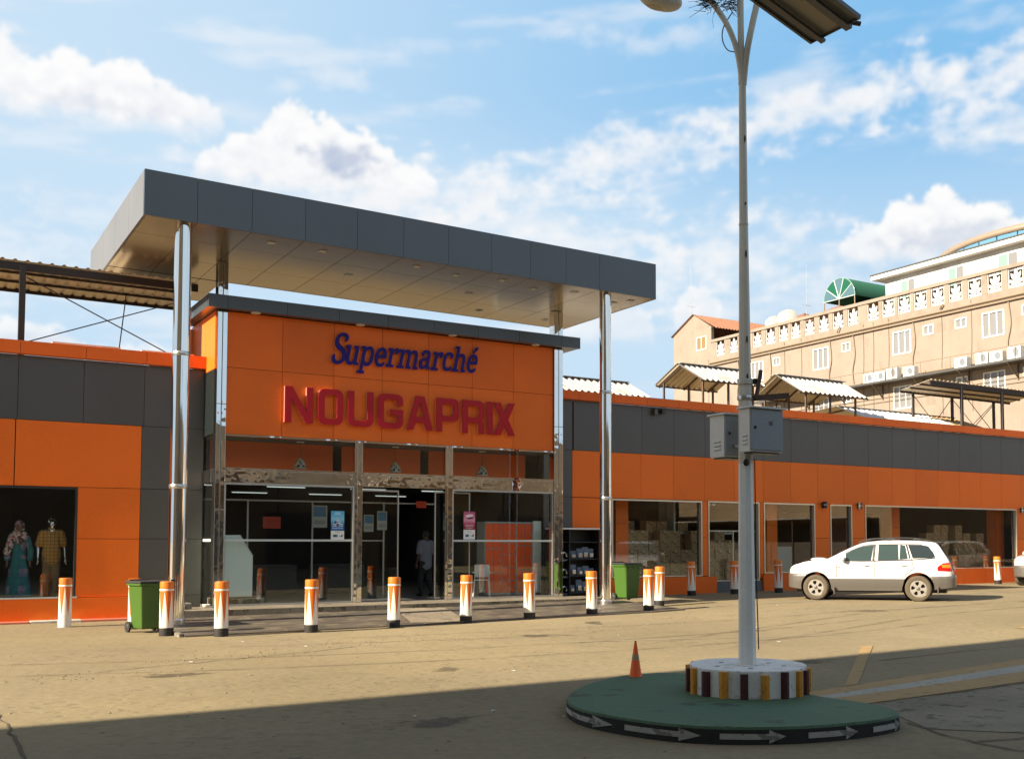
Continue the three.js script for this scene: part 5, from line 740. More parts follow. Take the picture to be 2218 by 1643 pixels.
function gable(label, o) {
  const t = thing('roof_shed', label, 'roof shelter', [0, 0, 0]);
  const P = [o.ry, o.rz], F = [o.fy, o.fz], B = [o.by, o.bz];
  obj('roof_sheet', corr(o.x0, o.x1, P, F, o.wave), o.front ?? M.zinc, t); obj('roof_sheet', corr(o.x0, o.x1, P, B, o.wave), o.under ?? M.zincUnder, t);
  obj('ridge_cap', [bar([o.x0, o.ry + 0.02, o.rz + 0.08], [o.x1, o.ry + 0.02, o.rz + 0.08], 0.2, 0.012), bar([o.x0, o.ry + 0.02, o.rz - 0.08], [o.x1, o.ry + 0.02, o.rz - 0.08], 0.2, 0.012)], M.zinc, t);
  for (const x of o.posts) { obj('post', [bx(x - 0.03, x + 0.03, 5.6, lerp(o.by, o.ry, 0.2) - 0.05, o.bz + 0.25, o.bz + 0.31)], M.rust, t); obj('post', [bx(x + 0.07, x + 0.13, 5.6, lerp(o.fy, o.ry, 0.2) - 0.05, o.fz - 0.31, o.fz - 0.25)], M.rust, t); obj('rafter', [bar([x, o.by - 0.05, o.bz], [x, o.ry - 0.06, o.rz], 0.05), bar([x, o.fy - 0.05, o.fz], [x, o.ry - 0.06, o.rz], 0.05)], M.rust, t); }
  obj('purlin', bar([o.x0, o.by - 0.02, o.bz + 0.05], [o.x1, o.by - 0.02, o.bz + 0.05], 0.05), M.rust, t); obj('purlin', bar([o.x0, o.fy - 0.03, o.fz - 0.06], [o.x1, o.fy - 0.03, o.fz - 0.06], 0.05), M.rust, t);
  return t;
}
gable('small white corrugated roof shelter between the entrance pillar and the right mirrored column', { x0: 15.2, x1: 20.2, ry: 6.94, rz: -29, fy: 6.32, fz: -27.7, by: 6.3, bz: -30.3, posts: [16.4, 18.2, 19.8], wave: 0.235 });
gable('white corrugated gable shelter with open sides behind the lamp post, its underside showing', { x0: 22.32, x1: 25.1, ry: 7.78, rz: -29, fy: 7.08, fz: -27.7, by: 7.19, bz: -30.3, posts: [22.5, 23.6, 24.7], wave: 0.235 });
gable('white corrugated gable shelter right of the lamp post cabinets', { x0: 26.75, x1: 30.25, ry: 7.77, rz: -29, fy: 7.02, fz: -27.7, by: 7.08, bz: -30.3, posts: [27.2, 28.4, 29.7], wave: 0.235 });
gable('low bright white corrugated roof behind the orange cornice at right', { x0: 30.85, x1: 36.0, ry: 7.0, rz: -30, fy: 6.42, fz: -28.5, by: 6.89, bz: -31.5, posts: [31.5, 35.5], wave: 0.3, front: M.zincBright });
{ const t = thing('roof_shed', 'rusty tan end of the low corrugated roof at right', 'roof shelter', [0, 0, 0]); obj('roof_sheet', corr(36.02, 37.8, [6.98, -30], [6.42, -28.5], 0.3), M.zincRust, t); obj('ridge_cap', bar([36.02, 7.0, -29.95], [37.8, 7.0, -29.95], 0.2, 0.012), M.zincRust, t); obj('post', [bx(37.5, 37.56, 5.6, 6.5, -29, -28.94)], M.rust, t); }
function openShed(label, o) {
  const t = thing('roof_shed', label, 'roof shelter', [0, 0, 0]);
  obj('roof_sheet', corr(o.x0, o.x1, [o.y0 + 0.12, o.z0 + 0.05], [o.y1 + 0.09, o.z1], o.wave, 0.035, true), M.zincUnder, t);
  const N = 3; for (let i = 0; i <= N; i++) { const k = i / N, y = lerp(o.y0, o.y1, k), z = lerp(o.z0, o.z1, k); obj('beam', i ? bar([o.x0 + 0.02, y + 0.07, z], [o.x1 - 0.02, y + 0.07, z], 0.05, i === N ? 0.1 : 0.055) : bar([o.x0, y, z], [o.x1, y, z], 0.06, 0.17), M.darkSteel, t); }
  for (const [x, z, w] of o.posts) obj('post', bx(x - w / 2, x + w / 2, 5.6, lerp(o.y0, o.y1, (z - o.z0) / (o.z1 - o.z0)) + 0.02, z - w / 2, z + w / 2), M.darkSteel, t);
  for (const [a, b] of o.rods) obj('brace_rod', rod(a, b, 0.014, 6), M.darkSteel, t);
  return t;
}
openShed('dark rusty open shelter with corrugated underside at the top left, beside the canopy', { x0: -3, x1: 5.85, y0: 7.72, z0: -26.3, y1: 7.66, z1: -28.9, wave: 0.245, posts: [[2.12, -26.3, 0.125], [5.6, -26.3, 0.1], [-1.5, -26.3, 0.12]], rods: [[[2.2, 7.5, -26.3], [5.5, 5.95, -26.3]], [[2.2, 6.05, -26.3], [5.7, 7.45, -26.3]], [[4.45, 7.62, -27.5], [4.25, 5.6, -27.5]]] });
openShed('dark rusty open steel shelter with crossed braces at the right edge, before the hotel', { x0: 33.95, x1: 41, y0: 7.95, z0: -28, y1: 7.72, z1: -29.5, wave: 0.245, posts: [[35.85, -28, 0.1], [38.4, -28, 0.1], [34.5, -29.3, 0.09], [36.9, -29.3, 0.09], [39.6, -29.3, 0.09]], rods: [[[34.6, 7.6, -29.3], [36.8, 5.7, -29.3]], [[35.9, 5.8, -28], [38.3, 7.7, -28]], [[35.9, 7.7, -28], [38.3, 5.8, -28]], [[35.0, 5.8, -29.3], [36.8, 7.6, -29.3]], [[37, 7.6, -29.3], [39.5, 5.7, -29.3]], [[37, 5.8, -29.3], [39.5, 7.6, -29.3]]] });

// ================= HOTEL =================
{
  const X = 50, t = thing('hotel', 'tall peach rendered hotel with leaf patterned parapet and white upper storey at right', 'hotel', [0, 0, 0]);
  const W = []; const wbox = (y0, y1, z0, z1) => W.push(bx(X, X + 0.25, y0, y1, z0, z1));
  const bigs = [[-56.58, -55.29], [-50.53, -49.16], [-43.9, -42.51], [-37.6, -36.2]], smalls = [[-54.32, -53.63], [-48.03, -47.28], [-41.62, -40.86], [-39.38, -38.61], [-35.12, -34.4]], opn = [];
  for (const [a, b] of bigs) { opn.push([a, b, 12.9, 14.30, 3]); opn.push([a, b, 9.63, 11.02, 3]); } for (const [a, b] of smalls) { opn.push([a, b, 13.73, 14.31, 2]); opn.push([a, b, 10.5, 11.0, 2]); }
  bigs.push([-31.2, -29.9]); opn.push([-31.2, -29.9, 12.9, 14.3, 3]);
  // wall as horizontal bands cut by the openings
  const cutsY = [-0.5, 9.63, 10.5, 11.0, 11.02, 12.9, 13.73, 14.30, 14.31, 15.33];
  for (let i = 0; i < cutsY.length - 1; i++) { const y0 = cutsY[i], y1 = cutsY[i + 1], c = opn.filter((o) => o[2] < y1 - 1e-6 && o[3] > y0 + 1e-6).sort((p, q) => p[0] - q[0]); let z = -65.4; for (const o of c) { wbox(y0, y1, z, o[0]); z = o[1]; } wbox(y0, y1, z, -22); }
  W.push(bx(X, X + 0.25, 15.33, 17.6, -65.4, -60.9));
  { const g = extr(polyShape([[-65.4, 17.6], [-60.9, 17.6], [-62.9, 18.83]]), 0.25); g.rotateY(-Math.PI / 2); W.push(g.translate(X + 0.25, 0, 0)); }
  W.push(bx(X + 0.25, X + 9, -0.5, 17.6, -65.4, -65.2), bx(X + 0.25, X + 12, -0.5, 15.2, -22.3, -22));
  obj('wall', W, M.plaster, t); obj('terrace', bx(X + 0.25, X + 14, 15.1, 15.3, -65.2, -22), M.plasterDark, t);
  const recess = []; for (const o of opn) recess.push(bx(X + 0.26, X + 0.3, o[2] - 0.02, o[3] + 0.02, o[0] - 0.02, o[1] + 0.02)); obj('room_backing', recess, M.curtain, t);
  for (const [a, b, y0, y1, n] of opn) {
    const w = sub('window', t), f = 0.07, fr = [bx(X - 0.03, X + 0.1, y0, y0 + f, a, b), bx(X - 0.03, X + 0.1, y1 - f, y1, a, b), bx(X - 0.028, X + 0.1, y0 + f, y1 - f, a, a + f), bx(X - 0.028, X + 0.1, y0 + f, y1 - f, b - f, b)];
    for (let k = 1; k < n; k++) { const z = lerp(a, b, k / n); fr.push(bx(X - 0.02, X + 0.1, y0 + f, y1 - f, z - 0.03, z + 0.03)); }
    obj('frame', fr, M.pvc, w); for (let k = 0; k < n; k++) obj('pane', bx(X + 0.04, X + 0.05, y0 + f, y1 - f, lerp(a, b, k / n) + 0.03, lerp(a, b, (k + 1) / n) - 0.03), M.paneDull, w);
  }
  { const w = sub('window', t); obj('frame', [bx(X - 0.03, X - 0.002, 16.05, 16.12, -62.62, -61.46), bx(X - 0.03, X - 0.002, 16.12, 17.0, -62.62, -62.55), bx(X - 0.03, X - 0.002, 16.12, 17.0, -61.53, -61.46), bx(X - 0.03, X - 0.002, 17.0, 17.05, -62.62, -61.46), bx(X - 0.025, X - 0.002, 16.12, 17.0, -62.07, -62.02)], M.pvc, w); obj('pane', bx(X - 0.012, X - 0.001, 16.12, 17.0, -62.55, -61.53), M.paneTan, w); }
  // parapet with leaf blocks
  const bb = [[-60.37, -59.45], [-58.9, -58.0], [-57.6, -56.75], [-56.4, -55.46], [-55.05, -54.12], [-53.75, -52.86], [-52.62, -51.69], [-51.32, -50.41], [-50.05, -49.14], [-48.78, -47.87], [-47.5, -46.63], [-45.88, -44.98], [-44.69, -43.73], [-43.48, -42.54], [-42.27, -41.34], [-41.05, -40.11], [-39.82, -38.88], [-38.53, -37.61], [-37.24, -36.31], [-35.94, -35.0], [-34.6, -33.7], [-33.3, -32.4]];
  const par = []; let z = -60.9; for (const [a, b] of bb) { par.push(bx(X, X + 0.2, 15.335, 16.42, z, a)); z = b; } par.push(bx(X, X + 0.2, 15.335, 16.42, z, -22)); par.forEach((g) => obj('parapet_pier', g, M.plaster, t)); obj('coping', bx(X - 0.06, X + 0.28, 16.42, 16.62, -60.95, -22), M.plaster, t);
  obj('terrace_screen', bx(X + 0.5, X + 0.55, 15.31, 16.38, -60.8, -22.5), M.plasterDark, t);
  const leaf = (x, y, a, l, w) => { const s = new THREE.Shape(), c = Math.cos(a), d = Math.sin(a), P = (u, v) => [x + u * d + v * c, y + u * c - v * d]; s.moveTo(...P(0, 0)); s.bezierCurveTo(...P(l * 0.25, w), ...P(l * 0.7, w), ...P(l, 0)); s.bezierCurveTo(...P(l * 0.7, -w), ...P(l * 0.25, -w), ...P(0, 0)); return s; };
  const leafShapes = [leaf(0.46, 0.42, 0, 0.62, 0.15), leaf(0.44, 0.34, -0.55, 0.55, 0.13), leaf(0.50, 0.34, 0.5, 0.56, 0.14), leaf(0.44, 0.18, -1.0, 0.50, 0.13), leaf(0.5, 0.16, 0.95, 0.50, 0.14), leaf(0.45, 0.05, -1.35, 0.42, 0.10), leaf(0.5, 0.03, 1.35, 0.42, 0.10), polyShape([[0.43, 0], [0.51, 0], [0.485, 0.55], [0.455, 0.55]]), polyShape([[0, 0], [0.92, 0], [0.92, 0.03], [0, 0.03]]), polyShape([[0, 0.03], [0.05, 0.03], [0.05, 1.07], [0, 1.07]]), polyShape([[0.87, 0.03], [0.92, 0.03], [0.92, 1.07], [0.87, 1.07]])];
  const lg = extr(leafShapes, 0.08, { curveSegments: 5 }); lg.rotateY(-Math.PI / 2);       // now spans z 0..0.92, thickness along -x
  for (const [a] of bb) { const m = obj('leaf_block', lg, M.hotelWhite, t); m.position.set(X + 0.13, 15.345, a); }
  obj('ledge', [bx(X - 0.14, X, 14.66, 14.82, -60.9, -22)], M.plasterDark, t); obj('ledge_pipe', rod([X - 0.2, 14.88, -60.9], [X - 0.2, 14.88, -22], 0.07, 10), M.pipeTan, t);
  for (const zz of [-54.6, -49.0, -42.3, -35.9, -57.9, -47.0]) obj('downpipe', tube([[X - 0.06, 14.65, zz], [X - 0.05, 13.4, zz + 0.12], [X - 0.06, 12.4, zz - 0.08], [X - 0.05, 11.3, zz + 0.06]], 0.032, 16, 6), M.pipeTan, t);
  for (const zz of [-53.2, -51.6, -46.2, -45.4, -44.2, -40.3, -38.3, -63.4, -61.2]) obj('wall_cable', tube([[X - 0.02, 15.2, zz], [X - 0.02, 13.2, zz + 0.03], [X - 0.02, 11.6, zz - 0.04], [X - 0.02, 9, zz]], 0.013, 12, 5), M.wireDark, t);
  for (const [zz, l] of [[-48.3, 0.5], [-40.35, 0.35]]) obj('overflow_pipe', tube([[X - 0.1, 14.9, zz], [X - 0.16, 15.15, zz + 0.1], [X - 0.1, 15.0 + l * 0.8, zz + 0.25]], 0.045, 10, 8), M.pipeTan, t);
  for (const y of [10.2, 10.45, 10.7]) obj('wall_conduit', rod([X - 0.03, y, -52], [X - 0.03, y, -22], 0.016, 6), M.wireDark, t);
  // gable roof at the far end and hipped tile roofs beyond
  const tiles = (p, q, x0, x1) => { const g = corr(x0, x1, p, q, 0.28, 0.03); return g; };
  obj('tile_roof', [tiles([18.86, -62.9], [17.45, -60.3], X - 0.15, X + 8), tiles([18.86, -62.9], [17.55, -65.6], X - 0.15, X + 8)], M.tile, t);
  const hip = (cx, cz, w, d, y0, y1) => { const g = new THREE.ConeGeometry(1, y1 - y0, 4).rotateY(Math.PI / 4); g.scale(w / 1.414, 1, d / 1.414); return g.translate(cx, (y0 + y1) / 2, cz); };
  obj('tile_roof', hip(58, -59.5, 4.6, 4.4, 18.05, 19.3), M.tile, t); obj('roof_room', bx(56.2, 59.8, 15.3, 18.05, -61.2, -57.8), M.plaster, t);
  obj('tile_roof', hip(58, -52.6, 6.5, 7, 17.9, 19.5), M.tile, t); obj('roof_room', bx(56, 60, 15.3, 17.9, -55, -50), M.hotelWhite, t);
  // white upper storey and drum
  const U = []; U.push(bx(52.5, 66, 15.3, 18.42, -46.6, -22)); obj('upper_storey', U, M.hotelWhite, t); obj('eave', bx(51.95, 67, 18.42, 18.68, -47.3, -21.5), M.white, t); obj('roof_edge', bx(51.9, 67, 18.685, 18.76, -47.35, -21.4), M.slate, t);
  for (const [a, b] of [[-45.36, -44.21], [-41.76, -40.6], [-38.33, -36.99], [-34.5, -33.3]]) { const w = sub('window', t), m = (a + b) / 2; obj('frame', [bx(52.44, 52.49, 16.7, 16.78, a, b), bx(52.44, 52.49, 18.0, 18.07, a, b), bx(52.44, 52.49, 16.78, 18.0, a, a + 0.06), bx(52.44, 52.49, 16.78, 18.0, b - 0.06, b), bx(52.44, 52.49, 16.78, 18.0, m - 0.03, m + 0.03)], M.pvc, w); obj('pane', bx(52.46, 52.475, 16.78, 18.0, a + 0.06, m - 0.03), M.paneGreen, w); obj('pane', bx(52.46, 52.475, 16.78, 18.0, m + 0.03, b - 0.06), M.paneDull, w); }
  { const d = sub('round_tower', t), cx = 63.6, cz = -39.7, R = 9.3; obj('wall', cyl(R - 0.1, R - 0.1, 16.5, 18.55, cx, cz, 64), M.hotelWhite, d); obj('cap', lathe([[R - 0.3, 0], [R + 0.05, 0], [R + 0.08, 0.36], [R - 0.4, 0.40], [0.01, 0.5]], 72).translate(cx, 19.8, cz), std([0.26, 0.20, 0.15], 0.5), d);
    for (let i = 0; i < 44; i++) { const a = i / 44 * Math.PI * 2, da = Math.PI * 2 / 44, g = new THREE.CylinderGeometry(R, R, 1.22, 2, 1, true, a + 0.004, da - 0.008); obj('pane', g.translate(cx, 19.18, cz), M.paneBlue, d); }
    obj('inner_band', cyl(R - 0.08, R - 0.08, 18.55, 19.8, cx, cz, 64), M.slate, d); }
  // service walkway with air conditioners
  const wk = thing('service_walkway', 'thin steel service walkway with handrail bracketed to the hotel wall', 'walkway', [0, 0, 0]);
  obj('deck', bx(X - 1.0, X - 0.01, 11.22, 11.34, -55.5, -22), M.slate, wk); for (const y of [12.02]) obj('rail', rod([X - 0.98, y, -55.5], [X - 0.98, y, -22], 0.022, 6), M.pipeTan, wk);
  for (let zz = -55.4; zz < -23; zz += 2.05) obj('post', rod([X - 0.98, 11.34, zz], [X - 0.98, 12.02, zz], 0.02, 6), M.pipeTan, wk);
  for (let zz = -54; zz < -23; zz += 3.1) obj('bracket', [bar([X - 0.95, 11.2, zz], [X - 0.03, 10.45, zz], 0.06), bar([X - 0.04, 11.2, zz], [X - 0.04, 10.35, zz], 0.06)], M.rust, wk);
  obj('pipe', rod([X - 0.45, 11.44, -52], [X - 0.45, 11.44, -46], 0.06, 8), M.pipeTan, wk); obj('pipe', rod([X - 0.5, 11.5, -41.2], [X - 0.5, 11.5, -39.0], 0.07, 8), M.pipeTan, wk); obj('pipe', rod([X - 0.3, 11.42, -41.2], [X - 0.3, 11.42, -39.0], 0.05, 8), M.pipeTan, wk);
  const A = (() => { const q = thing('air_conditioner', 'white air conditioner unit on the walkway, first of the left cluster', 'air conditioner', [X - 0.75, 11.345, -45.0], 0, 'air conditioner units on the walkway'); obj('casing', rbx(-0.2, 0.2, 0, 0.55, -0.4, 0.4, 0.02), M.white, q); obj('fan_ring', lathe([[0.17, 0], [0.2, 0.015], [0.215, 0]], 24).rotateZ(Math.PI / 2).translate(-0.202, 0.28, 0.12), M.frame, q); obj('fan_grille', [new THREE.CylinderGeometry(0.18, 0.18, 0.008, 24).rotateZ(Math.PI / 2).translate(-0.203, 0.28, 0.12)], M.steel, q); obj('side_louvre', bx(-0.206, -0.2005, 0.08, 0.48, -0.34, -0.16), M.frame, q); obj('feet', [bx(-0.15, 0.15, -0.004, 0.02, -0.35, -0.3), bx(-0.15, 0.15, -0.004, 0.02, 0.3, 0.35)], M.black, q); return q; })();
  [[-44.15, 'second of the left cluster'], [-43.2, 'third and tallest of the left cluster', 1.25], [-41.95, 'last of the left cluster, beside the tan pipes'], [-38.35, 'just right of the tan pipes'], [-37.0, 'second after the tan pipes', 1.1], [-36.1, 'third after the tan pipes'], [-35.0, 'cut by the right edge', 1.2]].forEach(([zz, l, s]) => { const c = copy(A, 'air_conditioner', 'white air conditioner unit on the walkway, ' + l, [X - 0.75, 11.345, zz]); if (s) c.scale.set(1, s, 1); });
  // barrel canopy
  const bc = thing('barrel_canopy', 'green barrel vaulted terrace canopy with a fan of green and blue panes', 'canopy', [52, 17.8, -50.1]), R = 1.38;
  obj('vault', new THREE.CylinderGeometry(R, R, 4.6, 28, 1, true, 0, Math.PI).rotateZ(Math.PI / 2).rotateX(Math.PI / 2 * 0).translate(2.3, 0, 0), M.green, bc);
  for (let i = 0; i < 5; i++) { const a0 = Math.PI * i / 5, a1 = Math.PI * (i + 1) / 5, s = new THREE.Shape(); s.moveTo(0, 0); for (let k = 0; k <= 6; k++) { const a = lerp(a0 + 0.012, a1 - 0.012, k / 6); s.lineTo(Math.cos(a) * (R - 0.03), Math.sin(a) * (R - 0.03)); } obj('pane', extr(s, 0.02).rotateY(-Math.PI / 2), i % 2 ? M.greenGlass : M.blueGlass, bc); }
  for (let i = 0; i <= 5; i++) { const a = Math.PI * i / 5; obj('rib', rod([-0.02, 0, 0], [-0.02, Math.sin(a) * R, Math.cos(a) * R], 0.03, 6), M.frameLight, bc); } obj('rim', new THREE.TorusGeometry(R, 0.035, 6, 28, Math.PI).rotateY(Math.PI / 2), M.paneGreen, bc);
  for (const zz of [-1.36, 0, 1.36]) obj('post', rod([0, -2.5, zz], [0, 0, zz], 0.04, 8), M.pipeTan, bc);
  // dishes and aerials
  const mkD = (label, z, s) => { const q = thing('satellite_dish', label, 'satellite dish', [51.2, 16.4, z], 0.6); const g = new THREE.SphereGeometry(1, 24, 10, 0, Math.PI * 2, 0, 0.62).rotateZ(Math.PI / 2 - 0.5); g.scale(s, s, s); obj('reflector', g.translate(0.75 * s, 0.35, 0), M.disk, q); obj('mast', rod([0.2, -1.1, 0], [0.2, 0.45, 0], 0.03, 6), M.steel, q); obj('feed_arm', rod([0.1, 0.15, 0], [-0.5 * s, 0.75, 0], 0.015, 6), M.steel, q); return q; };
  mkD('smaller pale satellite dish above the parapet, left of the larger one', -55.6, 1.0); mkD('larger pale satellite dish above the parapet, right of the smaller one', -54.2, 1.25);
  const ae = (label, x, z, y0, y1) => { const q = thing('aerial', label, 'aerial', [x, y0, z]); obj('mast', [rod([0, 0, 0], [0, (y1 - y0) * 0.45, 0], 0.018, 6), rod([0, (y1 - y0) * 0.45, 0], [0, y1 - y0, 0], 0.007, 5)], M.steel, q); obj('element', [rod([-0.4, (y1 - y0) * 0.3, 0], [0.4, (y1 - y0) * 0.3, 0], 0.01, 5)], M.steel, q); };
  ae('thin whip aerial on the far gable end of the hotel', X + 0.1, -63.4, 18.3, 22.6); ae('thin aerial mast above the parapet, left of the green barrel canopy', 51.5, -52.6, 16.6, 20.6);
}
// ================= INSIDE THE WINDOWS =================
// smooth bodies: joints with radii, joined by a smooth minimum, meshed on a grid
function sdfMesh(bones, cell, k = 0.03, extra) {
  const lo = [1e9, 1e9, 1e9], hi = [-1e9, -1e9, -1e9];
  for (const [a, b, ra, rb] of bones) for (let i = 0; i < 3; i++) { lo[i] = Math.min(lo[i], a[i] - ra, b[i] - rb); hi[i] = Math.max(hi[i], a[i] + ra, b[i] + rb); }
  for (let i = 0; i < 3; i++) { lo[i] -= cell * 2.5 + k * 0.5; hi[i] += cell * 2.5 + k * 0.5; }
  const n = [0, 1, 2].map((i) => Math.ceil((hi[i] - lo[i]) / cell) + 1), S = new Float32Array(n[0] * n[1] * n[2]);
  const f = (x, y, z) => {
    let d = 1e3;
    for (const [a, b, ra, rb, sx = 1, sz = 1] of bones) {         // sx, sz squash the section
      const px = (x - a[0]) / sx, py = y - a[1], pz = (z - a[2]) / sz, bx_ = (b[0] - a[0]) / sx, by = b[1] - a[1], bz = (b[2] - a[2]) / sz;
      const L = bx_ * bx_ + by * by + bz * bz, h = L ? clamp((px * bx_ + py * by + pz * bz) / L, 0, 1) : 0;
      const e = (Math.hypot(px - bx_ * h, py - by * h, pz - bz * h) - lerp(ra, rb, h)) * Math.min(sx, sz, 1);
      const q = Math.max(k - Math.abs(d - e), 0) / k; d = Math.min(d, e) - q * q * k * 0.25;
    }
    return extra ? extra(d, x, y, z) : d;
  };
  const id = (i, j, l) => (l * n[1] + j) * n[0] + i;
  for (let l = 0; l < n[2]; l++) for (let j = 0; j < n[1]; j++) for (let i = 0; i < n[0]; i++) S[id(i, j, l)] = f(lo[0] + i * cell, lo[1] + j * cell, lo[2] + l * cell);
  const pos = [], uv = [], idx = [], vert = new Int32Array(S.length).fill(-1);
  const E = [[0, 0, 0, 1, 0, 0], [0, 1, 0, 1, 1, 0], [0, 0, 1, 1, 0, 1], [0, 1, 1, 1, 1, 1], [0, 0, 0, 0, 1, 0], [1, 0, 0, 1, 1, 0], [0, 0, 1, 0, 1, 1], [1, 0, 1, 1, 1, 1], [0, 0, 0, 0, 0, 1], [1, 0, 0, 1, 0, 1], [0, 1, 0, 0, 1, 1], [1, 1, 0, 1, 1, 1]];
  for (let l = 0; l < n[2] - 1; l++) for (let j = 0; j < n[1] - 1; j++) for (let i = 0; i < n[0] - 1; i++) {
    let c = 0, x = 0, y = 0, z = 0;
    for (const e of E) { const A = S[id(i + e[0], j + e[1], l + e[2])], B = S[id(i + e[3], j + e[4], l + e[5])]; if ((A < 0) === (B < 0)) continue; const t = A / (A - B); x += lerp(e[0], e[3], t); y += lerp(e[1], e[4], t); z += lerp(e[2], e[5], t); c++; }
    if (!c) continue; vert[id(i, j, l)] = pos.length / 3; const X = lo[0] + (i + x / c) * cell, Y = lo[1] + (j + y / c) * cell, Z = lo[2] + (l + z / c) * cell; pos.push(X, Y, Z); uv.push(X + Z * 0.4, Y);
  }
  const quad = (a, b, c, d, flip) => { if (a < 0 || b < 0 || c < 0 || d < 0) return; flip ? idx.push(a, c, b, a, d, c) : idx.push(a, b, c, a, c, d); };
  for (let l = 1; l < n[2] - 1; l++) for (let j = 1; j < n[1] - 1; j++) for (let i = 1; i < n[0] - 1; i++) {
    const s = S[id(i, j, l)] < 0;
    if (s !== S[id(i + 1, j, l)] < 0) quad(vert[id(i, j - 1, l - 1)], vert[id(i, j, l - 1)], vert[id(i, j, l)], vert[id(i, j - 1, l)], !s);
    if (s !== S[id(i, j + 1, l)] < 0) quad(vert[id(i - 1, j, l - 1)], vert[id(i - 1, j, l)], vert[id(i, j, l)], vert[id(i, j, l - 1)], !s);
    if (s !== S[id(i, j, l + 1)] < 0) quad(vert[id(i - 1, j - 1, l)], vert[id(i, j - 1, l)], vert[id(i, j, l)], vert[id(i - 1, j, l)], !s);
  }
  const g = new THREE.BufferGeometry(); g.setAttribute('position', new THREE.Float32BufferAttribute(pos, 3)); g.setAttribute('uv', new THREE.Float32BufferAttribute(uv, 2)); g.setIndex(idx); g.computeVertexNormals(); return g;
}
// a hand hanging down at wrist w: palm, four fingers, thumb; s is the side it is on, fz forward
function hand(w, s, fz = 1) {
  const P = (x, y, z) => [w[0] + x * s, w[1] + y, w[2] + z * fz], b = [[P(0, 0, 0), P(0.004, -0.075, 0.008), 0.026, 0.034, 0.6, 1]];
  [[-0.030, 0.066], [-0.010, 0.076], [0.011, 0.070], [0.030, 0.054]].forEach(([q, l]) => { const k1 = P(0.004, -0.085, -q), k2 = P(-0.004, -0.085 - l * 0.55, -q * 1.05), k3 = P(-0.02, -0.085 - l, -q * 1.05); b.push([k1, k2, 0.0095, 0.0085], [k2, k3, 0.0085, 0.0075]); });
  b.push([P(-0.004, -0.03, 0.03), P(-0.012, -0.065, 0.05), 0.012, 0.010], [P(-0.012, -0.065, 0.05), P(-0.016, -0.095, 0.052), 0.010, 0.0085]); return b;
}
// head with its chin, nose, brow, eye hollows, ears; c is the middle of the skull
function headBones(c, s = 1, fz = 1) { const P = (x, y, z) => [c[0] + x * s, c[1] + y * s, c[2] + z * s * fz]; return [[P(0, 0.03, -0.01), P(0, -0.02, 0.0), 0.093 * s, 0.080 * s, 0.86, 1.06], [P(0, -0.05, 0.035), P(0, -0.095, 0.055), 0.058 * s, 0.034 * s], [P(0, 0.012, 0.088), P(0, -0.030, 0.108), 0.010 * s, 0.015 * s], [P(-0.034, 0.028, 0.077), P(0.034, 0.028, 0.077), 0.016 * s, 0.016 * s], [P(-0.022, -0.062, 0.083), P(0.022, -0.062, 0.083), 0.012 * s, 0.012 * s], [P(-0.082, 0.015, -0.01), P(-0.080, -0.03, -0.004), 0.014 * s, 0.010 * s, 0.5, 1], [P(0.082, 0.015, -0.01), P(0.080, -0.03, -0.004), 0.014 * s, 0.010 * s, 0.5, 1], [P(0, -0.09, -0.01), P(0, -0.19, -0.02), 0.055 * s, 0.06 * s]]; }
const meshAt = (name, bones, cell, mat, parent, k = 0.03) => obj(name, sdfMesh(bones, cell, k), mat, parent);
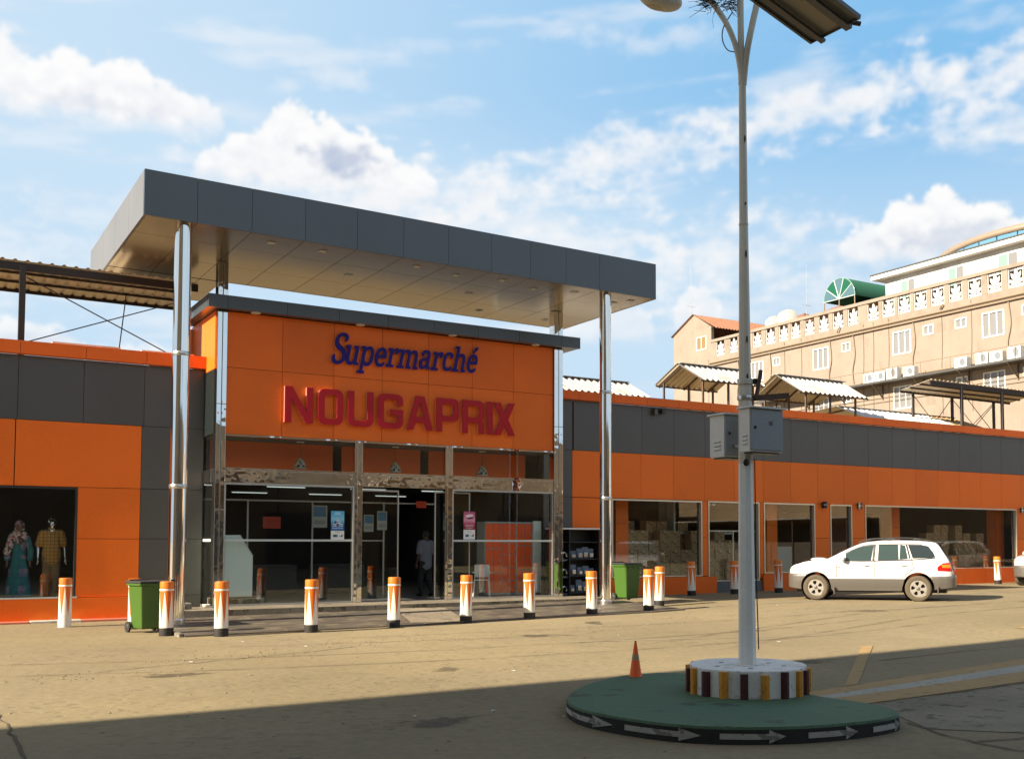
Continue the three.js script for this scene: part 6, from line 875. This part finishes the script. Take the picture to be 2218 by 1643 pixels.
{ // mannequin in a checked shirt
  const t = thing('mannequin', 'mirrored mannequin in a tan checked short sleeved shirt and brown trousers in the left window', 'mannequin', [2.86, 0.425, -26.5], 0.05);
  const check = tex(256, 256, (u, v) => { const a = (p) => { const q = mod(p * 7, 1); return q < 0.16 ? 0.45 : q < 0.3 ? 0.8 : q > 0.62 && q < 0.68 ? 0.6 : 1; }, k = a(u) * a(v) * (0.9 + 0.2 * fbm(u, v, 60, 2, 5)); return [0.46 * k, 0.25 * k, 0.075 * k]; }, true, 0.55);
  const sh = (s) => [s * 0.19, 1.43, 0], el = (s) => [s * 0.265, 1.15, -0.02], wr = (s) => [s * 0.275, 0.90, 0.04];
  const body = [...headBones([0, 1.645, 0.01])]; for (const s of [-1, 1]) body.push([sh(s), el(s), 0.048, 0.038], [el(s), wr(s), 0.037, 0.025]); body.push([[0, 1.45, -0.01], [0, 1.2, 0], 0.10, 0.1]);
  const legs = []; for (const s of [-1, 1]) legs.push([[s * 0.09, 0.06, 0], [s * 0.095, 0.02, 0.12], 0.042, 0.035]);
  const bodyG = [sdfMesh(body, 0.012, 0.03), sdfMesh(hand(wr(-1), 1), 0.0035, 0.008), sdfMesh(hand(wr(1), -1), 0.0035, 0.008), sdfMesh(legs, 0.012, 0.02)]; obj('body', bodyG, M.mannChrome, t);
  const shirt = [[[0, 1.38, 0], [0, 0.98, 0.005], 0.135, 0.15, 1.22, 0.88], [[-0.13, 1.43, -0.01], [0.13, 1.43, -0.01], 0.085, 0.085], [[0, 0.98, 0.005], [0, 0.86, 0.005], 0.155, 0.158, 1.2, 0.9]]; for (const s of [-1, 1]) shirt.push([sh(s), [s * 0.252, 1.2, -0.012], 0.082, 0.078]); meshAt('shirt', shirt, 0.012, std([1, 1, 1], 0.95, { map: check }), t, 0.035);
  obj('collar', new THREE.TorusGeometry(0.075, 0.018, 8, 24, Math.PI * 1.7).rotateX(Math.PI / 2 + 0.35).rotateY(Math.PI * 0.65).translate(0, 1.515, 0.012), std([0.40, 0.26, 0.12], 0.9), t);
  const tr = []; for (const s of [-1, 1]) tr.push([[s * 0.085, 0.86, 0], [s * 0.095, 0.48, 0.01], 0.105, 0.082], [[s * 0.095, 0.48, 0.01], [s * 0.095, 0.08, 0], 0.08, 0.072]); tr.push([[-0.07, 0.9, 0], [0.07, 0.9, 0], 0.12, 0.12]); meshAt('trousers', tr, 0.014, std([0.17, 0.115, 0.06], 0.95), t, 0.04);
}
{ // mannequin in a long dress
  const t = thing('mannequin', 'mannequin in a flowered headscarf and long teal printed dress in the left window', 'mannequin', [2.22, 0.425, -26.55], -0.1);
  const body = [...headBones([0, 1.56, 0.02])]; for (const s of [-1, 1]) body.push([[s * 0.16, 1.33, 0], [s * 0.23, 1.06, 0], 0.04, 0.034], [[s * 0.23, 1.06, 0], [s * 0.22, 0.84, 0.08], 0.034, 0.024]); obj('body', [sdfMesh(body, 0.012, 0.03), sdfMesh(hand([-0.22, 0.84, 0.08], 1), 0.0035, 0.008), sdfMesh(hand([0.22, 0.84, 0.08], -1), 0.0035, 0.008)], std([0.16, 0.085, 0.05], 0.4), t);
  const pr = tex(512, 512, (u, v) => { const n = fbm(u, v, 14, 3, 401), sq = (mod(u * 3, 1) > 0.25 && mod(u * 3, 1) < 0.65 && mod(v * 2.5, 1) > 0.3 && mod(v * 2.5, 1) < 0.75) ? 1 : 0; return sq ? [0.14 + 0.3 * (n - 0.4), 0.13 + 0.18 * (n - 0.4), 0.22] : [0.012, 0.125 + 0.1 * (n - 0.5), 0.15]; }, true, 0.95);
  const fl = tex(256, 256, (u, v) => { const n = fbm(u, v, 9, 3, 411), m = fbm(u, v, 12, 3, 421); return n > 0.56 ? [0.06, 0.04, 0.05] : m > 0.56 ? [0.42, 0.16, 0.24] : [0.48, 0.42, 0.36]; }, true, 0.35);
  const dr = [[[0, 1.30, 0], [0, 1.02, 0], 0.115, 0.10, 1.2, 0.9], [[0, 1.02, 0], [0, 0.60, 0], 0.11, 0.17, 1.15, 0.9], [[0, 0.60, 0], [0, 0.06, 0], 0.17, 0.25, 1.12, 0.85]]; for (const s of [-1, 1]) dr.push([[s * 0.16, 1.32, 0], [s * 0.23, 1.06, 0], 0.065, 0.06], [[s * 0.23, 1.06, 0], [s * 0.222, 0.88, 0.07], 0.058, 0.062]);
  obj('dress', sdfMesh(dr, 0.014, 0.03, (d, x, y, z) => d + (y < 0.9 ? 0.012 * Math.sin(Math.atan2(z, x) * 9) * (0.9 - y) : 0)), std([1, 1, 1], 0.95, { map: pr }), t);
  const sc = [[[0, 1.60, -0.02], [0, 1.50, -0.03], 0.118, 0.115, 0.9, 1], [[-0.08, 1.37, 0.03], [0.08, 1.37, 0.03], 0.10, 0.10], [[-0.12, 1.36, 0.04], [-0.24, 1.0, 0.07], 0.09, 0.07, 1, 0.6], [[0, 1.42, 0.06], [0.02, 1.25, 0.09], 0.085, 0.07]];
  obj('headscarf', sdfMesh(sc, 0.012, 0.04, (d, x, y, z) => Math.max(d, 0.072 - Math.hypot((x) * 1.15, (y - 1.545) * 0.85, (z - 0.115) * 0.8))), std([1, 1, 1], 0.95, { map: fl }), t);
}
{ // man in the doorway
  const t = thing('person', 'person in pale blue short sleeved shirt and dark trousers walking in through the open doors', 'person', [11.95, 0.245, -26.6], 0.25);
  const F = -1, c = [0, 1.60, -0.02], body = headBones(c, 1, F); const sh = (s) => [s * 0.185, 1.40, 0], el = [[-0.24, 1.13, 0.02], [0.245, 1.13, -0.03]], wr = [[-0.22, 0.89, -0.10], [0.235, 0.90, -0.17]];
  [-1, 1].forEach((s, i) => body.push([sh(s), el[i], 0.048, 0.038], [el[i], wr[i], 0.037, 0.026])); body.push([[0, 1.42, 0], [0, 1.15, 0], 0.1, 0.1]);
  obj('body', [sdfMesh(body, 0.012, 0.03), sdfMesh(hand(wr[0], 1, F), 0.0035, 0.008), sdfMesh(hand(wr[1], -1, F), 0.0035, 0.008)], M.skinDark, t);
  const shirt = [[[0, 1.36, 0], [0, 1.0, 0], 0.135, 0.145, 1.2, 0.9], [[-0.13, 1.41, 0], [0.13, 1.41, 0], 0.085, 0.085], [[0, 1.0, 0], [0, 0.84, 0], 0.15, 0.158, 1.15, 0.92]]; [-1, 1].forEach((s, i) => shirt.push([sh(s), [s * 0.232, 1.17, 0.0], 0.08, 0.078])); meshAt('shirt', shirt, 0.012, M.shirtBlue, t, 0.035);
  const tr = [[[-0.07, 0.88, 0], [0.07, 0.88, 0], 0.118, 0.118], [[-0.09, 0.85, 0], [-0.1, 0.47, -0.10], 0.10, 0.075], [[-0.1, 0.47, -0.10], [-0.1, 0.08, -0.05], 0.075, 0.06], [[0.09, 0.85, 0], [0.095, 0.46, 0.02], 0.10, 0.075], [[0.095, 0.46, 0.02], [0.095, 0.1, 0.16], 0.075, 0.06]]; meshAt('trousers', tr, 0.013, M.trousersDark, t, 0.04);
  meshAt('shoes', [[[-0.1, 0.045, -0.03], [-0.105, 0.03, -0.2], 0.045, 0.035], [[0.095, 0.07, 0.18], [0.1, 0.03, 0.06], 0.042, 0.035]], 0.01, M.black, t, 0.02);
  obj('hair', sdfMesh([[[0, 1.645, 0.0], [0, 1.60, 0.02], 0.100, 0.09, 0.88, 1.06]], 0.01, 0.02, (d, x, y, z) => Math.max(d, -(y - 1.585) + (z < -0.03 ? (-z - 0.03) * 0.9 : 0))), M.hairDark, t);
}
{ // chest freezer on a pallet
  const t = thing('display_freezer', 'tall pale green grey freezer cabinet with sloping top standing on a pallet in the entrance', 'freezer', [6.26, 0.42, -25.12], 0);
  const s = polyShape([[0, 0], [0.66, 0], [0.66, 0.90], [0.36, 1.385], [0, 1.385]]); obj('body', extr(s, 0.62, { bevelEnabled: true, bevelSize: 0.012, bevelThickness: 0.012, bevelSegments: 2 }).translate(0, 0.012, -0.62), M.kiosk, t);
  obj('lid_edge', [bar([0.675, 0.92, -0.3], [0.375, 1.405, -0.3], 0.64, 0.02)], M.frameLight, t); obj('front_panel', bx(0.68, 0.69, 0.1, 0.84, -0.58, -0.05), M.frameLight, t);
  const p = thing('pallet', 'pale wooden pallet under the freezer cabinet', 'pallet', [6.65, 0.238, -25.45], 0); for (let i = 0; i < 5; i++) obj('board', rbx(-0.55, 0.55, 0.12, 0.145, -0.42 + i * 0.18, -0.30 + i * 0.18, 0.004), M.wood, p); for (const z of [-0.37, 0, 0.37]) for (const x of [-0.5, 0, 0.5]) obj('block', bx(x - 0.05, x + 0.05, 0.022, 0.12, z - 0.045, z + 0.045), M.wood, p); for (const z of [-0.37, 0, 0.37]) obj('board', rbx(-0.55, 0.55, 0, 0.021, z - 0.05, z + 0.05, 0.004), M.wood, p);
}
{ // lockers
  const t = thing('locker_bank', 'bank of orange lockers with a grey side seen through the right entrance glass', 'lockers', [13.45, 0.24, -26.05], 0);
  obj('carcass', rbx(0, 1.96, 0, 2.0, -0.5, -0.02, 0.01), M.lockerGrey, t); obj('side_panel', rbx(1.48, 1.96, 0.02, 2.03, -0.02, 0.06, 0.02), M.kiosk, t);
  const cols = [[0.02, 0.5, [0.05, 0.62, 1.26, 1.96]], [0.52, 0.97, [0.05, 0.4, 0.75, 1.1, 1.42, 1.96]], [0.99, 1.46, [0.05, 0.68, 1.35, 1.96]]];
  for (const [a, b, ys] of cols) for (let i = 0; i < ys.length - 1; i++) for (const [c, d] of [[a, (a + b) / 2], [(a + b) / 2, b]]) { const q = obj('locker_door', rbx(c + 0.008, d - 0.008, ys[i] + 0.012, ys[i + 1] - 0.012, -0.02, 0.0, 0.005), M.lockerOrange, t); obj('handle', rbx(d - 0.05, d - 0.035, (ys[i] + ys[i + 1]) / 2 - 0.04, (ys[i] + ys[i + 1]) / 2 + 0.04, 0.0, 0.014, 0.004), M.lockerGrey, q); }
  const ch = thing('plastic_chair', 'white plastic garden chair beside the orange lockers', 'chair', [13.2, 0.238, -25.75], -0.5);
  obj('seat', rbx(-0.21, 0.21, 0.42, 0.445, -0.2, 0.22, 0.012), M.white, ch); obj('backrest', rbx(-0.2, 0.2, 0.5, 0.84, -0.24, -0.21, 0.012), M.white, ch); for (const [x, z] of [[-0.19, -0.2], [0.19, -0.2], [-0.19, 0.2], [0.19, 0.2]]) obj('leg', rod([x * 1.15, 0, z * 1.15], [x, 0.42, z], 0.02, 8), M.white, ch); obj('armrest', [rbx(-0.25, -0.2, 0.62, 0.645, -0.22, 0.2, 0.01), rbx(0.2, 0.25, 0.62, 0.645, -0.22, 0.2, 0.01)], M.white, ch); obj('back_post', [rod([-0.19, 0.42, -0.2], [-0.19, 0.8, -0.23], 0.016), rod([0.19, 0.42, -0.2], [0.19, 0.8, -0.23], 0.016)], M.white, ch);
}
{ // black rack with goods
  const t = thing('display_rack', 'black steel display rack of car care goods between the entrance and the right wing', 'rack', [15.22, 0.2, -25.82], 0);
  obj('back_panel', bx(0, 1.48, 0, 1.83, 0, 0.02), M.black, t); for (const x of [0, 0.47, 1.45]) obj('side', bx(x, x + 0.03, 0, 1.83, 0.021, 0.5), M.black, t); obj('header', rbx(-0.02, 1.5, 1.832, 1.875, 0, 0.53, 0.008), M.white, t);
  for (const y of [0.08, 0.55, 1.02, 1.49]) obj('shelf', bx(0.031, 1.449, y - 0.02, y, 0.022, 0.46), M.darkPlastic, t);
  const G = 'goods on the black display rack', it = thing('steel_hoop', 'shiny steel hoop, left one on the bottom level of the black rack', 'hoop', [15.36, 0.36, -25.42], 0, G); obj('hoop', new THREE.TorusGeometry(0.095, 0.034, 10, 24, Math.PI * 1.3).rotateZ(-0.4), M.silver, it); obj('base', rbx(-0.09, 0.09, -0.14, -0.10, -0.06, 0.06, 0.01), M.packBlue, it);
  for (let j = 0; j < 3; j++) for (let i = 0; i < 2; i++) if (i + j) copy(it, 'steel_hoop', `shiny steel hoop, ${['left', 'right'][i]} one on the ${['bottom', 'middle', 'top'][j]} level of the black rack`, [15.36 + i * 0.22, 0.36 + j * 0.47, -25.42], i * 0.2, G);
  const pk = thing('blister_pack', 'small dark blue pack, first from left on the bottom shelf of the black rack', 'pack', [15.86, 0.29, -25.45], 0, 'packs on the black display rack'); obj('card', rbx(-0.08, 0.08, 0, 0.2, -0.005, 0.005, 0.003), M.packBlue, pk); obj('blister', rbx(-0.055, 0.055, 0.02, 0.11, 0.005, 0.05, 0.015), M.silver, pk);
  const r = rng(12); for (let j = 0; j < 3; j++) for (let i = 0; i < 4; i++) if (i + j) { const c = copy(pk, 'blister_pack', `small dark blue pack, ${['first', 'second', 'third', 'fourth'][i]} from left on the ${['bottom', 'middle', 'top'][j]} shelf of the black rack`, [15.86 + i * 0.2 + r() * 0.04, 0.2 + 0.09 + j * 0.47 + (i + j === 1 ? 0 : 0), -25.45 + r() * 0.05], (r() - 0.5) * 0.4, 'packs on the black display rack'); c.scale.set(1.2, 0.9 + r() * 0.9, 1.4); }
}
{ // concrete block and bowl by the dark wall
  const b = thing('concrete_block', 'rough concrete block at the foot of the dark wall behind the left column', 'block', [5.0, 0.07, -24.3], 0.1); obj('block', rbx(-0.30, 0.38, 0, 0.28, -0.16, 0.16, 0.03, 3), M.stone, b); obj('lump', rbx(-0.38, 0.1, 0, 0.1, 0.162, 0.3, 0.04, 3), M.stone, b);
  const d = thing('bowl', 'small pale bowl on the step beside the left pillar', 'bowl', [5.82, 0.216, -24.75]); obj('bowl', lathe([[0.03, 0], [0.07, 0.01], [0.085, 0.06], [0.08, 0.062], [0.06, 0.02], [0.001, 0.015]], 20), M.white, d); obj('rim', new THREE.TorusGeometry(0.083, 0.006, 6, 24).rotateX(Math.PI / 2).translate(0, 0.061, 0), M.white, d);
}
{ // pendants behind the transom
  const holes = canvasTex(256, 128, (g, w, h) => { g.fillStyle = '#c9cbb8'; g.fillRect(0, 0, w, h); const r = rng(4); g.fillStyle = '#1d150f'; for (let i = 0; i < 46; i++) { g.beginPath(); g.ellipse(r() * w, h * (0.3 + 0.65 * r()), 4 + r() * 7, 3 + r() * 7, r() * 3, 0, 7); g.fill(); } });
  const sm = std([1, 1, 1], 0.5, { map: holes }), G = 'pierced pendant lamps behind the entrance transom';
  const mk = (label, x) => { const t = thing('pendant_lamp', label, 'pendant lamp', [x, 3.47, -25.75], 0, G); obj('shade', lathe([[0.155, 0], [0.15, 0.03], [0.115, 0.13], [0.06, 0.21], [0.02, 0.25], [0.012, 0.26]], 28), sm, t); obj('rim', new THREE.TorusGeometry(0.154, 0.006, 6, 28).rotateX(Math.PI / 2), M.white, t); obj('cord', rod([0, 0.255, 0], [0, 0.64, 0], 0.006, 6), M.wireDark, t); obj('ceiling_rose', rbx(-0.09, 0.09, 0.625, 0.652, -0.03, 0.03, 0.006), M.white, t); return t; };
  const a = mk('pierced white pendant lamp behind the left transom pane', 8.22); copy(a, 'pendant_lamp', 'pierced white pendant lamp behind the middle transom pane', [10.70, 3.47, -25.75]); copy(a, 'pendant_lamp', 'pierced white pendant lamp behind the right transom pane', [13.2, 3.47, -25.75]);
}
{ // posters on the glass
  const poster = (name, label, x0, x1, y0, y1, z, draw) => { const m = obj(name, bx(x0, x1, y0, y1, z, z + 0.002), std([1, 1, 1], 0.5, { map: canvasTex(256, 384, draw) })); const u = m.geometry.attributes.uv; for (let i = 0; i < u.count; i++) u.setXY(i, 0.01, 0.01); for (const [k, a, b] of [[16, 0, 1], [17, 1, 1], [18, 0, 0], [19, 1, 0]]) u.setXY(k, a, b); return tag(m, label, 'poster'); };
  const r = rng(9), lines = (g, x, y, w, n, c) => { g.fillStyle = c; for (let i = 0; i < n; i++) { let q = x; while (q < x + w) { const l = 6 + r() * 16; g.fillRect(q, y + i * 15, Math.min(l, x + w - q), 7); q += l + 5; } } };
  poster('poster', 'blue poster with rows of pots on the left entrance glass, above the white rail', 8.73, 9.06, 1.955, 2.42, -24.932, (g, w, h) => { const k = g.createLinearGradient(0, 0, 0, h); k.addColorStop(0, '#3fa6d6'); k.addColorStop(0.45, '#86c8e2'); k.addColorStop(0.8, '#1d6fb4'); k.addColorStop(1, '#1660a5'); g.fillStyle = k; g.fillRect(0, 0, w, h); lines(g, 70, 25, 120, 4, '#d9eef6'); for (let j = 0; j < 3; j++) for (let i = 0; i <= j * 2; i++) { const x = w / 2 + (i - j) * 40, y = 150 + j * 55; g.fillStyle = ['#f3efe8', '#6b2d33', '#d9d3cf'][(i + j) % 3]; g.fillRect(x - 17, y, 34, 44); g.fillStyle = '#372a48'; g.fillRect(x - 17, y + 14, 34, 12); } lines(g, 25, 330, 205, 2, '#e5f2f8'); });
  poster('poster', 'white notice with dark print below the blue poster', 8.73, 9.06, 1.735, 1.945, -24.932, (g, w, h) => { g.fillStyle = '#e8e8e4'; g.fillRect(0, 0, w, h); lines(g, 80, 60, 100, 2, '#303a40'); g.fillStyle = '#3f7f86'; g.fillRect(40, 170, 90, 110); g.fillStyle = '#22343c'; g.fillRect(60, 200, 40, 60); g.fillRect(150, 240, 70, 18); g.fillRect(200, 170, 26, 100); });
  poster('poster', 'pink and red poster on the right entrance glass, above the white rail', 12.25, 12.58, 2.005, 2.46, -24.932, (g, w, h) => { const k = g.createLinearGradient(0, 0, 0, h); k.addColorStop(0, '#b44a72'); k.addColorStop(0.5, '#d99ab0'); k.addColorStop(0.75, '#a92f50'); k.addColorStop(1, '#8f1f3c'); g.fillStyle = k; g.fillRect(0, 0, w, h); g.fillStyle = '#f1dbe2'; g.beginPath(); g.ellipse(130, 90, 85, 32, -0.15, 0, 7); g.fill(); g.fillStyle = '#5d1830'; g.beginPath(); g.ellipse(145, 140, 70, 20, -0.1, 0, 7); g.fill(); lines(g, 40, 285, 180, 3, '#f5e2e8'); lines(g, 60, 345, 140, 2, '#f5e2e8'); });
  poster('poster', 'white notice with dark print below the pink poster', 12.25, 12.58, 1.745, 1.995, -24.932, (g, w, h) => { g.fillStyle = '#e6e6e6'; g.fillRect(0, 0, w, h); lines(g, 80, 60, 100, 2, '#303a40'); g.fillStyle = '#5a96ab'; g.fillRect(40, 180, 80, 110); g.fillStyle = '#22343c'; g.fillRect(60, 210, 40, 60); g.fillRect(150, 240, 70, 18); g.fillRect(200, 180, 26, 100); });
  poster('notice', 'small orange notice hanging inside the open doorway', 11.75, 12.05, 2.60, 2.78, -26.8, (g, w, h) => { g.fillStyle = '#c23c10'; g.fillRect(0, 0, w, h); lines(g, 40, 120, 170, 3, '#7a1e08'); });
  poster('notice', 'orange red notice deep inside behind the left entrance glass', 7.75, 8.2, 2.02, 2.32, -27.2, (g, w, h) => { g.fillStyle = '#b0360f'; g.fillRect(0, 0, w, h); lines(g, 40, 120, 170, 3, '#7a1e08'); });
  for (const [a, b, c, d, l] of [[10.35, 10.62, 1.95, 2.4, 'pale sheet with dark print deep inside, left in the open doorway'], [10.72, 11.0, 2.0, 2.5, 'blue and grey poster deep inside the open doorway'], [8.95, 9.35, 2.05, 2.62, 'grey blue poster deep inside behind the left entrance glass']]) poster('poster', l, a, b, c, d, -27.0, (g, w, h) => { g.fillStyle = '#aeb4b0'; g.fillRect(0, 0, w, h); g.fillStyle = '#4d7fa5'; g.fillRect(20, 20, w - 40, h * 0.45); lines(g, 30, 260, 190, 5, '#53605f'); });
}
{ // cartons stacked behind the glass of the right wing
  const print = canvasTex(256, 256, (g, w, h) => { g.fillStyle = '#a98d66'; g.fillRect(0, 0, w, h); const r = rng(6); for (let i = 0; i < 500; i++) { g.fillStyle = `rgba(${r() > 0.5 ? 90 : 190},${r() > 0.5 ? 70 : 160},100,0.06)`; g.fillRect(r() * w, r() * h, 30 * r(), 2); } g.fillStyle = '#4c3c2a'; g.fillRect(30, 40, 110, 14); g.fillRect(30, 62, 70, 7); g.fillRect(150, 150, 70, 40); g.fillStyle = '#a98d66'; g.fillRect(160, 158, 50, 24); });
  const cm = std([0.82, 0.82, 0.82], 0.9, { map: print }), W = 0.40, H = 0.30, D = 0.34, G = 'cartons stacked behind the right wing windows', lab = 'brown cardboard carton with dark print in the stacks behind the right wing windows';
  const body = rbx(-W / 2, W / 2, 0, H, -D / 2, D / 2, 0.006), first = thing('carton', lab, 'carton', [0, 0, 0], 0, G);
  { const p = body.attributes.position, nn = body.attributes.normal, u = body.attributes.uv; for (let i = 0; i < p.count; i++) Math.abs(nn.getZ(i)) > 0.7 ? u.setXY(i, p.getX(i) / W + 0.5, p.getY(i) / H) : u.setXY(i, 0.5 + 0.3 * p.getZ(i), 0.4 + 0.1 * p.getY(i)); }
  obj('box', body, cm, first); obj('tape', [bx(-0.028, 0.028, H * 0.72, H + 0.0015, D / 2, D / 2 + 0.0012), bx(-0.028, 0.028, H + 0.0002, H + 0.0015, -D / 2, D / 2)], M.tape, first);
  obj('hand_hole', bx(-0.05, 0.05, H * 0.60, H * 0.68, D / 2 + 0.0002, D / 2 + 0.0012), M.black, first);
  const r = rng(44); let n = 0;
  const ORD = ['first', 'second', 'third', 'fourth', 'fifth', 'sixth', 'seventh', 'eighth', 'ninth', 'tenth', 'eleventh', 'twelfth'];
  const stack = (where, x0, cols, hs, z, y0) => { for (let c = 0; c < cols; c++) for (let k = 0; k < hs[c % hs.length]; k++) { const p = [x0 + c * (W + 0.015) + (r() - 0.5) * 0.02, y0 + k * H, z + (r() - 0.5) * 0.06], q = (r() - 0.5) * 0.08, l = `brown carton, ${where}, ${ORD[c]} stack from left, ${k ? ORD[k] + ' from floor' : 'lowest'}`; if (!n++) { first.position.set(...p); first.rotation.y = q; first.userData.label = l; } else copy(first, 'carton', l, p, q, G); } };
  stack('first wide window front row', 18.95, 7, [6, 6, 5, 6, 6, 4, 6], -27.1, 0.25); stack('first wide window back row', 19.2, 6, [7, 6, 7, 7, 6, 7], -27.6, 0.25);
  stack('window behind lamp post', 21.9, 5, [5, 6, 5, 4, 5], -27.0, 0.25); stack('narrow window', 26.7, 3, [3, 4, 3], -27.2, 0.25);
  stack('widest right window', 31.4, 12, [3, 5, 4, 6, 7, 7, 3, 7, 6, 5, 6, 4], -27.2, 0.25);
}
renderer.render(scene, camera);
